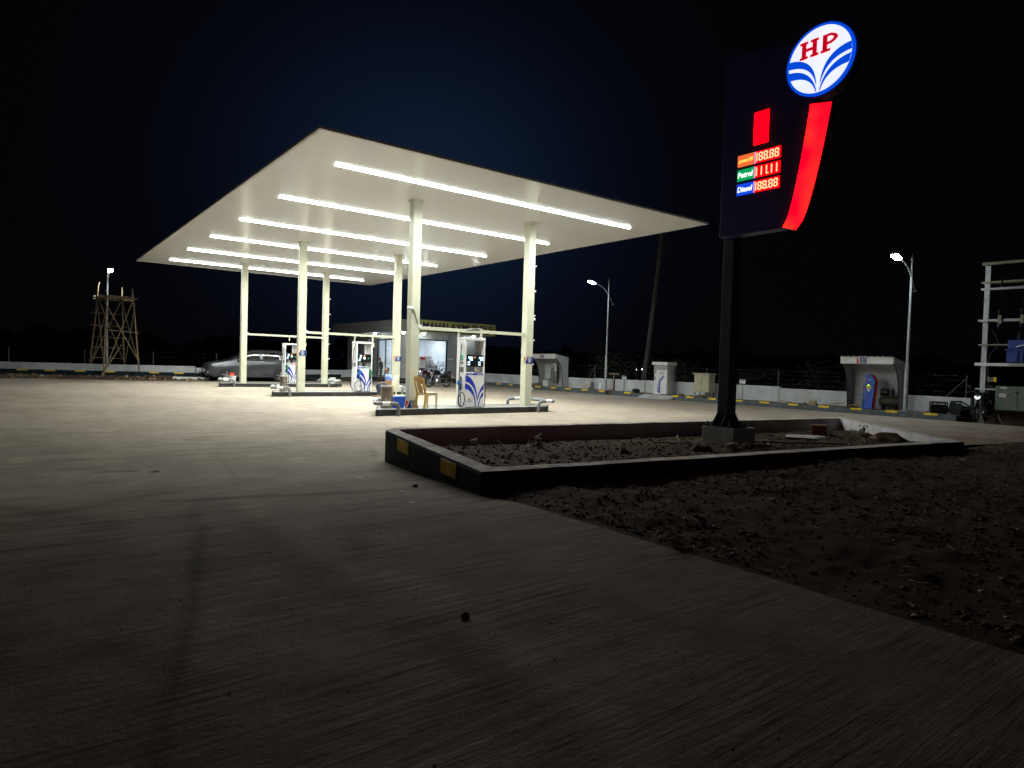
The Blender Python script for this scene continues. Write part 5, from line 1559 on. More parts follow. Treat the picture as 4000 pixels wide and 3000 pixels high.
# printed drift of blue leaves on the glass
lf = MB(); rnd = random.Random(4)
for k in range(130):
    x = 22.55 + 2.1 * rnd.random(); z = 0.45 + 1.1 * rnd.random() ** 1.5
    lf.prism([(x - .04, z - .05), (x + .03, z - .02), (x + .04, z + .055), (x - .02, z + .02)], 40.552, 40.555, 'Y')
lf.build('leaf_print', mat('blue_grey_print', (0.05, 0.08, 0.2), 0.5), gs)
lf = MB()
for k in range(50):
    y = 41.6 + 0.85 * rnd.random(); z = 0.45 + 0.9 * rnd.random() ** 1.5
    lf.prism([(y - .022, z - .028), (y + .018, z - .01), (y + .022, z + .03), (y - .01, z + .012)], 21.552, 21.555, 'X')
lf.build('leaf_print', MATS['blue_grey_print'], gw)
# name board
sb = part('name_board', LIME, 21.95, 28.2, 39.41, 39.465, 3.47, 4.31)
text('board_lettering', 'MAHALAXMI FUELS', INDIGO, sb, (22.13, 39.404, 3.72), (1, 0, 0), (0, 0, 1), 0.46, 5.75, 0.008, 0, 0.022)
part('board_line', INDIGO, 22.4, 27.6, 39.402, 39.409, 3.53, 3.60, sb)
BULB = emit('office_bulb', (0.92, 1.0, 0.97), 55.0)
for (x, y) in ((20.85, 44.1), (20.95, 39.95), (22.5, 39.95), (26.6, 39.9)):
    l = MB().lathe([(0.10, 0.06), (0.10, 0.0)], 18, (x, y, 3.40)).build('soffit_lamp', WHITE, ob)
    MB().lathe([(0.02, -0.10), (0.085, -0.07), (0.115, 0.0)], 18, (x, y, 3.40)).build('bulb', BULB, l, smooth=True)
part('small_vent_box', CLADL, 21.40, 21.498, 46.35, 46.62, 2.55, 3.05)
for k, y in enumerate((45.2, 44.75)):
    pass
steel_bin(20.9, 44.85, 0.331, 'tall thin brushed steel post bin on the office step left of the door', h=0.70, r=0.11)
nb = thing('notice_stand', 'white notice board with a red heading standing before the office corner', 'notice', (21.52, 38.2, 0.002))
MB().box((0, 0, 1.02), (0.44, 0.025, 1.55), 0, -0.04).build('board', PRINTW, nb)
MB().box((0, 0.018 - 0.0, 1.69), (0.425, 0.03, 0.18), 0, -0.04).build('red_heading', emit('red_heading_print', (0, 0, 0), 0, (0.65, 0.12, 0.14)), nb, (0, -0.035, 0))
for k in range(5): MB().box((0, -0.0175 + 0.004 * k, 1.5 - 0.075 * k), (0.34, 0.006, 0.018), 0, -0.04).build('printed_line', LGREY, nb)
MB().box((0, 0.01, 0.99), (0.40, 0.03, 0.13), 0, -0.04).build('photo_strip', mat('dark_photo_print', (0.05, 0.05, 0.08), 0.5, var=0.9, scale=12), nb, (0, -0.015, 0))
for s in (-1, 1): MB().tube([(0.17 * s, -0.02, 0.3), (0.17 * s, 0.25, 0.0)], 0.012, 6).build('stay', GREYM, nb)
# boxes piled inside the office, seen through the glass
tag(MB().bx(-.55, .55, -.3, .3, 0, 0.70).build('counter', CLADL, None, (23.85, 41.35, 0.331)), 'pale counter inside the office under the cartons', 'counter')
for k, (x, y, z, s_, r, lb) in enumerate([(23.62, 41.35, 1.033, (.42, .34, .28), 0.05, 'brown carton at the lower left of the pile inside the office window'),
                                     (24.12, 41.35, 1.033, (.44, .36, .26), -0.08, 'brown carton at the lower right of the pile inside the office window'),
                                     (23.80, 41.35, 1.315, (.44, .34, .26), 0.1, 'brown carton in the middle of the pile inside the office window'),
                                     (23.72, 41.36, 1.577, (.40, .30, .26), -0.12, 'brown carton on top of the pile inside the office window')]):
    c = tag(MB().box((0, 0, s_[2] / 2), s_).build('carton', CARD, None, (x, y, z), bevel=0.006), lb, 'box', 'cartons piled inside the office')
    c.rotation_euler = (0, 0, r)
    MB().box((0, -s_[1] / 2 - 0.001, s_[2] / 2), (0.06, 0.002, s_[2] * 0.96)).build('tape', mat('packing_tape', (0.55, 0.45, 0.3), 0.3), c)

# ------------------------------------------------------------------ right boundary: kerb, wall, fence
KX, WX, KZ = 25.0, 26.4, 0.205
kr = struct(MB().bx(KX + 0.15, WX + 0.02, 8.5, 39.4, -0.1, KZ - 0.02).build('kerb_pavement', EARTH2))
def kerb_run(y0, y1):
    y = y0
    while y < y1 - 0.05:
        b = min(y + 1.8, y1)
        k = struct(MB().bx(KX + random.uniform(-.006, .006), KX + 0.15, y + 0.006, b - 0.006, -0.1, KZ + random.uniform(-.006, .004)).build('kerb', KERBGREY, None, bevel=0.012))
        y = b
kerb_run(8.5, 20.35); kerb_run(22.25, 24.35); kerb_run(24.8, 36.5)
struct(MB().add([(KX - 0.35, 20.3, 0.002), (KX + 0.2, 20.3, KZ - 0.01), (KX + 0.2, 22.3, KZ - 0.01), (KX - 0.35, 22.3, 0.002), (KX + 0.2, 20.3, -0.05), (KX + 0.2, 22.3, -0.05)], [(0, 1, 2, 3), (0, 4, 1), (3, 2, 5)]).build('cement_ramp', CEMENT))
for y0, y1 in ((30.2, 30.71), (28.84, 29.31), (27.5, 27.96), (26.18, 26.63), (24.88, 25.29), (23.0, 23.46), (22.3, 22.18), (20.0, 20.33), (19.12, 19.56), (17.91, 18.29), (16.57, 17.0), (15.32, 15.76), (14.06, 14.48), (12.8, 13.22), (11.57, 11.98), (10.34, 10.75), (9.07, 9.49), (31.55, 32.0), (32.9, 33.35), (34.2, 34.65)):
    if y0 > y1: continue
    mk = MB(); mk.bx(KX - 0.011, KX - 0.007, y0, y1, KZ - 0.058, KZ + 0.006); mk.bx(KX - 0.011, KX + 0.13, y0, y1, KZ + 0.0062, KZ + 0.0095)
    struct(mk.build('yellow_kerb_mark', YELLOW))
bw = thing('boundary_wall', 'low white boundary wall along the right side of the forecourt', 'wall', (0, 0, 0))
segs = [(8.58, 11.9, .76), (11.92, 15.72, .775), (15.74, 19.5, .845), (19.52, 23.3, .84), (23.32, 27.15, .82), (27.17, 31, .79), (31.02, 35, .785), (35.02, 39.4, .785)]
for a, b, h in segs:
    MB().bx(WX, WX + 0.2, a, b, -0.05, h).build('wall_panel', WALLW, bw, bevel=0.008)
for y, h in ((11.91, .775), (15.73, .85), (19.51, .85), (27.16, .82), (23.31, .83)):
    MB().bx(WX - 0.02, WX - 0.001, y - 0.03, y + 0.03, KZ - 0.05, h - 0.02).build('drain_pipe', GREYM, bw)
fn = thing('wire_fence', 'thin steel post and wire fence standing above the right boundary wall', 'fence', (0, 0, 0))
FENCEM = mat('dull_fence_steel', (0.10, 0.10, 0.10), 0.6, 0.4)
for y in (8.76, 12.3, 15.85, 19.57, 23.4, 27.2, 31):
    MB().tube([(WX + 0.12, y, 0.76), (WX + 0.12, y, 1.55)], 0.022, 6).build('post', FENCEM, fn)
for y0, y1 in ((8.76, 9.36), (27.2, 27.7)):
    MB().tube([(WX + 0.12, y0, 1.45), (WX + 0.10, y1, 0.78)], 0.017, 6).build('brace', FENCEM, fn)
wires = MB()
for z in (0.95, 1.15, 1.35, 1.52): wires.tube([(WX + 0.12, 8.76, z), (WX + 0.12, 31, z)], 0.003, 4)
wires.build('wire', FENCEM, fn)['kind'] = 'stuff'

# ------------------------------------------------------------------ street lamps
LED = emit('street_lamp_led', (0.86, 0.95, 1.0), LAMP)
def lamp(x, y, z0, rz, H, label):
    t = thing('street_lamp', label, 'street lamp', (x, y, z0), rz, 'street lamps round the forecourt')   # arm towards -x
    h = H - z0
    MB().tube([(0, 0, 0), (0, 0, h * 0.32)], 0.075, 12).build('pole_base', GALV, t, smooth=True)
    MB().tube([(0, 0, h * 0.32), (0, 0, h)], 0.05, 12, 0.035).build('pole', GALV, t, smooth=True)
    MB().lathe([(0.03, 0), (0.05, 0.05), (0.02, 0.12), (0.012, 0.25), (0, 0.3)], 10, (0, 0, h)).build('finial', GALV, t, smooth=True)
    MB().tube(spline([(0.35, 0, h - 1.05), (0.0, 0, h - 0.60), (-0.45, 0, h - 0.22), (-1.0, 0, h - 0.05)], 5), 0.022, 8).build('arm', GALV, t, smooth=True)
    MB().rock((0.37, 0, h - 1.07), 0.05, 1, 1.0, 2).build('arm_ball', GALV, t, smooth=True)
    tl = 0.22
    hd = MB().loft([[(-0.95, -.05, h - .08), (-0.95, .05, h - .08), (-0.95, .05, h - .01), (-0.95, -.05, h - .01)], [(-1.1, -.13, h - .06), (-1.1, .13, h - .06), (-1.1, .10, h + .045), (-1.1, -.10, h + .045)], [(-1.5, -.13, h + .03), (-1.5, .13, h + .03), (-1.5, .09, h + .12), (-1.5, -.09, h + .12)]]).build('lamp_head', GREYM, t, bevel=0.01)
    MB().loft([[(-1.13, -.10, h - .105), (-1.13, .10, h - .105), (-1.13, .11, h - .054), (-1.13, -.11, h - .054)], [(-1.46, -.10, h - .025), (-1.46, .10, h - .025), (-1.46, .11, h + .019), (-1.46, -.11, h + .019)]]).build('led_panel', LED, hd)
    MB().box((0, 0, 0.01), (0.26, 0.26, 0.02)).build('base_plate', GREYM, t)
    return t
lamp(25.76, 10.40, KZ - 0.02, 0.0, 5.62, 'steel street lamp beside the grey air shelter at the right')
lamp(25.95, 25.75, KZ - 0.02, 0.0, 6.0, 'steel street lamp in the middle, before the leaning palm trunk')
lamp(4.36, 45.0, 0.3, PI / 2 + 0.0, 6.12, 'steel street lamp at the far left behind the bamboo scaffold')

# ------------------------------------------------------------------ air shelters
def shelter(y0, y1, label, group='air shelters on the kerb'):
    t = thing('air_shelter', label, 'shelter', (0, 0, 0), 0, group)
    X0, X1 = 25.30, 26.32
    yc = (y0 + y1) / 2
    MB().bx(X0 - 0.012, X0 + 0.03, y0, y1, 1.87, 2.135).build('fascia', WHITE2, t)
    # corrugated roof sheet
    prof = []; n = int((y1 - y0) / 0.2)
    for k in range(n):
        a = y0 + (y1 - y0) * k / n; w = (y1 - y0) / n
        prof += [(a, 0), (a + w * .55, 0), (a + w * .65, .035), (a + w * .9, .035), (a + w * .999, 0)]
    top = [(X0 - 0.03, y, 2.14 + z) for y, z in prof]; bot = [(X1, y, 1.99 + z) for y, z in prof]
    low = [(X0 - 0.03, y, 2.137 + z - 0.004) for y, z in prof]; lob = [(X1, y, 1.987 + z - 0.004) for y, z in prof]
    mb = MB(); k = len(prof)
    mb.add(top + bot, [(i, i + 1, k + i + 1, k + i) for i in range(k - 1)]); mb.add(low + lob, [(i, k + i, k + i + 1, i + 1) for i in range(k - 1)])
    mb.build('roof_sheet', GALV, t)
    cur = arc((X0 + 0.0, 1.87), (25.93, KZ - 0.02), (25.86, 1.78), 14)
    side = [(X0, 2.12), (X1, 1.97), (X1, KZ - 0.02)] + cur[::-1]
    SHW = mat('shelter_sheet', (0.42, 0.43, 0.44), 0.6, var=0.12, scale=2, dirt=(0.25, 0.23, 0.2), dirt_amt=0.4)
    for yy in (y0 + 0.002, y1 - 0.032):
        p = MB().prism(side, yy, yy + 0.03, 'Y').build('side_panel', SHW, t)
        MB().tube([(a + 0.0, yy + 0.015, b) for a, b in cur], 0.022, 6).build('edge_tube', mat('dark_red_trim', (0.06, 0.02, 0.02), 0.6), p)
    MB().bx(X1 - 0.02, X1, y0 + 0.035, y1 - 0.035, KZ - 0.02, 1.95).build('back_panel', SHW, t)
    MB().bx(X1 - 0.035, X1 - 0.021, y0 + 0.04, y1 - 0.04, 0.70, 0.73).build('rail', GREYM, t)
    MB().bx(X0 - 0.016, X0 - 0.0125, yc - 0.02, yc + 0.34, 1.90, 2.09).build('navy_sign', NAVY, t)
    MB().prism([(yc + 0.20, 1.90), (yc + 0.34, 1.90), (yc + 0.34, 2.09), (yc + 0.26, 2.09)], X0 - 0.019, X0 - 0.0165, 'X').build('red_corner', REDP, t)
    MB().prism([(yc + 0.19, 1.90), (yc + 0.22, 1.90), (yc + 0.30, 2.09), (yc + 0.25, 2.09)], X0 - 0.022, X0 - 0.0195, 'X').build('white_stripe', PRINTW, t)
    text('sign_word', 'FREE', PRINTW, t, (X0 - 0.0185, yc + 0.18, 2.00), (0, -1, 0), (0, 0, 1), 0.045, 0.15, 0.003, 0.2, 0.01)
    text('sign_word', 'AIR', PRINTW, t, (X0 - 0.0185, yc + 0.155, 1.925), (0, -1, 0), (0, 0, 1), 0.045, 0.10, 0.003, 0.2, 0.01)
    return t
shelter(10.68, 12.58, 'grey arched air shelter with the blue and red inflator under it')
shelter(29.25, 31.45, 'grey arched shelter beside the nearest right column, with a wash stand inside')

# inflator totem
am = thing('air_inflator', 'blue inflator with a curved red edge and a green lit dial under the shelter', 'air machine', (25.72, 11.6, KZ - 0.019))
top_ = arc((0.13, 1.30), (-0.19, 1.05), (-0.05, 1.33), 8)
MB().prism([(0.17, 0), (-0.10, 0), (-0.19, 1.05)] + top_[::-1][1:] + [(0.17, 1.27)], -0.12, 0.12, 'X').build('case', TBLUE if False else mat('inflator_blue', (0.03, 0.12, 0.62), 0.4, var=0.06), am, bevel=0.01)
edge = [(-0.10, 0.02), (-0.19, 1.05)] + top_[::-1][1:5]
MB().tube([(0.0, a - 0.012, b) for a, b in edge], 0.05, 8).build('red_edge', REDP, am, smooth=True)
MB().lathe([(0.06, -0.145), (0.06, -0.121)], 20, (0, 0.03, 0.90), 'X').build('dial', BLACK, am)
MB().bx(-0.150, -0.1455, -0.005, 0.065, 0.86, 0.92).build('lit_dial', emit('lit_lime_dial', (0.35, 1.0, 0.05), 1.2), am)
MB().bx(-0.127, -0.1205, -0.06, 0.12, 0.77, 0.87).build('yellow_notice', YELLOW, am)
MB().bx(-0.127, -0.1205, -0.01, 0.075, 0.66, 0.76).build('white_notice', PRINTW, am)
text('inflator_word', 'AIR', PRINTW, am, (-0.124, 0.06, 1.07), (0, -1, 0), (0, 0, 1), 0.05, 0.10, 0.004, 0, 0.01)
MB().lathe([(0.022, -0.124), (0.022, -0.1205)], 14, (0, 0.12, 1.13), 'X').build('red_badge', REDP, am)
# compressor
cp = thing('compressor', 'dark air compressor with a dusty tank and motor under the right shelter', 'compressor', (26.02, 11.05, KZ - 0.019))
TANKM = mat('dusty_olive_tank', (0.06, 0.055, 0.03), 0.6, var=0.4, scale=6, dirt=(0.16, 0.14, 0.1), dirt_amt=0.6)
MB().lathe([(0.02, -0.36), (0.14, -0.33), (0.18, -0.25), (0.18, 0.25), (0.14, 0.33), (0.02, 0.36)], 22, (0, 0, 0.30), 'Y').build('tank', TANKM, cp, smooth=True)
for s in (-1, 1):
    MB().box((0, 0.22 * s, 0.06), (0.26, 0.05, 0.13)).build('foot', BLACK, cp)
MB().lathe([(0.03, -0.14), (0.13, -0.12), (0.13, 0.12), (0.03, 0.14)], 18, (0, 0.18, 0.64), 'Y').build('motor', BLACK, cp, smooth=True)
MB().lathe([(0.15, -0.02), (0.15, 0.02)], 20, (-0.02, -0.10, 0.64), 'Y').build('flywheel', DGREY, cp)
MB().tube([(0, 0.2, 0.78), (-0.05, 0.36, 0.80), (-0.06, 0.5, 0.78)], 0.014, 6).build('pipe', GREYM, cp)
MB().box((0, 0, 0.50), (0.24, 0.56, 0.03)).build('bed', BLACK, cp)
# blue foot stand with a bamboo stick leaning on it
js = thing('hand_pump', 'slim blue upright hand pump standing left of the inflator', 'pump', (25.62, 11.82, KZ - 0.019))
MB().lathe([(0.04, 0), (0.04, 0.35), (0.02, 0.37), (0.016, 0.80), (0.03, 0.80), (0.03, 0.85)], 12).build('barrel', mat('enamel_blue', (0.03, 0.14, 0.42), 0.45), js, smooth=True)
MB().box((0, 0, 0.015), (0.16, 0.22, 0.03)).build('foot_plate', MATS['enamel_blue'], js)
tag(MB().tube([(25.70, 12.45, KZ + 0.02), (25.58, 11.86, KZ + 0.20)], 0.016, 6).build('wooden_stick', PALEWOOD), 'short pale wooden stick lying against the blue hand pump', 'stick')
# wash stand and cupboard in the other shelter
wsd = thing('wash_stand', 'white wash cabinet standing inside the left arched shelter', 'cabinet', (26.02, 30.75, KZ - 0.019))
MB().box((0, 0, 0.20), (0.4, 0.5, 0.40)).build('base', WHITE2, wsd, bevel=0.01)
MB().box((0.1, 0, 0.78), (0.2, 0.48, 0.70)).build('upright', mat('pale_green_sheet', (0.45, 0.52, 0.50), 0.5, var=0.2), wsd, bevel=0.01)
MB().box((-0.05, 0, 0.43), (0.42, 0.54, 0.04)).build('ledge', GREYM, wsd)
wb2 = thing('pipe_board', 'grey board with dark pipes on the back of the left shelter', 'pipework', (26.24, 30.2, KZ))
MB().box((0, 0.1, 0.65), (0.05, 0.5, 1.0)).build('board', mat('stained_grey_board', (0.22, 0.2, 0.18), 0.8, var=0.5, scale=5), wb2)
for k, yy in enumerate((-0.12, -0.2, -0.26)):
    MB().tube([(-0.05, yy, 0.2 + 0.15 * k), (-0.05, yy, 1.4 - 0.1 * k)], 0.022, 6).build('pipe', BLACK, wb2)
MB().box((-0.06, 0.13, 1.35), (0.06, 0.3, 0.10)).box((-0.05, 0.05, 1.1), (0.05, 0.12, 0.36)).build('white_box', PRINTW, wb2)

# wrapped payment kiosk
en = thing('wrapped_kiosk', 'tall white kiosk still in torn plastic wrap at the kerb gap', 'kiosk', (25.86, 21.62, KZ - 0.012))
MB().box((0, 0, 0.74), (0.52, 0.80, 1.44)).build('case', WHITE, en, bevel=0.012)
MB().box((0, 0, 1.53), (0.72, 0.98, 0.15)).build('cap', WHITE, en, bevel=0.015)
MB().box((0, 0, 0.012), (0.56, 0.84, 0.04)).build('base', WHITE2, en)
xf = -0.262
MB().prism([(0.10, 0.06), (0.0, 0.06), (0.0, 0.40), (0.10, 0.40)], xf - 0.003, xf, 'X').build('blue_print', BLUEP, en)
MB().prism([(0.12, 0.42), (-0.02, 0.42), (-0.02, 0.66), (-0.19, 0.82), (-0.19, 0.94), (-0.06, 0.86), (0.08, 0.72), (0.12, 0.60)], xf - 0.003, xf, 'X').build('pale_blue_print', mat('soft_blue_print', (0.12, 0.16, 0.48), 0.5), en)
MB().bx(xf - 0.003, xf, -0.205, -0.19, 0.86, 1.42).build('thin_blue_line', BLUEP, en)
for k in range(4): MB().bx(xf - 0.003, xf, 0.12 + 0.01 * k, 0.19, 0.12 + 0.10 * k, 0.18 + 0.10 * k).build('printed_mark', BLUEP if k < 3 else REDP, en)
MB().bx(xf - 0.003, xf, -0.12, 0.06, 0.98, 1.10).build('code_print', LGREY, en)
MB().bx(xf - 0.02, xf, 0.30, 0.33, 0.72, 0.86).build('door_lock', MGREY, en)
WRAP = pane_mat('clear_plastic_wrap', (0.9, 0.9, 0.9), 0.55, (0.6, 0.6, 0.62))
wr = MB(); n = 16
def wrapsheet(f, na, nb):
    vs = [f(i / na, j / nb) for i in range(na + 1) for j in range(nb + 1)]
    return MB().add(vs, [(i * (nb + 1) + j, i * (nb + 1) + j + 1, (i + 1) * (nb + 1) + j + 1, (i + 1) * (nb + 1) + j) for i in range(na) for j in range(nb)])
wn_ = lambda a, b, s: noise.noise(Vector((a * 5, b * 6, s)))
wrapsheet(lambda a, b: (-0.30 + 0.62 * a, -0.44 - 0.05 * abs(wn_(a, b, 1)) - 0.04 * (1 - b), 0.02 + 1.42 * b), 18, 26).build('plastic_wrap', WRAP, en, smooth=True)
wrapsheet(lambda a, b: (-0.285 - 0.035 * abs(wn_(a, b, 3)), -0.43 + 0.88 * a, 1.46 - (0.26 + 0.16 * math.sin(a * 9) * wn_(a, 0, 8) + 0.18 * (a > 0.75)) * b), 24, 8).build('plastic_wrap', WRAP, en, smooth=True)
wrapsheet(lambda a, b: (-0.62 + 0.45 * a + 0.05 * wn_(a, b, 6), -0.62 + 0.35 * b, -0.02 + 0.12 * abs(wn_(a, b, 5))), 9, 9).build('plastic_wrap', WRAP, en, smooth=True)

# beige switch cabinet on legs
cb = thing('switch_cabinet', 'beige two door electrical cabinet on thin legs by the right wall', 'cabinet', (25.86, 19.19, KZ - 0.019))
MB().box((0, 0, 0.65), (0.44, 0.82, 0.82)).build('case', BEIGE, cb, bevel=0.006)
for s in (-1, 1):
    d_ = MB().box((-0.228, 0.205 * s, 0.65), (0.014, 0.40, 0.80)).build('door', BEIGE, cb, bevel=0.003)
    MB().box((-0.24, 0.04 * s, 0.62), (0.012, 0.02, 0.12)).build('handle', GREYM, d_)
MB().prism([(-0.47, 1.065), (0.47, 1.065), (0.44, 1.12), (-0.44, 1.12)], -0.30, 0.28, 'X').build('lid', BEIGE, cb)
for sx in (-0.19, 0.19):
    for sy in (-0.38, 0.38):
        MB().bx(sx - 0.015, sx + 0.015, sy - 0.015, sy + 0.015, 0, 0.239).build('leg', DGREY, cb)
for k in range(2):
    MB().tube(spline([(0, -0.12 - 0.1 * k, 0.24), (-0.05, -0.16 - 0.1 * k, 0.14), (0.05, -0.14 - 0.1 * k, 0.0)], 4), 0.014, 6).build('cable', RUBBER, cb)
# red oxide T post
tp = thing('tee_post', 'rusty red T shaped steel post in front of the right wall', 'post', (25.9, 25.06, KZ - 0.019))
MB().bx(-0.035, 0.035, -0.035, 0.035, 0, 0.90).build('post', REDOX, tp)
MB().bx(-0.05, 0.05, -0.34, 0.34, 0.901, 0.95).build('cross_bar', mat('dusty_bar', (0.26, 0.22, 0.19), 0.7), tp)
for s in (-1, 1): MB().bx(-0.045, 0.045, 0.32 * s - 0.025, 0.32 * s + 0.025, 0.85, 0.90).build('hook', REDOX, tp)
# small notices on stakes
for y, z, lb in ((17.50, 0.90, 'small white notice on a stake above the wall right of the totem pole'), (24.75, 0.83, 'small white notice on a stake above the wall left of the wrapped kiosk')):
    t = thing('wall_notice', lb, 'notice', (WX - 0.06, y, 0), 0, 'small notices on the right wall')
    MB().bx(-0.008, 0, -0.15, 0.15, z, z + 0.185).build('plate', PRINTW, t)
    MB().bx(-0.010, -0.0085, -0.10, 0.10, z + 0.13, z + 0.17).build('print', NAVY, t)
    MB().bx(0.001, 0.02, -0.012, 0.012, KZ, z + 0.05).build('stake', GREYM, t)
# odds and ends on the kerb
def loose(name, mb, m, loc, label, cat, rot=(0, 0, 0), group=None, smooth=False, bevel=0):
    o = mb.build(name, m, None, loc, smooth=smooth, bevel=bevel)
    o.rotation_euler = rot
    return tag(o, label, cat, group)
P0 = KZ - 0.019
loose('dark_bag', MB().rock((0, 0, 0.10), 0.19, 5, 0.7, 2), BLACK, (25.55, 23.15, P0), 'black sack lying on the kerb between the T post and wrapped kiosk', 'bag', smooth=True)
loose('board', MB().box((0, 0, 0.2), (0.03, 0.65, 0.42)), mat('dusty_board', (0.42, 0.38, 0.34), 0.8), (26.0, 27.5, P0 + 0.01), 'dusty pale board leaning by the wall near the middle lamp', 'board', (0, 0.75, 0.1))
loose('dark_board', MB().box((0, 0, 0.2), (0.03, 0.16, 0.5)), DGREY, (26.05, 26.95, P0), 'dark narrow board leaning next to the dusty pale board', 'board', (0, 0.3, 0.5))
loose('white_card', MB().box((0, 0, 0.22), (0.02, 0.14, 0.34), 0, 0.1), emit('bright_card', (0, 0, 0), 0, (0.85, 0.88, 0.88)), (25.72, 25.95, P0), 'bright white sheet standing at the foot of the middle lamp', 'sheet')
loose('cardboard_box', MB().box((0, 0, 0.09), (0.26, 0.24, 0.18)), CARD, (25.5, 13.72, P0), 'brown cardboard box on the right kerb', 'box', (0, 0, 0.3))
loose('flat_box', MB().box((0, 0, 0.05), (0.3, 0.34, 0.10), 0, 0.2).box((0.05, 0.1, 0.15), (0.2, 0.02, 0.15), 0.2, 0.5), mat('torn_pale_card', (0.5, 0.44, 0.38), 0.8), (25.6, 15.1, P0), 'torn pale carton lying on the kerb left of the brown box', 'box', (0, 0, 0.5))
loose('plank', MB().box((0, 0, 0.03), (0.10, 0.95, 0.03)), WOOD, (25.45, 12.95, P0 + 0.06), 'grey brown plank lying aslant on the kerb by the shelter', 'plank', (-0.17, 0, 0.12))
loose('bent_strip', MB().tube([(0, .35, .12), (0, 0.05, 0.02), (0, -.3, .10)], 0.022, 6), BLACK, (25.4, 17.5, P0), 'bent black rubber strip on the kerb right of the totem pole', 'strip')
def reg_kerb(rnd):
    y = rnd.choice([rnd.uniform(12.5, 16), rnd.uniform(8.8, 31), rnd.uniform(18.5, 20), rnd.uniform(22.5, 24)])
    return KX + 0.2 + 1.1 * rnd.random(), y
clods('kerb_rubble', 420, reg_kerb, lambda x, y: P0, (0.015, 0.11), 31, ROCK, 0.4)
for k, (x, y, r) in enumerate(((25.5, 31.2, .20), (25.55, 20.3, .12), (25.5, 19.1, .12))):
    loose('rubble_heap', MB().rock((0, 0, 0.06), r * 1.3, 40 + k, 0.5, 2), ROCK, (x, y, P0), ['brown rubble heap on the kerb before the left shelter', 'low brown heap of rubble beside the wrapped kiosk', 'low brown heap of rubble at the leg of the beige cabinet'][k], 'rubble', group='rubble heaps on the right kerb')
# two black plastic crates
def crate(x, y, rot, label):
    t = thing('plastic_crate', label, 'crate', (x, y, P0), 0, 'black crates on the kerb end')
    t.rotation_euler = rot
    w, d, h = 0.20, 0.25, 0.40
    fr = MB()
    for z in (0.0, 0.13, 0.26, 0.36):
        for (a, b, c, e) in ((-w, w, -d, -d + 0.02), (-w, w, d - 0.02, d), (-w, -w + 0.02, -d + 0.021, d - 0.021), (w - 0.02, w, -d + 0.021, d - 0.021)):
            fr.bx(a, b, c, e, z, z + 0.05)
    for sx in (-1, 1):
        for sy in (-1, 1): fr.bx(sx * w - (0.0 if sx < 0 else 0.03), sx * w + (0.03 if sx < 0 else 0.0), sy * d - (0.001 if sy < 0 else 0.029), sy * d + (0.029 if sy < 0 else 0.001), -0.001, 0.411)
    fr.build('frame', BLACK, t)
    for k in range(5):
        yy = -d + 0.08 + 0.085 * k
        MB().bx(-w + 0.001, -w + 0.012, yy, yy + 0.03, 0.05, 0.36).build('slat', BLACK, t)
    MB().bx(-w + 0.022, w - 0.022, -d + 0.022, d - 0.022, 0.021, 0.30).build('liner', BLACK, t)
    MB().bx(-w + 0.02, w - 0.02, -d + 0.02, d - 0.02, 0.002, 0.02).build('bottom', BLACK, t)
    MB().rock((0, 0, 0.16), 0.17, 3, 0.8, 1).build('contents', BLACK, t)
    return t
crate(25.85, 9.36, (0.0, 0, 0.5), 'black plastic crate standing upright at the end of the right wall')
crate(25.9, 8.78, (0.35, 0.0, -0.5), 'black plastic crate tipped over beside the upright one')

# ------------------------------------------------------------------ transformer structure
tf = thing('transformer_structure', 'two pole steel transformer frame with cross beams at the right edge', 'frame', (26.62, 6.75, -0.05))
OLD = mat('weathered_beam', (0.30, 0.27, 0.19), 0.7, var=0.2, scale=4)
for s in (1, -1):
    MB().bx(-0.07, 0.07, 1.55 * s - 0.075, 1.55 * s + 0.075, 0, 5.35).build('pole', GALV, tf)
    MB().tube([(0, 1.55 * s + 0.10 * s, 5.5), (0, 1.55 * s, 4.95)], 0.035, 6).build('pole_stub', OLD, tf)
for z, h, m_, ext in ((5.42, .09, OLD, 1.72), (4.78, .06, OLD, 1.72), (4.56, .06, GALV, 1.72), (3.49, .07, GALV, 1.76), (2.66, .04, OLD, 1.72), (1.99, .10, PRINTW, 1.80)):
    for xx in ((-0.095,) if z > 5 else (-0.1, 0.1)):
        MB().bx(xx - 0.025, xx + 0.025, -ext, ext, z - h / 2, z + h / 2).build('cross_beam', m_, tf)
MB().bx(-0.125, -0.071, 1.15, 1.75, 1.12, 1.17).build('cross_beam', GALV, tf)
for y in (1.12, 0.5, -0.2):
    f = MB().bx(-0.19, -0.126, y - 0.045, y + 0.045, 3.36, 3.64).build('fuse_carrier', OLD, tf)
    MB().lathe([(0.03, 0), (0.05, 0.03), (0.03, 0.06), (0.05, 0.09), (0.03, 0.12), (0.02, 0.2)], 10, (-0.16, y + 0.02, 3.64)).build('insulator', BLACK, f)
    MB().lathe([(0.03, 0), (0.05, -0.03), (0.03, -0.06), (0.045, -0.1), (0.0, -0.12)], 10, (-0.16, y + 0.02, 3.36)).build('insulator', BLACK, f)
    MB().lathe([(0.03, 0), (0.06, 0.04), (0.03, 0.08), (0.06, 0.12), (0.03, 0.16), (0.05, 0.20), (0.02, 0.25)], 10, (-0.1, y, 4.60)).build('insulator', BLACK, f)
    MB().tube([(-0.13, y, 3.85), (-0.11, y, 4.58)], 0.008, 5).build('jumper', BLACK, f)
for y in (1.35, 1.20, 1.28): MB().bx(-0.09, -0.08, y - 0.06, y + 0.05, 1.40, 1.56).build('danger_plate', YELLOW if y == 1.2 else OLD, tf, (-0.04, 0, 0))
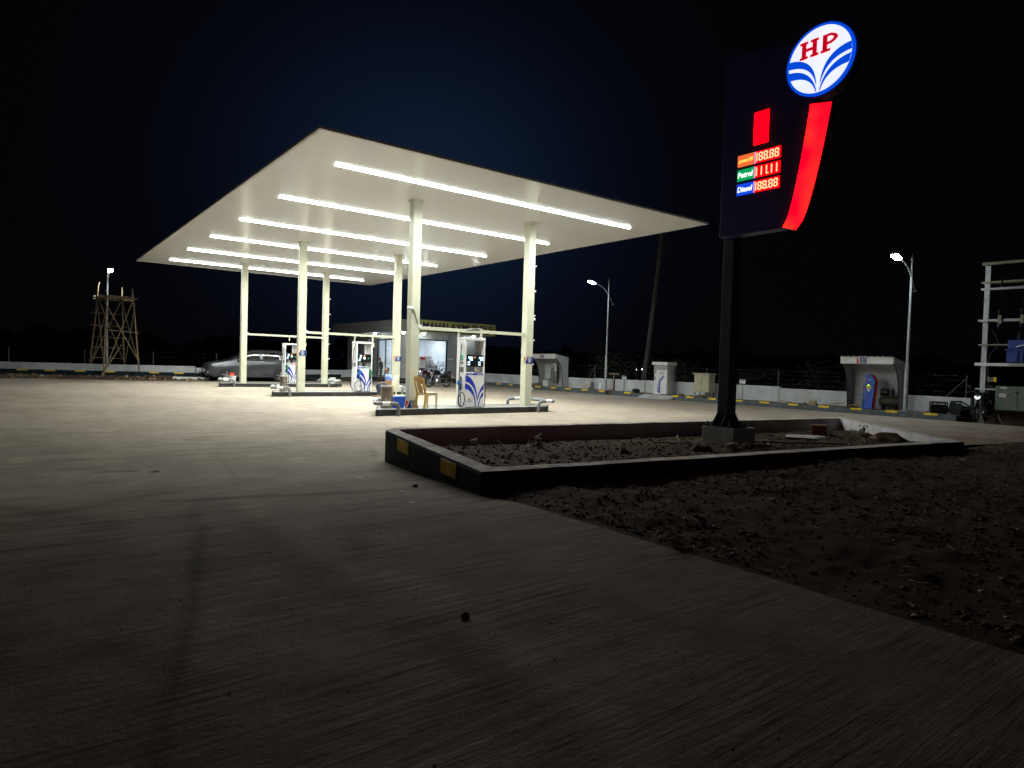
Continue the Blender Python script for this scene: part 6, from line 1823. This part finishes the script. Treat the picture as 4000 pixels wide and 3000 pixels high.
MB().tube(spline([(0.05, 1.4, 3.2), (0.06, 1.2, 2.7), (0.0, 1.42, 2.2), (-0.02, 1.38, 1.0)], 5), 0.02, 6).build('cable', BLACK, tf)
tr_ = thing('transformer', 'blue oil transformer sitting on the beams of the steel frame', 'transformer', (26.72, 6.75, 1.995))
MB().box((0, 0.12, 0.22), (0.6, 1.5, 0.40)).build('tank', TBLUE, tr_, bevel=0.015)
MB().box((0, 0.12, 0.44), (0.68, 1.62, 0.045)).build('flange', TBLUE, tr_)
MB().box((0, 0.12, 0.62), (0.52, 1.48, 0.30)).build('lid', TBLUE, tr_, bevel=0.02)
for k in range(7): MB().bx(-0.345, -0.301, -0.4 + 0.16 * k, -0.38 + 0.16 * k, 0.06, 0.40).build('cooling_fin', TBLUE, tr_)
MB().tube([(-0.29, 0.62 - 0.5 * (1 - math.cos(a)) , 0.50 + 0.11 * math.sin(a)) for a in [PI * k / 10 for k in range(11)]], 0.02, 6).build('white_emblem_arc', PRINTW, tr_)
for y in (0.6, 0.2, -0.2):
    MB().lathe([(0.02, 0), (0.06, 0.03), (0.03, 0.06), (0.055, 0.09), (0.03, 0.12), (0.045, 0.15), (0.01, 0.20), (0.01, 0.28)], 10, (-0.1, y, 0.771)).build('bushing', DGREY, tr_)
lt = thing('meter_cabinet', 'grey green metal meter cabinet on legs below the transformer', 'cabinet', (26.26, 7.14, 0))
MB().box((0, 0, 0.82), (0.42, 1.26, 0.80)).build('case', BOXGREEN, lt, bevel=0.01)
for s in (-1, 1): MB().box((-0.216, 0.315 * s, 0.82), (0.012, 0.60, 0.76)).build('door', BOXGREEN, lt, bevel=0.003)
MB().box((-0.225, 0.40, 1.165), (0.004, 0.18, 0.045)).build('white_label', PRINTW, lt)
MB().box((-0.225, 0.42, 0.92), (0.004, 0.18, 0.12)).build('danger_label', PRINTW, lt)
MB().box((-0.2285, 0.42, 0.93), (0.002, 0.12, 0.03)).build('danger_print', REDP, lt)
MB().box((-0.235, 0.22, 0.95), (0.02, 0.02, 0.06)).build('lock', BLACK, lt)
MB().box((-0.225, 0.02, 1.02), (0.004, 0.1, 0.06)).build('meter_window', BLACK, lt)
for sx in (-.17, .17):
    for sy in (-.57, .57): MB().bx(sx - .02, sx + .02, sy - .02, sy + .02, -0.12, 0.42).build('leg', BLACK, lt)
MB().tube(spline([(-0.05, 0.55, 0.42), (-0.2, 0.5, 0.2), (-0.3, 0.35, -0.02), (-0.2, 0.2, -0.1)], 5), 0.018, 6).build('cable', OLD, lt)
MB().tube(spline([(-0.1, 0.85, 0.7), (-0.3, 0.95, 0.3), (-0.4, 0.85, -0.05)], 5), 0.018, 6).build('cable', OLD, lt)

# ------------------------------------------------------------------ left side: wall, kerb, scaffold, debris
lw = thing('boundary_wall', 'low white boundary wall far off along the left side', 'wall', (0, 0, 0))
pts = [(-45, 58), (-12, 49.5), (-4, 46.75), (-0.57, 45.6), (4.0, 43.95), (8.66, 42.6), (14, 42.4), (17.5, 44.2), (21.4, 46.5)]
for (a, b), (c, d) in zip(pts[:-1], pts[1:]):
    dv = Vector((c - a, d - b)); L_ = dv.length; ang = math.atan2(dv.y, dv.x)
    ht = 0.78 if a < 8 else 0.70
    MB().box(((a + c) / 2, (b + d) / 2, ht / 2 - 0.05), (L_ - 0.03, 0.2, ht + 0.1), ang).build('wall_panel', WALLW, lw)
for (a, b), (c, d) in zip(pts[1:7], pts[2:8]):
    dv = Vector((c - a, d - b)); L_ = dv.length; ang = math.atan2(dv.y, dv.x); nv = Vector((dv.y, -dv.x)).normalized() * 1.0
    struct(MB().box(((a + c) / 2 + nv.x, (b + d) / 2 + nv.y, 0.2), (L_, 0.16, 0.44), ang).build('left_kerb', KERBDARK))
    struct(MB().box(((a + c) / 2 + nv.x * .5, (b + d) / 2 + nv.y * .5, 0.18), (L_, 0.8, 0.42), ang).build('left_pavement', EARTH2))
def lw_pt(x, off):
    for (a, b), (c, d) in zip(pts[:-1], pts[1:]):
        if a <= x <= c:
            t = (x - a) / (c - a); dv = Vector((c - a, d - b)).normalized()
            return Vector((x, b + (d - b) * t)) + Vector((dv.y, -dv.x)) * off, math.atan2(dv.y, dv.x)
for x in (-0.75, 0.75, 1.95, 3.3, 4.6, 6.7, 7.9):
    p, ang = lw_pt(x, 1.083)
    struct(MB().box((p.x, p.y, 0.385), (0.5, 0.004, 0.07), ang).build('yellow_kerb_mark', YELLOW))
lf_ = thing('wire_fence', 'thin steel post and wire fence above the far left wall', 'fence', (0, 0, 0))
for x in (-3.6, -0.2, 3.2, 6.5, 9.8):
    p, ang = lw_pt(x, -0.02)
    MB().tube([(p.x, p.y, 0.75), (p.x, p.y, 1.6)], 0.025, 6).build('post', FENCEM, lf_)
for z in (1.0, 1.3, 1.55):
    MB().tube([(lw_pt(x, -0.02)[0].x, lw_pt(x, -0.02)[0].y, z) for x in (-3.6, -0.2, 3.2, 6.5, 9.8)], 0.002, 4).build('wire', FENCEM, lf_)

sf = thing('bamboo_scaffold', 'tall bamboo scaffold tower with a plank deck at the far left', 'scaffold', (4.6, 43.5, 0.0))
def pole(p, q, r=0.035, m=WOOD, nm='pole', r2=None):
    P, Q = Vector(p), Vector(q)
    mid = (P + Q) / 2 + Vector((random.uniform(-.04, .04), random.uniform(-.04, .04), 0))
    off = Vector((4.6, 43.5, 0))
    MB().tube([P - off, mid - off, Q - off], r, 7, r2 or r * 0.8).build(nm, m, sf)
F1, F2, F3, F4 = (3.95, 42.5, 0.02), (5.72, 42.5, 0.02), (3.42, 44.5, 0.2), (5.2, 44.5, 0.2)
T1, T2, T3, T4 = (4.10, 42.6, 4.6), (5.32, 42.6, 5.05), (3.84, 44.4, 5.0), (5.03, 44.4, 4.75)
for f_, t_ in ((F1, T1), (F2, T2), (F3, T3), (F4, T4)): pole(f_, t_, 0.05)
pole((3.84, 44.38, 4.9), (3.91, 44.35, 5.45), 0.035, PALEWOOD); pole((5.03, 44.4, 4.65), (5.03, 44.38, 5.25), 0.035, PALEWOOD)
pole((3.62, 44.3, 4.6), (4.05, 44.2, 4.58), 0.045, PALEWOOD, 'ledger'); pole((4.92, 42.4, 4.38), (5.2, 42.35, 4.47), 0.05, PALEWOOD, 'ledger')
for k in range(9):
    x = 3.85 + 0.18 * k
    MB().box((x - 4.6, 0.0, 4.56 + 0.02 * (k % 2)), (0.17, 2.3 + 0.2 * random.random(), 0.035)).build('deck_plank', WOOD, sf)
for y in (42.55, 44.45): pole((3.6, y, 4.48), (5.6, y, 4.5), 0.04, WOOD, 'ledger')
for z in (1.15, 1.75, 2.35, 3.0, 3.7): 
    pole((3.5, 44.5, z), (5.3, 44.45, z - 0.05), 0.025, WOOD, 'rung')
pole((4.0, 42.55, 2.7), (5.65, 42.5, 2.6), 0.03, WOOD, 'ledger')
for a, b in (((3.9, 42.45, 0.1), (5.35, 42.55, 4.4)), ((4.0, 42.4, 4.2), (5.7, 42.45, 0.9)), ((3.45, 44.4, 0.6), (4.95, 44.3, 4.4)), ((3.85, 44.3, 4.5), (5.2, 44.4, 0.8)),
             ((3.95, 42.6, 1.0), (3.8, 44.3, 4.2)), ((3.5, 44.4, 0.7), (4.05, 42.6, 3.6)), ((5.7, 42.6, 0.8), (5.05, 44.3, 4.3)), ((5.2, 44.3, 0.9), (5.45, 42.6, 4.2)), ((3.75, 42.35, 0.0), (4.8, 42.5, 1.9))):
    pole(a, b, 0.032, WOOD, 'brace')
wp = loose('white_beam', MB().box((0, 0, 0.09), (1.9, 0.18, 0.16)), WHITE2, (8.1, 40.9, 0.03), 'long white beam lying on the earth left of the car', 'beam', (0, 0, -0.15))
loose('red_brick', MB().box((0, 0, 0.06), (0.40, 0.2, 0.12)), BRICK, (6.05, 40.7, 0.02), 'reddish brick block lying at the concrete edge left of the white beam', 'brick', (0, 0, 0.2), bevel=0.01)
loose('dark_log', MB().tube([(-0.9, 0, 0.1), (0, 0.03, 0.1), (0.9, 0, 0.12)], 0.07, 8), ROCKD, (7.0, 41.9, 0.05), 'dark timber lying behind the white beam', 'timber', (0, 0, -0.1))
def bush(x, y, z, rx, rz, n, label, m=LEAF, leaf=0.08, seed=1, cat='bush', grp=None, stem=True):
    t = thing('bush' if rx > 0.3 else 'weed', label, cat, (x, y, z), 0, grp)
    rnd = random.Random(seed); mb = MB()
    lumps = [(rnd.gauss(0, rx * 0.45), rnd.gauss(0, rx * 0.45), rz * rnd.uniform(0.25, 0.85), rx * rnd.uniform(0.3, 0.55)) for _ in range(9)]
    for k in range(n):
        a, b, c, r = rnd.choice(lumps)
        v = Vector((rnd.gauss(0, 1), rnd.gauss(0, 1), rnd.gauss(0, 1))).normalized() * r * rnd.uniform(0.5, 1.05)
        p = Vector((a, b, c)) + v
        if p.z < 0.01: p.z = 0.02
        d1 = Vector((rnd.gauss(0, 1), rnd.gauss(0, 1), rnd.gauss(0, .6))).normalized(); d2 = d1.orthogonal().normalized()
        l = leaf * rnd.uniform(0.6, 1.3)
        mb.add([p - d1 * l, p + d2 * l * .35, p + d1 * l, p - d2 * l * .35], [(0, 1, 2, 3)])
    mb.build('foliage', m, t)
    st_ = MB()
    for a, b, c, r in lumps[:5]: st_.tube([(0, 0, -0.02), (a * .4, b * .4, c * .5), (a, b, c)], 0.012 if rx < 0.3 else 0.03, 5, 0.005)
    st_.build('stem', BARK, t)
    return t
bush(9.0, 41.5, 0.05, 0.45, 0.55, 260, 'dark low bush in front of the parked car', LEAFD, 0.07, 3)
bush(13.8, 41.2, 0.05, 0.55, 0.5, 300, 'dark low bush behind the far island right of the car', LEAFD, 0.07, 5)
bush(6.06, 7.32, soil_z(6.06, 7.32) - 0.01, 0.13, 0.20, 46, 'small dull green weed growing in the left half of the planter', LEAF, 0.035, 7, 'weed')
bush(13.25, 6.1, soil_z(13.25, 6.1) - 0.01, 0.16, 0.20, 50, 'small green weed by the pale end wall inside the planter', LEAF, 0.04, 9, 'weed')
# bushes and trees in the dark beyond the wall
for k, (x, y, h) in enumerate(((31, 29.5, 2.6), (33, 33, 3.2), (31.5, 25.5, 2.0), (34, 22, 1.9), (35, 18, 2.0), (30, 35, 2.6))):
    bush(x, y, -0.1, 1.5, h, 900, ['tall dark bush beyond the wall right of the left shelter', 'broad dark bush furthest back beyond the right wall', 'dark bush beyond the wall behind the palm trunk', 'dark bush beyond the wall behind the wrapped kiosk', 'dark bush beyond the wall right of the totem pole', 'dark bush beyond the wall by the office'][k], LEAFD, 0.14, 20 + k, 'bush', 'dark bushes beyond the right wall')
tb = MB(); rnd = random.Random(77)
for k in range(5200):
    a = math.radians(rnd.uniform(-12, 88)); dd = rnd.uniform(95, 130)
    hh = 2.6 + 2.4 * (0.5 + 0.5 * noise.noise(Vector((a * 9, 0, 0)))) + 1.6 * noise.noise(Vector((a * 31, 3, 0)))
    p = Vector((dd * math.sin(a), dd * math.cos(a), hh * rnd.random() ** 0.6)); l = rnd.uniform(0.5, 1.3)
    d1 = Vector((rnd.gauss(0, 1), rnd.gauss(0, 1), rnd.gauss(0, .7))).normalized(); d2 = d1.orthogonal().normalized()
    tb.add([p - d1 * l, p + d2 * l * .6, p + d1 * l, p - d2 * l * .6], [(0, 1, 2, 3)])
struct(tb.build('distant_scrub', LEAFD), 'stuff')
pm_ = thing('palm_tree', 'leaning palm with a tall bare grey trunk beyond the right wall', 'palm tree', (29.0, 25.75, -0.1))
MB().tube(spline([(0.0, 0.05, 0), (0, -0.03, 0.9), (0, -0.28, 2.5), (0, -0.62, 5.5), (0.03, -0.84, 7.8), (0.05, -1.0, 9.7)], 8), 0.19, 12, 0.12).build('trunk', BARK, pm_, smooth=True)
cr = MB(); rnd = random.Random(2)
for k in range(9):
    a = 2 * PI * k / 9 + rnd.uniform(-.2, .2); el = rnd.uniform(-1.2, -0.7); L_ = rnd.uniform(0.5, 0.9)
    base = Vector((0.05, -1.0, 9.65)); d = Vector((math.cos(a) * math.cos(el), math.sin(a) * math.cos(el), math.sin(el))); s_ = d.cross(Vector((0, 0, 1))).normalized()
    spine = [base + d * L_ * t - Vector((0, 0, 1.3 * t * t)) for t in [i / 8 for i in range(9)]]
    cr.tube(spine, 0.02, 4, 0.006)
    for i in range(1, 9):
        for q in (-1, 1):
            for w in (0, 0.5):
                p = spine[i - 1].lerp(spine[i], w); e = p + s_ * q * 0.12 * math.sin(PI * (i / 9) + 0.25) + (spine[i] - spine[i - 1]) * 0.8 - Vector((0, 0, 0.15))
                cr.add([p, p + (spine[i] - spine[i - 1]) * 0.18, e], [(0, 1, 2)])
cr.build('dry_crown', LEAFD, pm_)
# far lit windows seen through the bushes
FARL = emit('far_lamp', (0.85, 1.0, 0.85), 6.0)
for k, (x, y, z, r) in enumerate(((62, 56.2, 1.32, .075), (62, 55.2, 1.36, .12))):
    t = thing('distant_lamp', ['smaller distant lamp glowing low beyond the right wall', 'larger distant lamp glowing low beside the palm trunk'][k], 'lamp', (x, y, -0.1))
    MB().tube([(0, 0, 0), (0, 0, z + 0.1 - r)], 0.04, 6).build('post', GALV, t)
    MB().rock((0, 0, z + 0.1), r, k, 1.0, 2).build('globe', FARL, t, smooth=True)

# ------------------------------------------------------------------ loose things in the planter and on the ground
loose('boulder', MB().rock((0, 0, 0.05), 0.21, 19, 0.62, 2), ROCK, (11.86, 5.02, 0.32), 'large brown boulder at the right end of the planter', 'boulder')
loose('square_block', MB().box((0, 0, 0.10), (0.30, 0.28, 0.24)), BRICK, (12.45, 6.55, 0.24), 'square brown brick block standing behind the pale slab in the planter', 'block', (0, 0, 0.5), bevel=0.012)
loose('pale_slab', MB().prism([(-.62, -.02), (-.10, -.30), (.58, -.22), (.62, .06), (-.1, .26)], 0, 0.03, 'Z'), mat('pale_stone', (0.50, 0.48, 0.43), 0.8, var=0.15, bump=0.2), (11.5, 6.35, soil_z(11.5, 6.35) + 0.025), 'flat pale stone slab lying on the planter soil', 'slab', (0.04, 0.03, 0.0))
loose('stake', MB().tube([(0, 0, 0), (0.02, 0, 0.16)], 0.012, 6), BLACK, (11.75, 6.05, soil_z(11.75, 6.05)), 'thin black stake poking up beside the pale slab', 'stake')
loose('cane', MB().tube([(-0.42, 0.42, 0), (0.42, -0.44, 0.03)], 0.016, 6), mat('green_cane', (0.25, 0.24, 0.12), 0.7), (9.35, 5.15, 0.40), 'greenish cane lying on the soil right of the sign block', 'stick')
loose('stick', MB().tube([(-0.2, 0.2, 0), (0.2, -0.2, 0.01)], 0.013, 6), STRAW, (8.0, 6.5, soil_z(8.0, 6.5) + 0.03), 'pale dry stick lying on the soil left of the sign block', 'stick')
for k, (x, y, r, m_) in enumerate(((7.75, 5.75, .16, ROCKD), (7.85, 5.30, .17, ROCK), (8.05, 5.45, .12, ROCK), (8.35, 5.42, .10, ROCKD), (6.65, 6.2, .12, ROCKD), (12.9, 5.9, .13, ROCK))):
    loose('stone', MB().rock((0, 0, 0.0), r * 0.8, 60 + k, 0.7, 2), m_, (x, y, soil_z(x, y) + 0.02), ['dark lumpy rock at the left corner of the sign block', 'brown rock in front of the sign block at its left', 'smaller brown rock touching the front of the sign block', 'small dark rock at the foot of the sign block', 'lone dark rock in the left half of the planter', 'brown rock near the right end of the planter'][k], 'rock', group='rocks in the planter', smooth=False)
loose('paper_cup', MB().lathe([(0.03, 0), (0.042, 0.10), (0.036, 0.10)], 14), PAPER, (5.40, 8.10, soil_z(5.40, 8.10) + 0.06), 'red and white paper cup lying by the back planter wall', 'cup', (1.4, 0.2, 1.2))
loose('paper_scrap', MB().box((0, 0, 0), (0.15, 0.03, 0.02), 0, 0, 0.3), PAPER, (5.88, 8.08, soil_z(5.88, 8.08) + 0.06), 'white paper strip on the soil by the back planter wall', 'paper', (0, 0, 0.6))
loose('paper_curl', MB().tube(spline([(0, 0, 0), (0.03, 0.03, 0.05), (-0.02, 0.02, 0.09), (-0.05, 0, 0.06)], 4), 0.014, 6), PAPER, (8.25, 6.55, soil_z(8.25, 6.55) + 0.02), 'pale curled scrap of paper left of the sign block', 'paper')
def scrap(x, y, s, label, m_=PAPER, seed=0):
    rnd = random.Random(seed)
    n = 8
    vs = [(s * (0.6 + 0.5 * rnd.random()) * math.cos(2 * PI * k / n), s * 0.7 * (0.6 + 0.5 * rnd.random()) * math.sin(2 * PI * k / n), 0.003 + 0.12 * s * rnd.random()) for k in range(n)]
    z = gz(x, y) if (x < XE) else verge_z(x, y) + 0.01
    mb = MB().add(vs + [(0, 0, 0.16 * s)], [(k, (k + 1) % n, n) for k in range(n)])
    return loose('litter_scrap', mb, m_, (x, y, z + 0.002), label, 'litter', group='litter on the ground')
scrap(2.94, 5.55, 0.05, 'white paper scrap on the concrete near the planter corner', seed=1)
scrap(2.66, 4.85, 0.04, 'small white paper scrap on the concrete left of the planter corner', seed=2)
scrap(3.14, 6.94, 0.05, 'white paper scrap at the foot of the planter end wall', seed=3)
scrap(10.45, 3.45, 0.06, 'red wrapper lying on dirt at the right end of the planter', REDP, 4)
scrap(5.33, 3.21, 0.045, 'pale flat shard lying on the dirt before the planter', ROCK, 5)
scrap(4.41, 9.25, 0.07, 'dark flattened leaf on the concrete by the planter back corner', ROCKD, 6)
scrap(1.40, 9.05, 0.07, 'dark flattened leaf on the open concrete at the left', ROCKD, 7)
sbn = MB()
for k in range(9): sbn.tube([(0.0 + .01 * k, 0, 0.0), (random.uniform(-.06, .06), random.uniform(-.03, .03), 0.05), (random.uniform(-.09, .09), random.uniform(-.08, .08), random.uniform(.02, .1))], 0.005, 5)
loose('straw_tuft', sbn, STRAW, (3.37, 2.69, gz(3.37, 2.69)), 'tuft of dry straw at the edge between concrete and dirt', 'straw')
loose('pebble', MB().rock((0, 0, 0.008), 0.017, 71, 0.7, 2), ROCKD, (1.62, 2.43, gz(1.62, 2.43)), 'single dark pebble on the bare concrete in the foreground', 'stone')
loose('pebble', MB().rock((0, 0, 0.01), 0.028, 72, 0.6, 2), ROCKD, (3.22, 5.8, gz(3.22, 5.8)), 'dark clod on the concrete beside the planter end wall', 'stone')
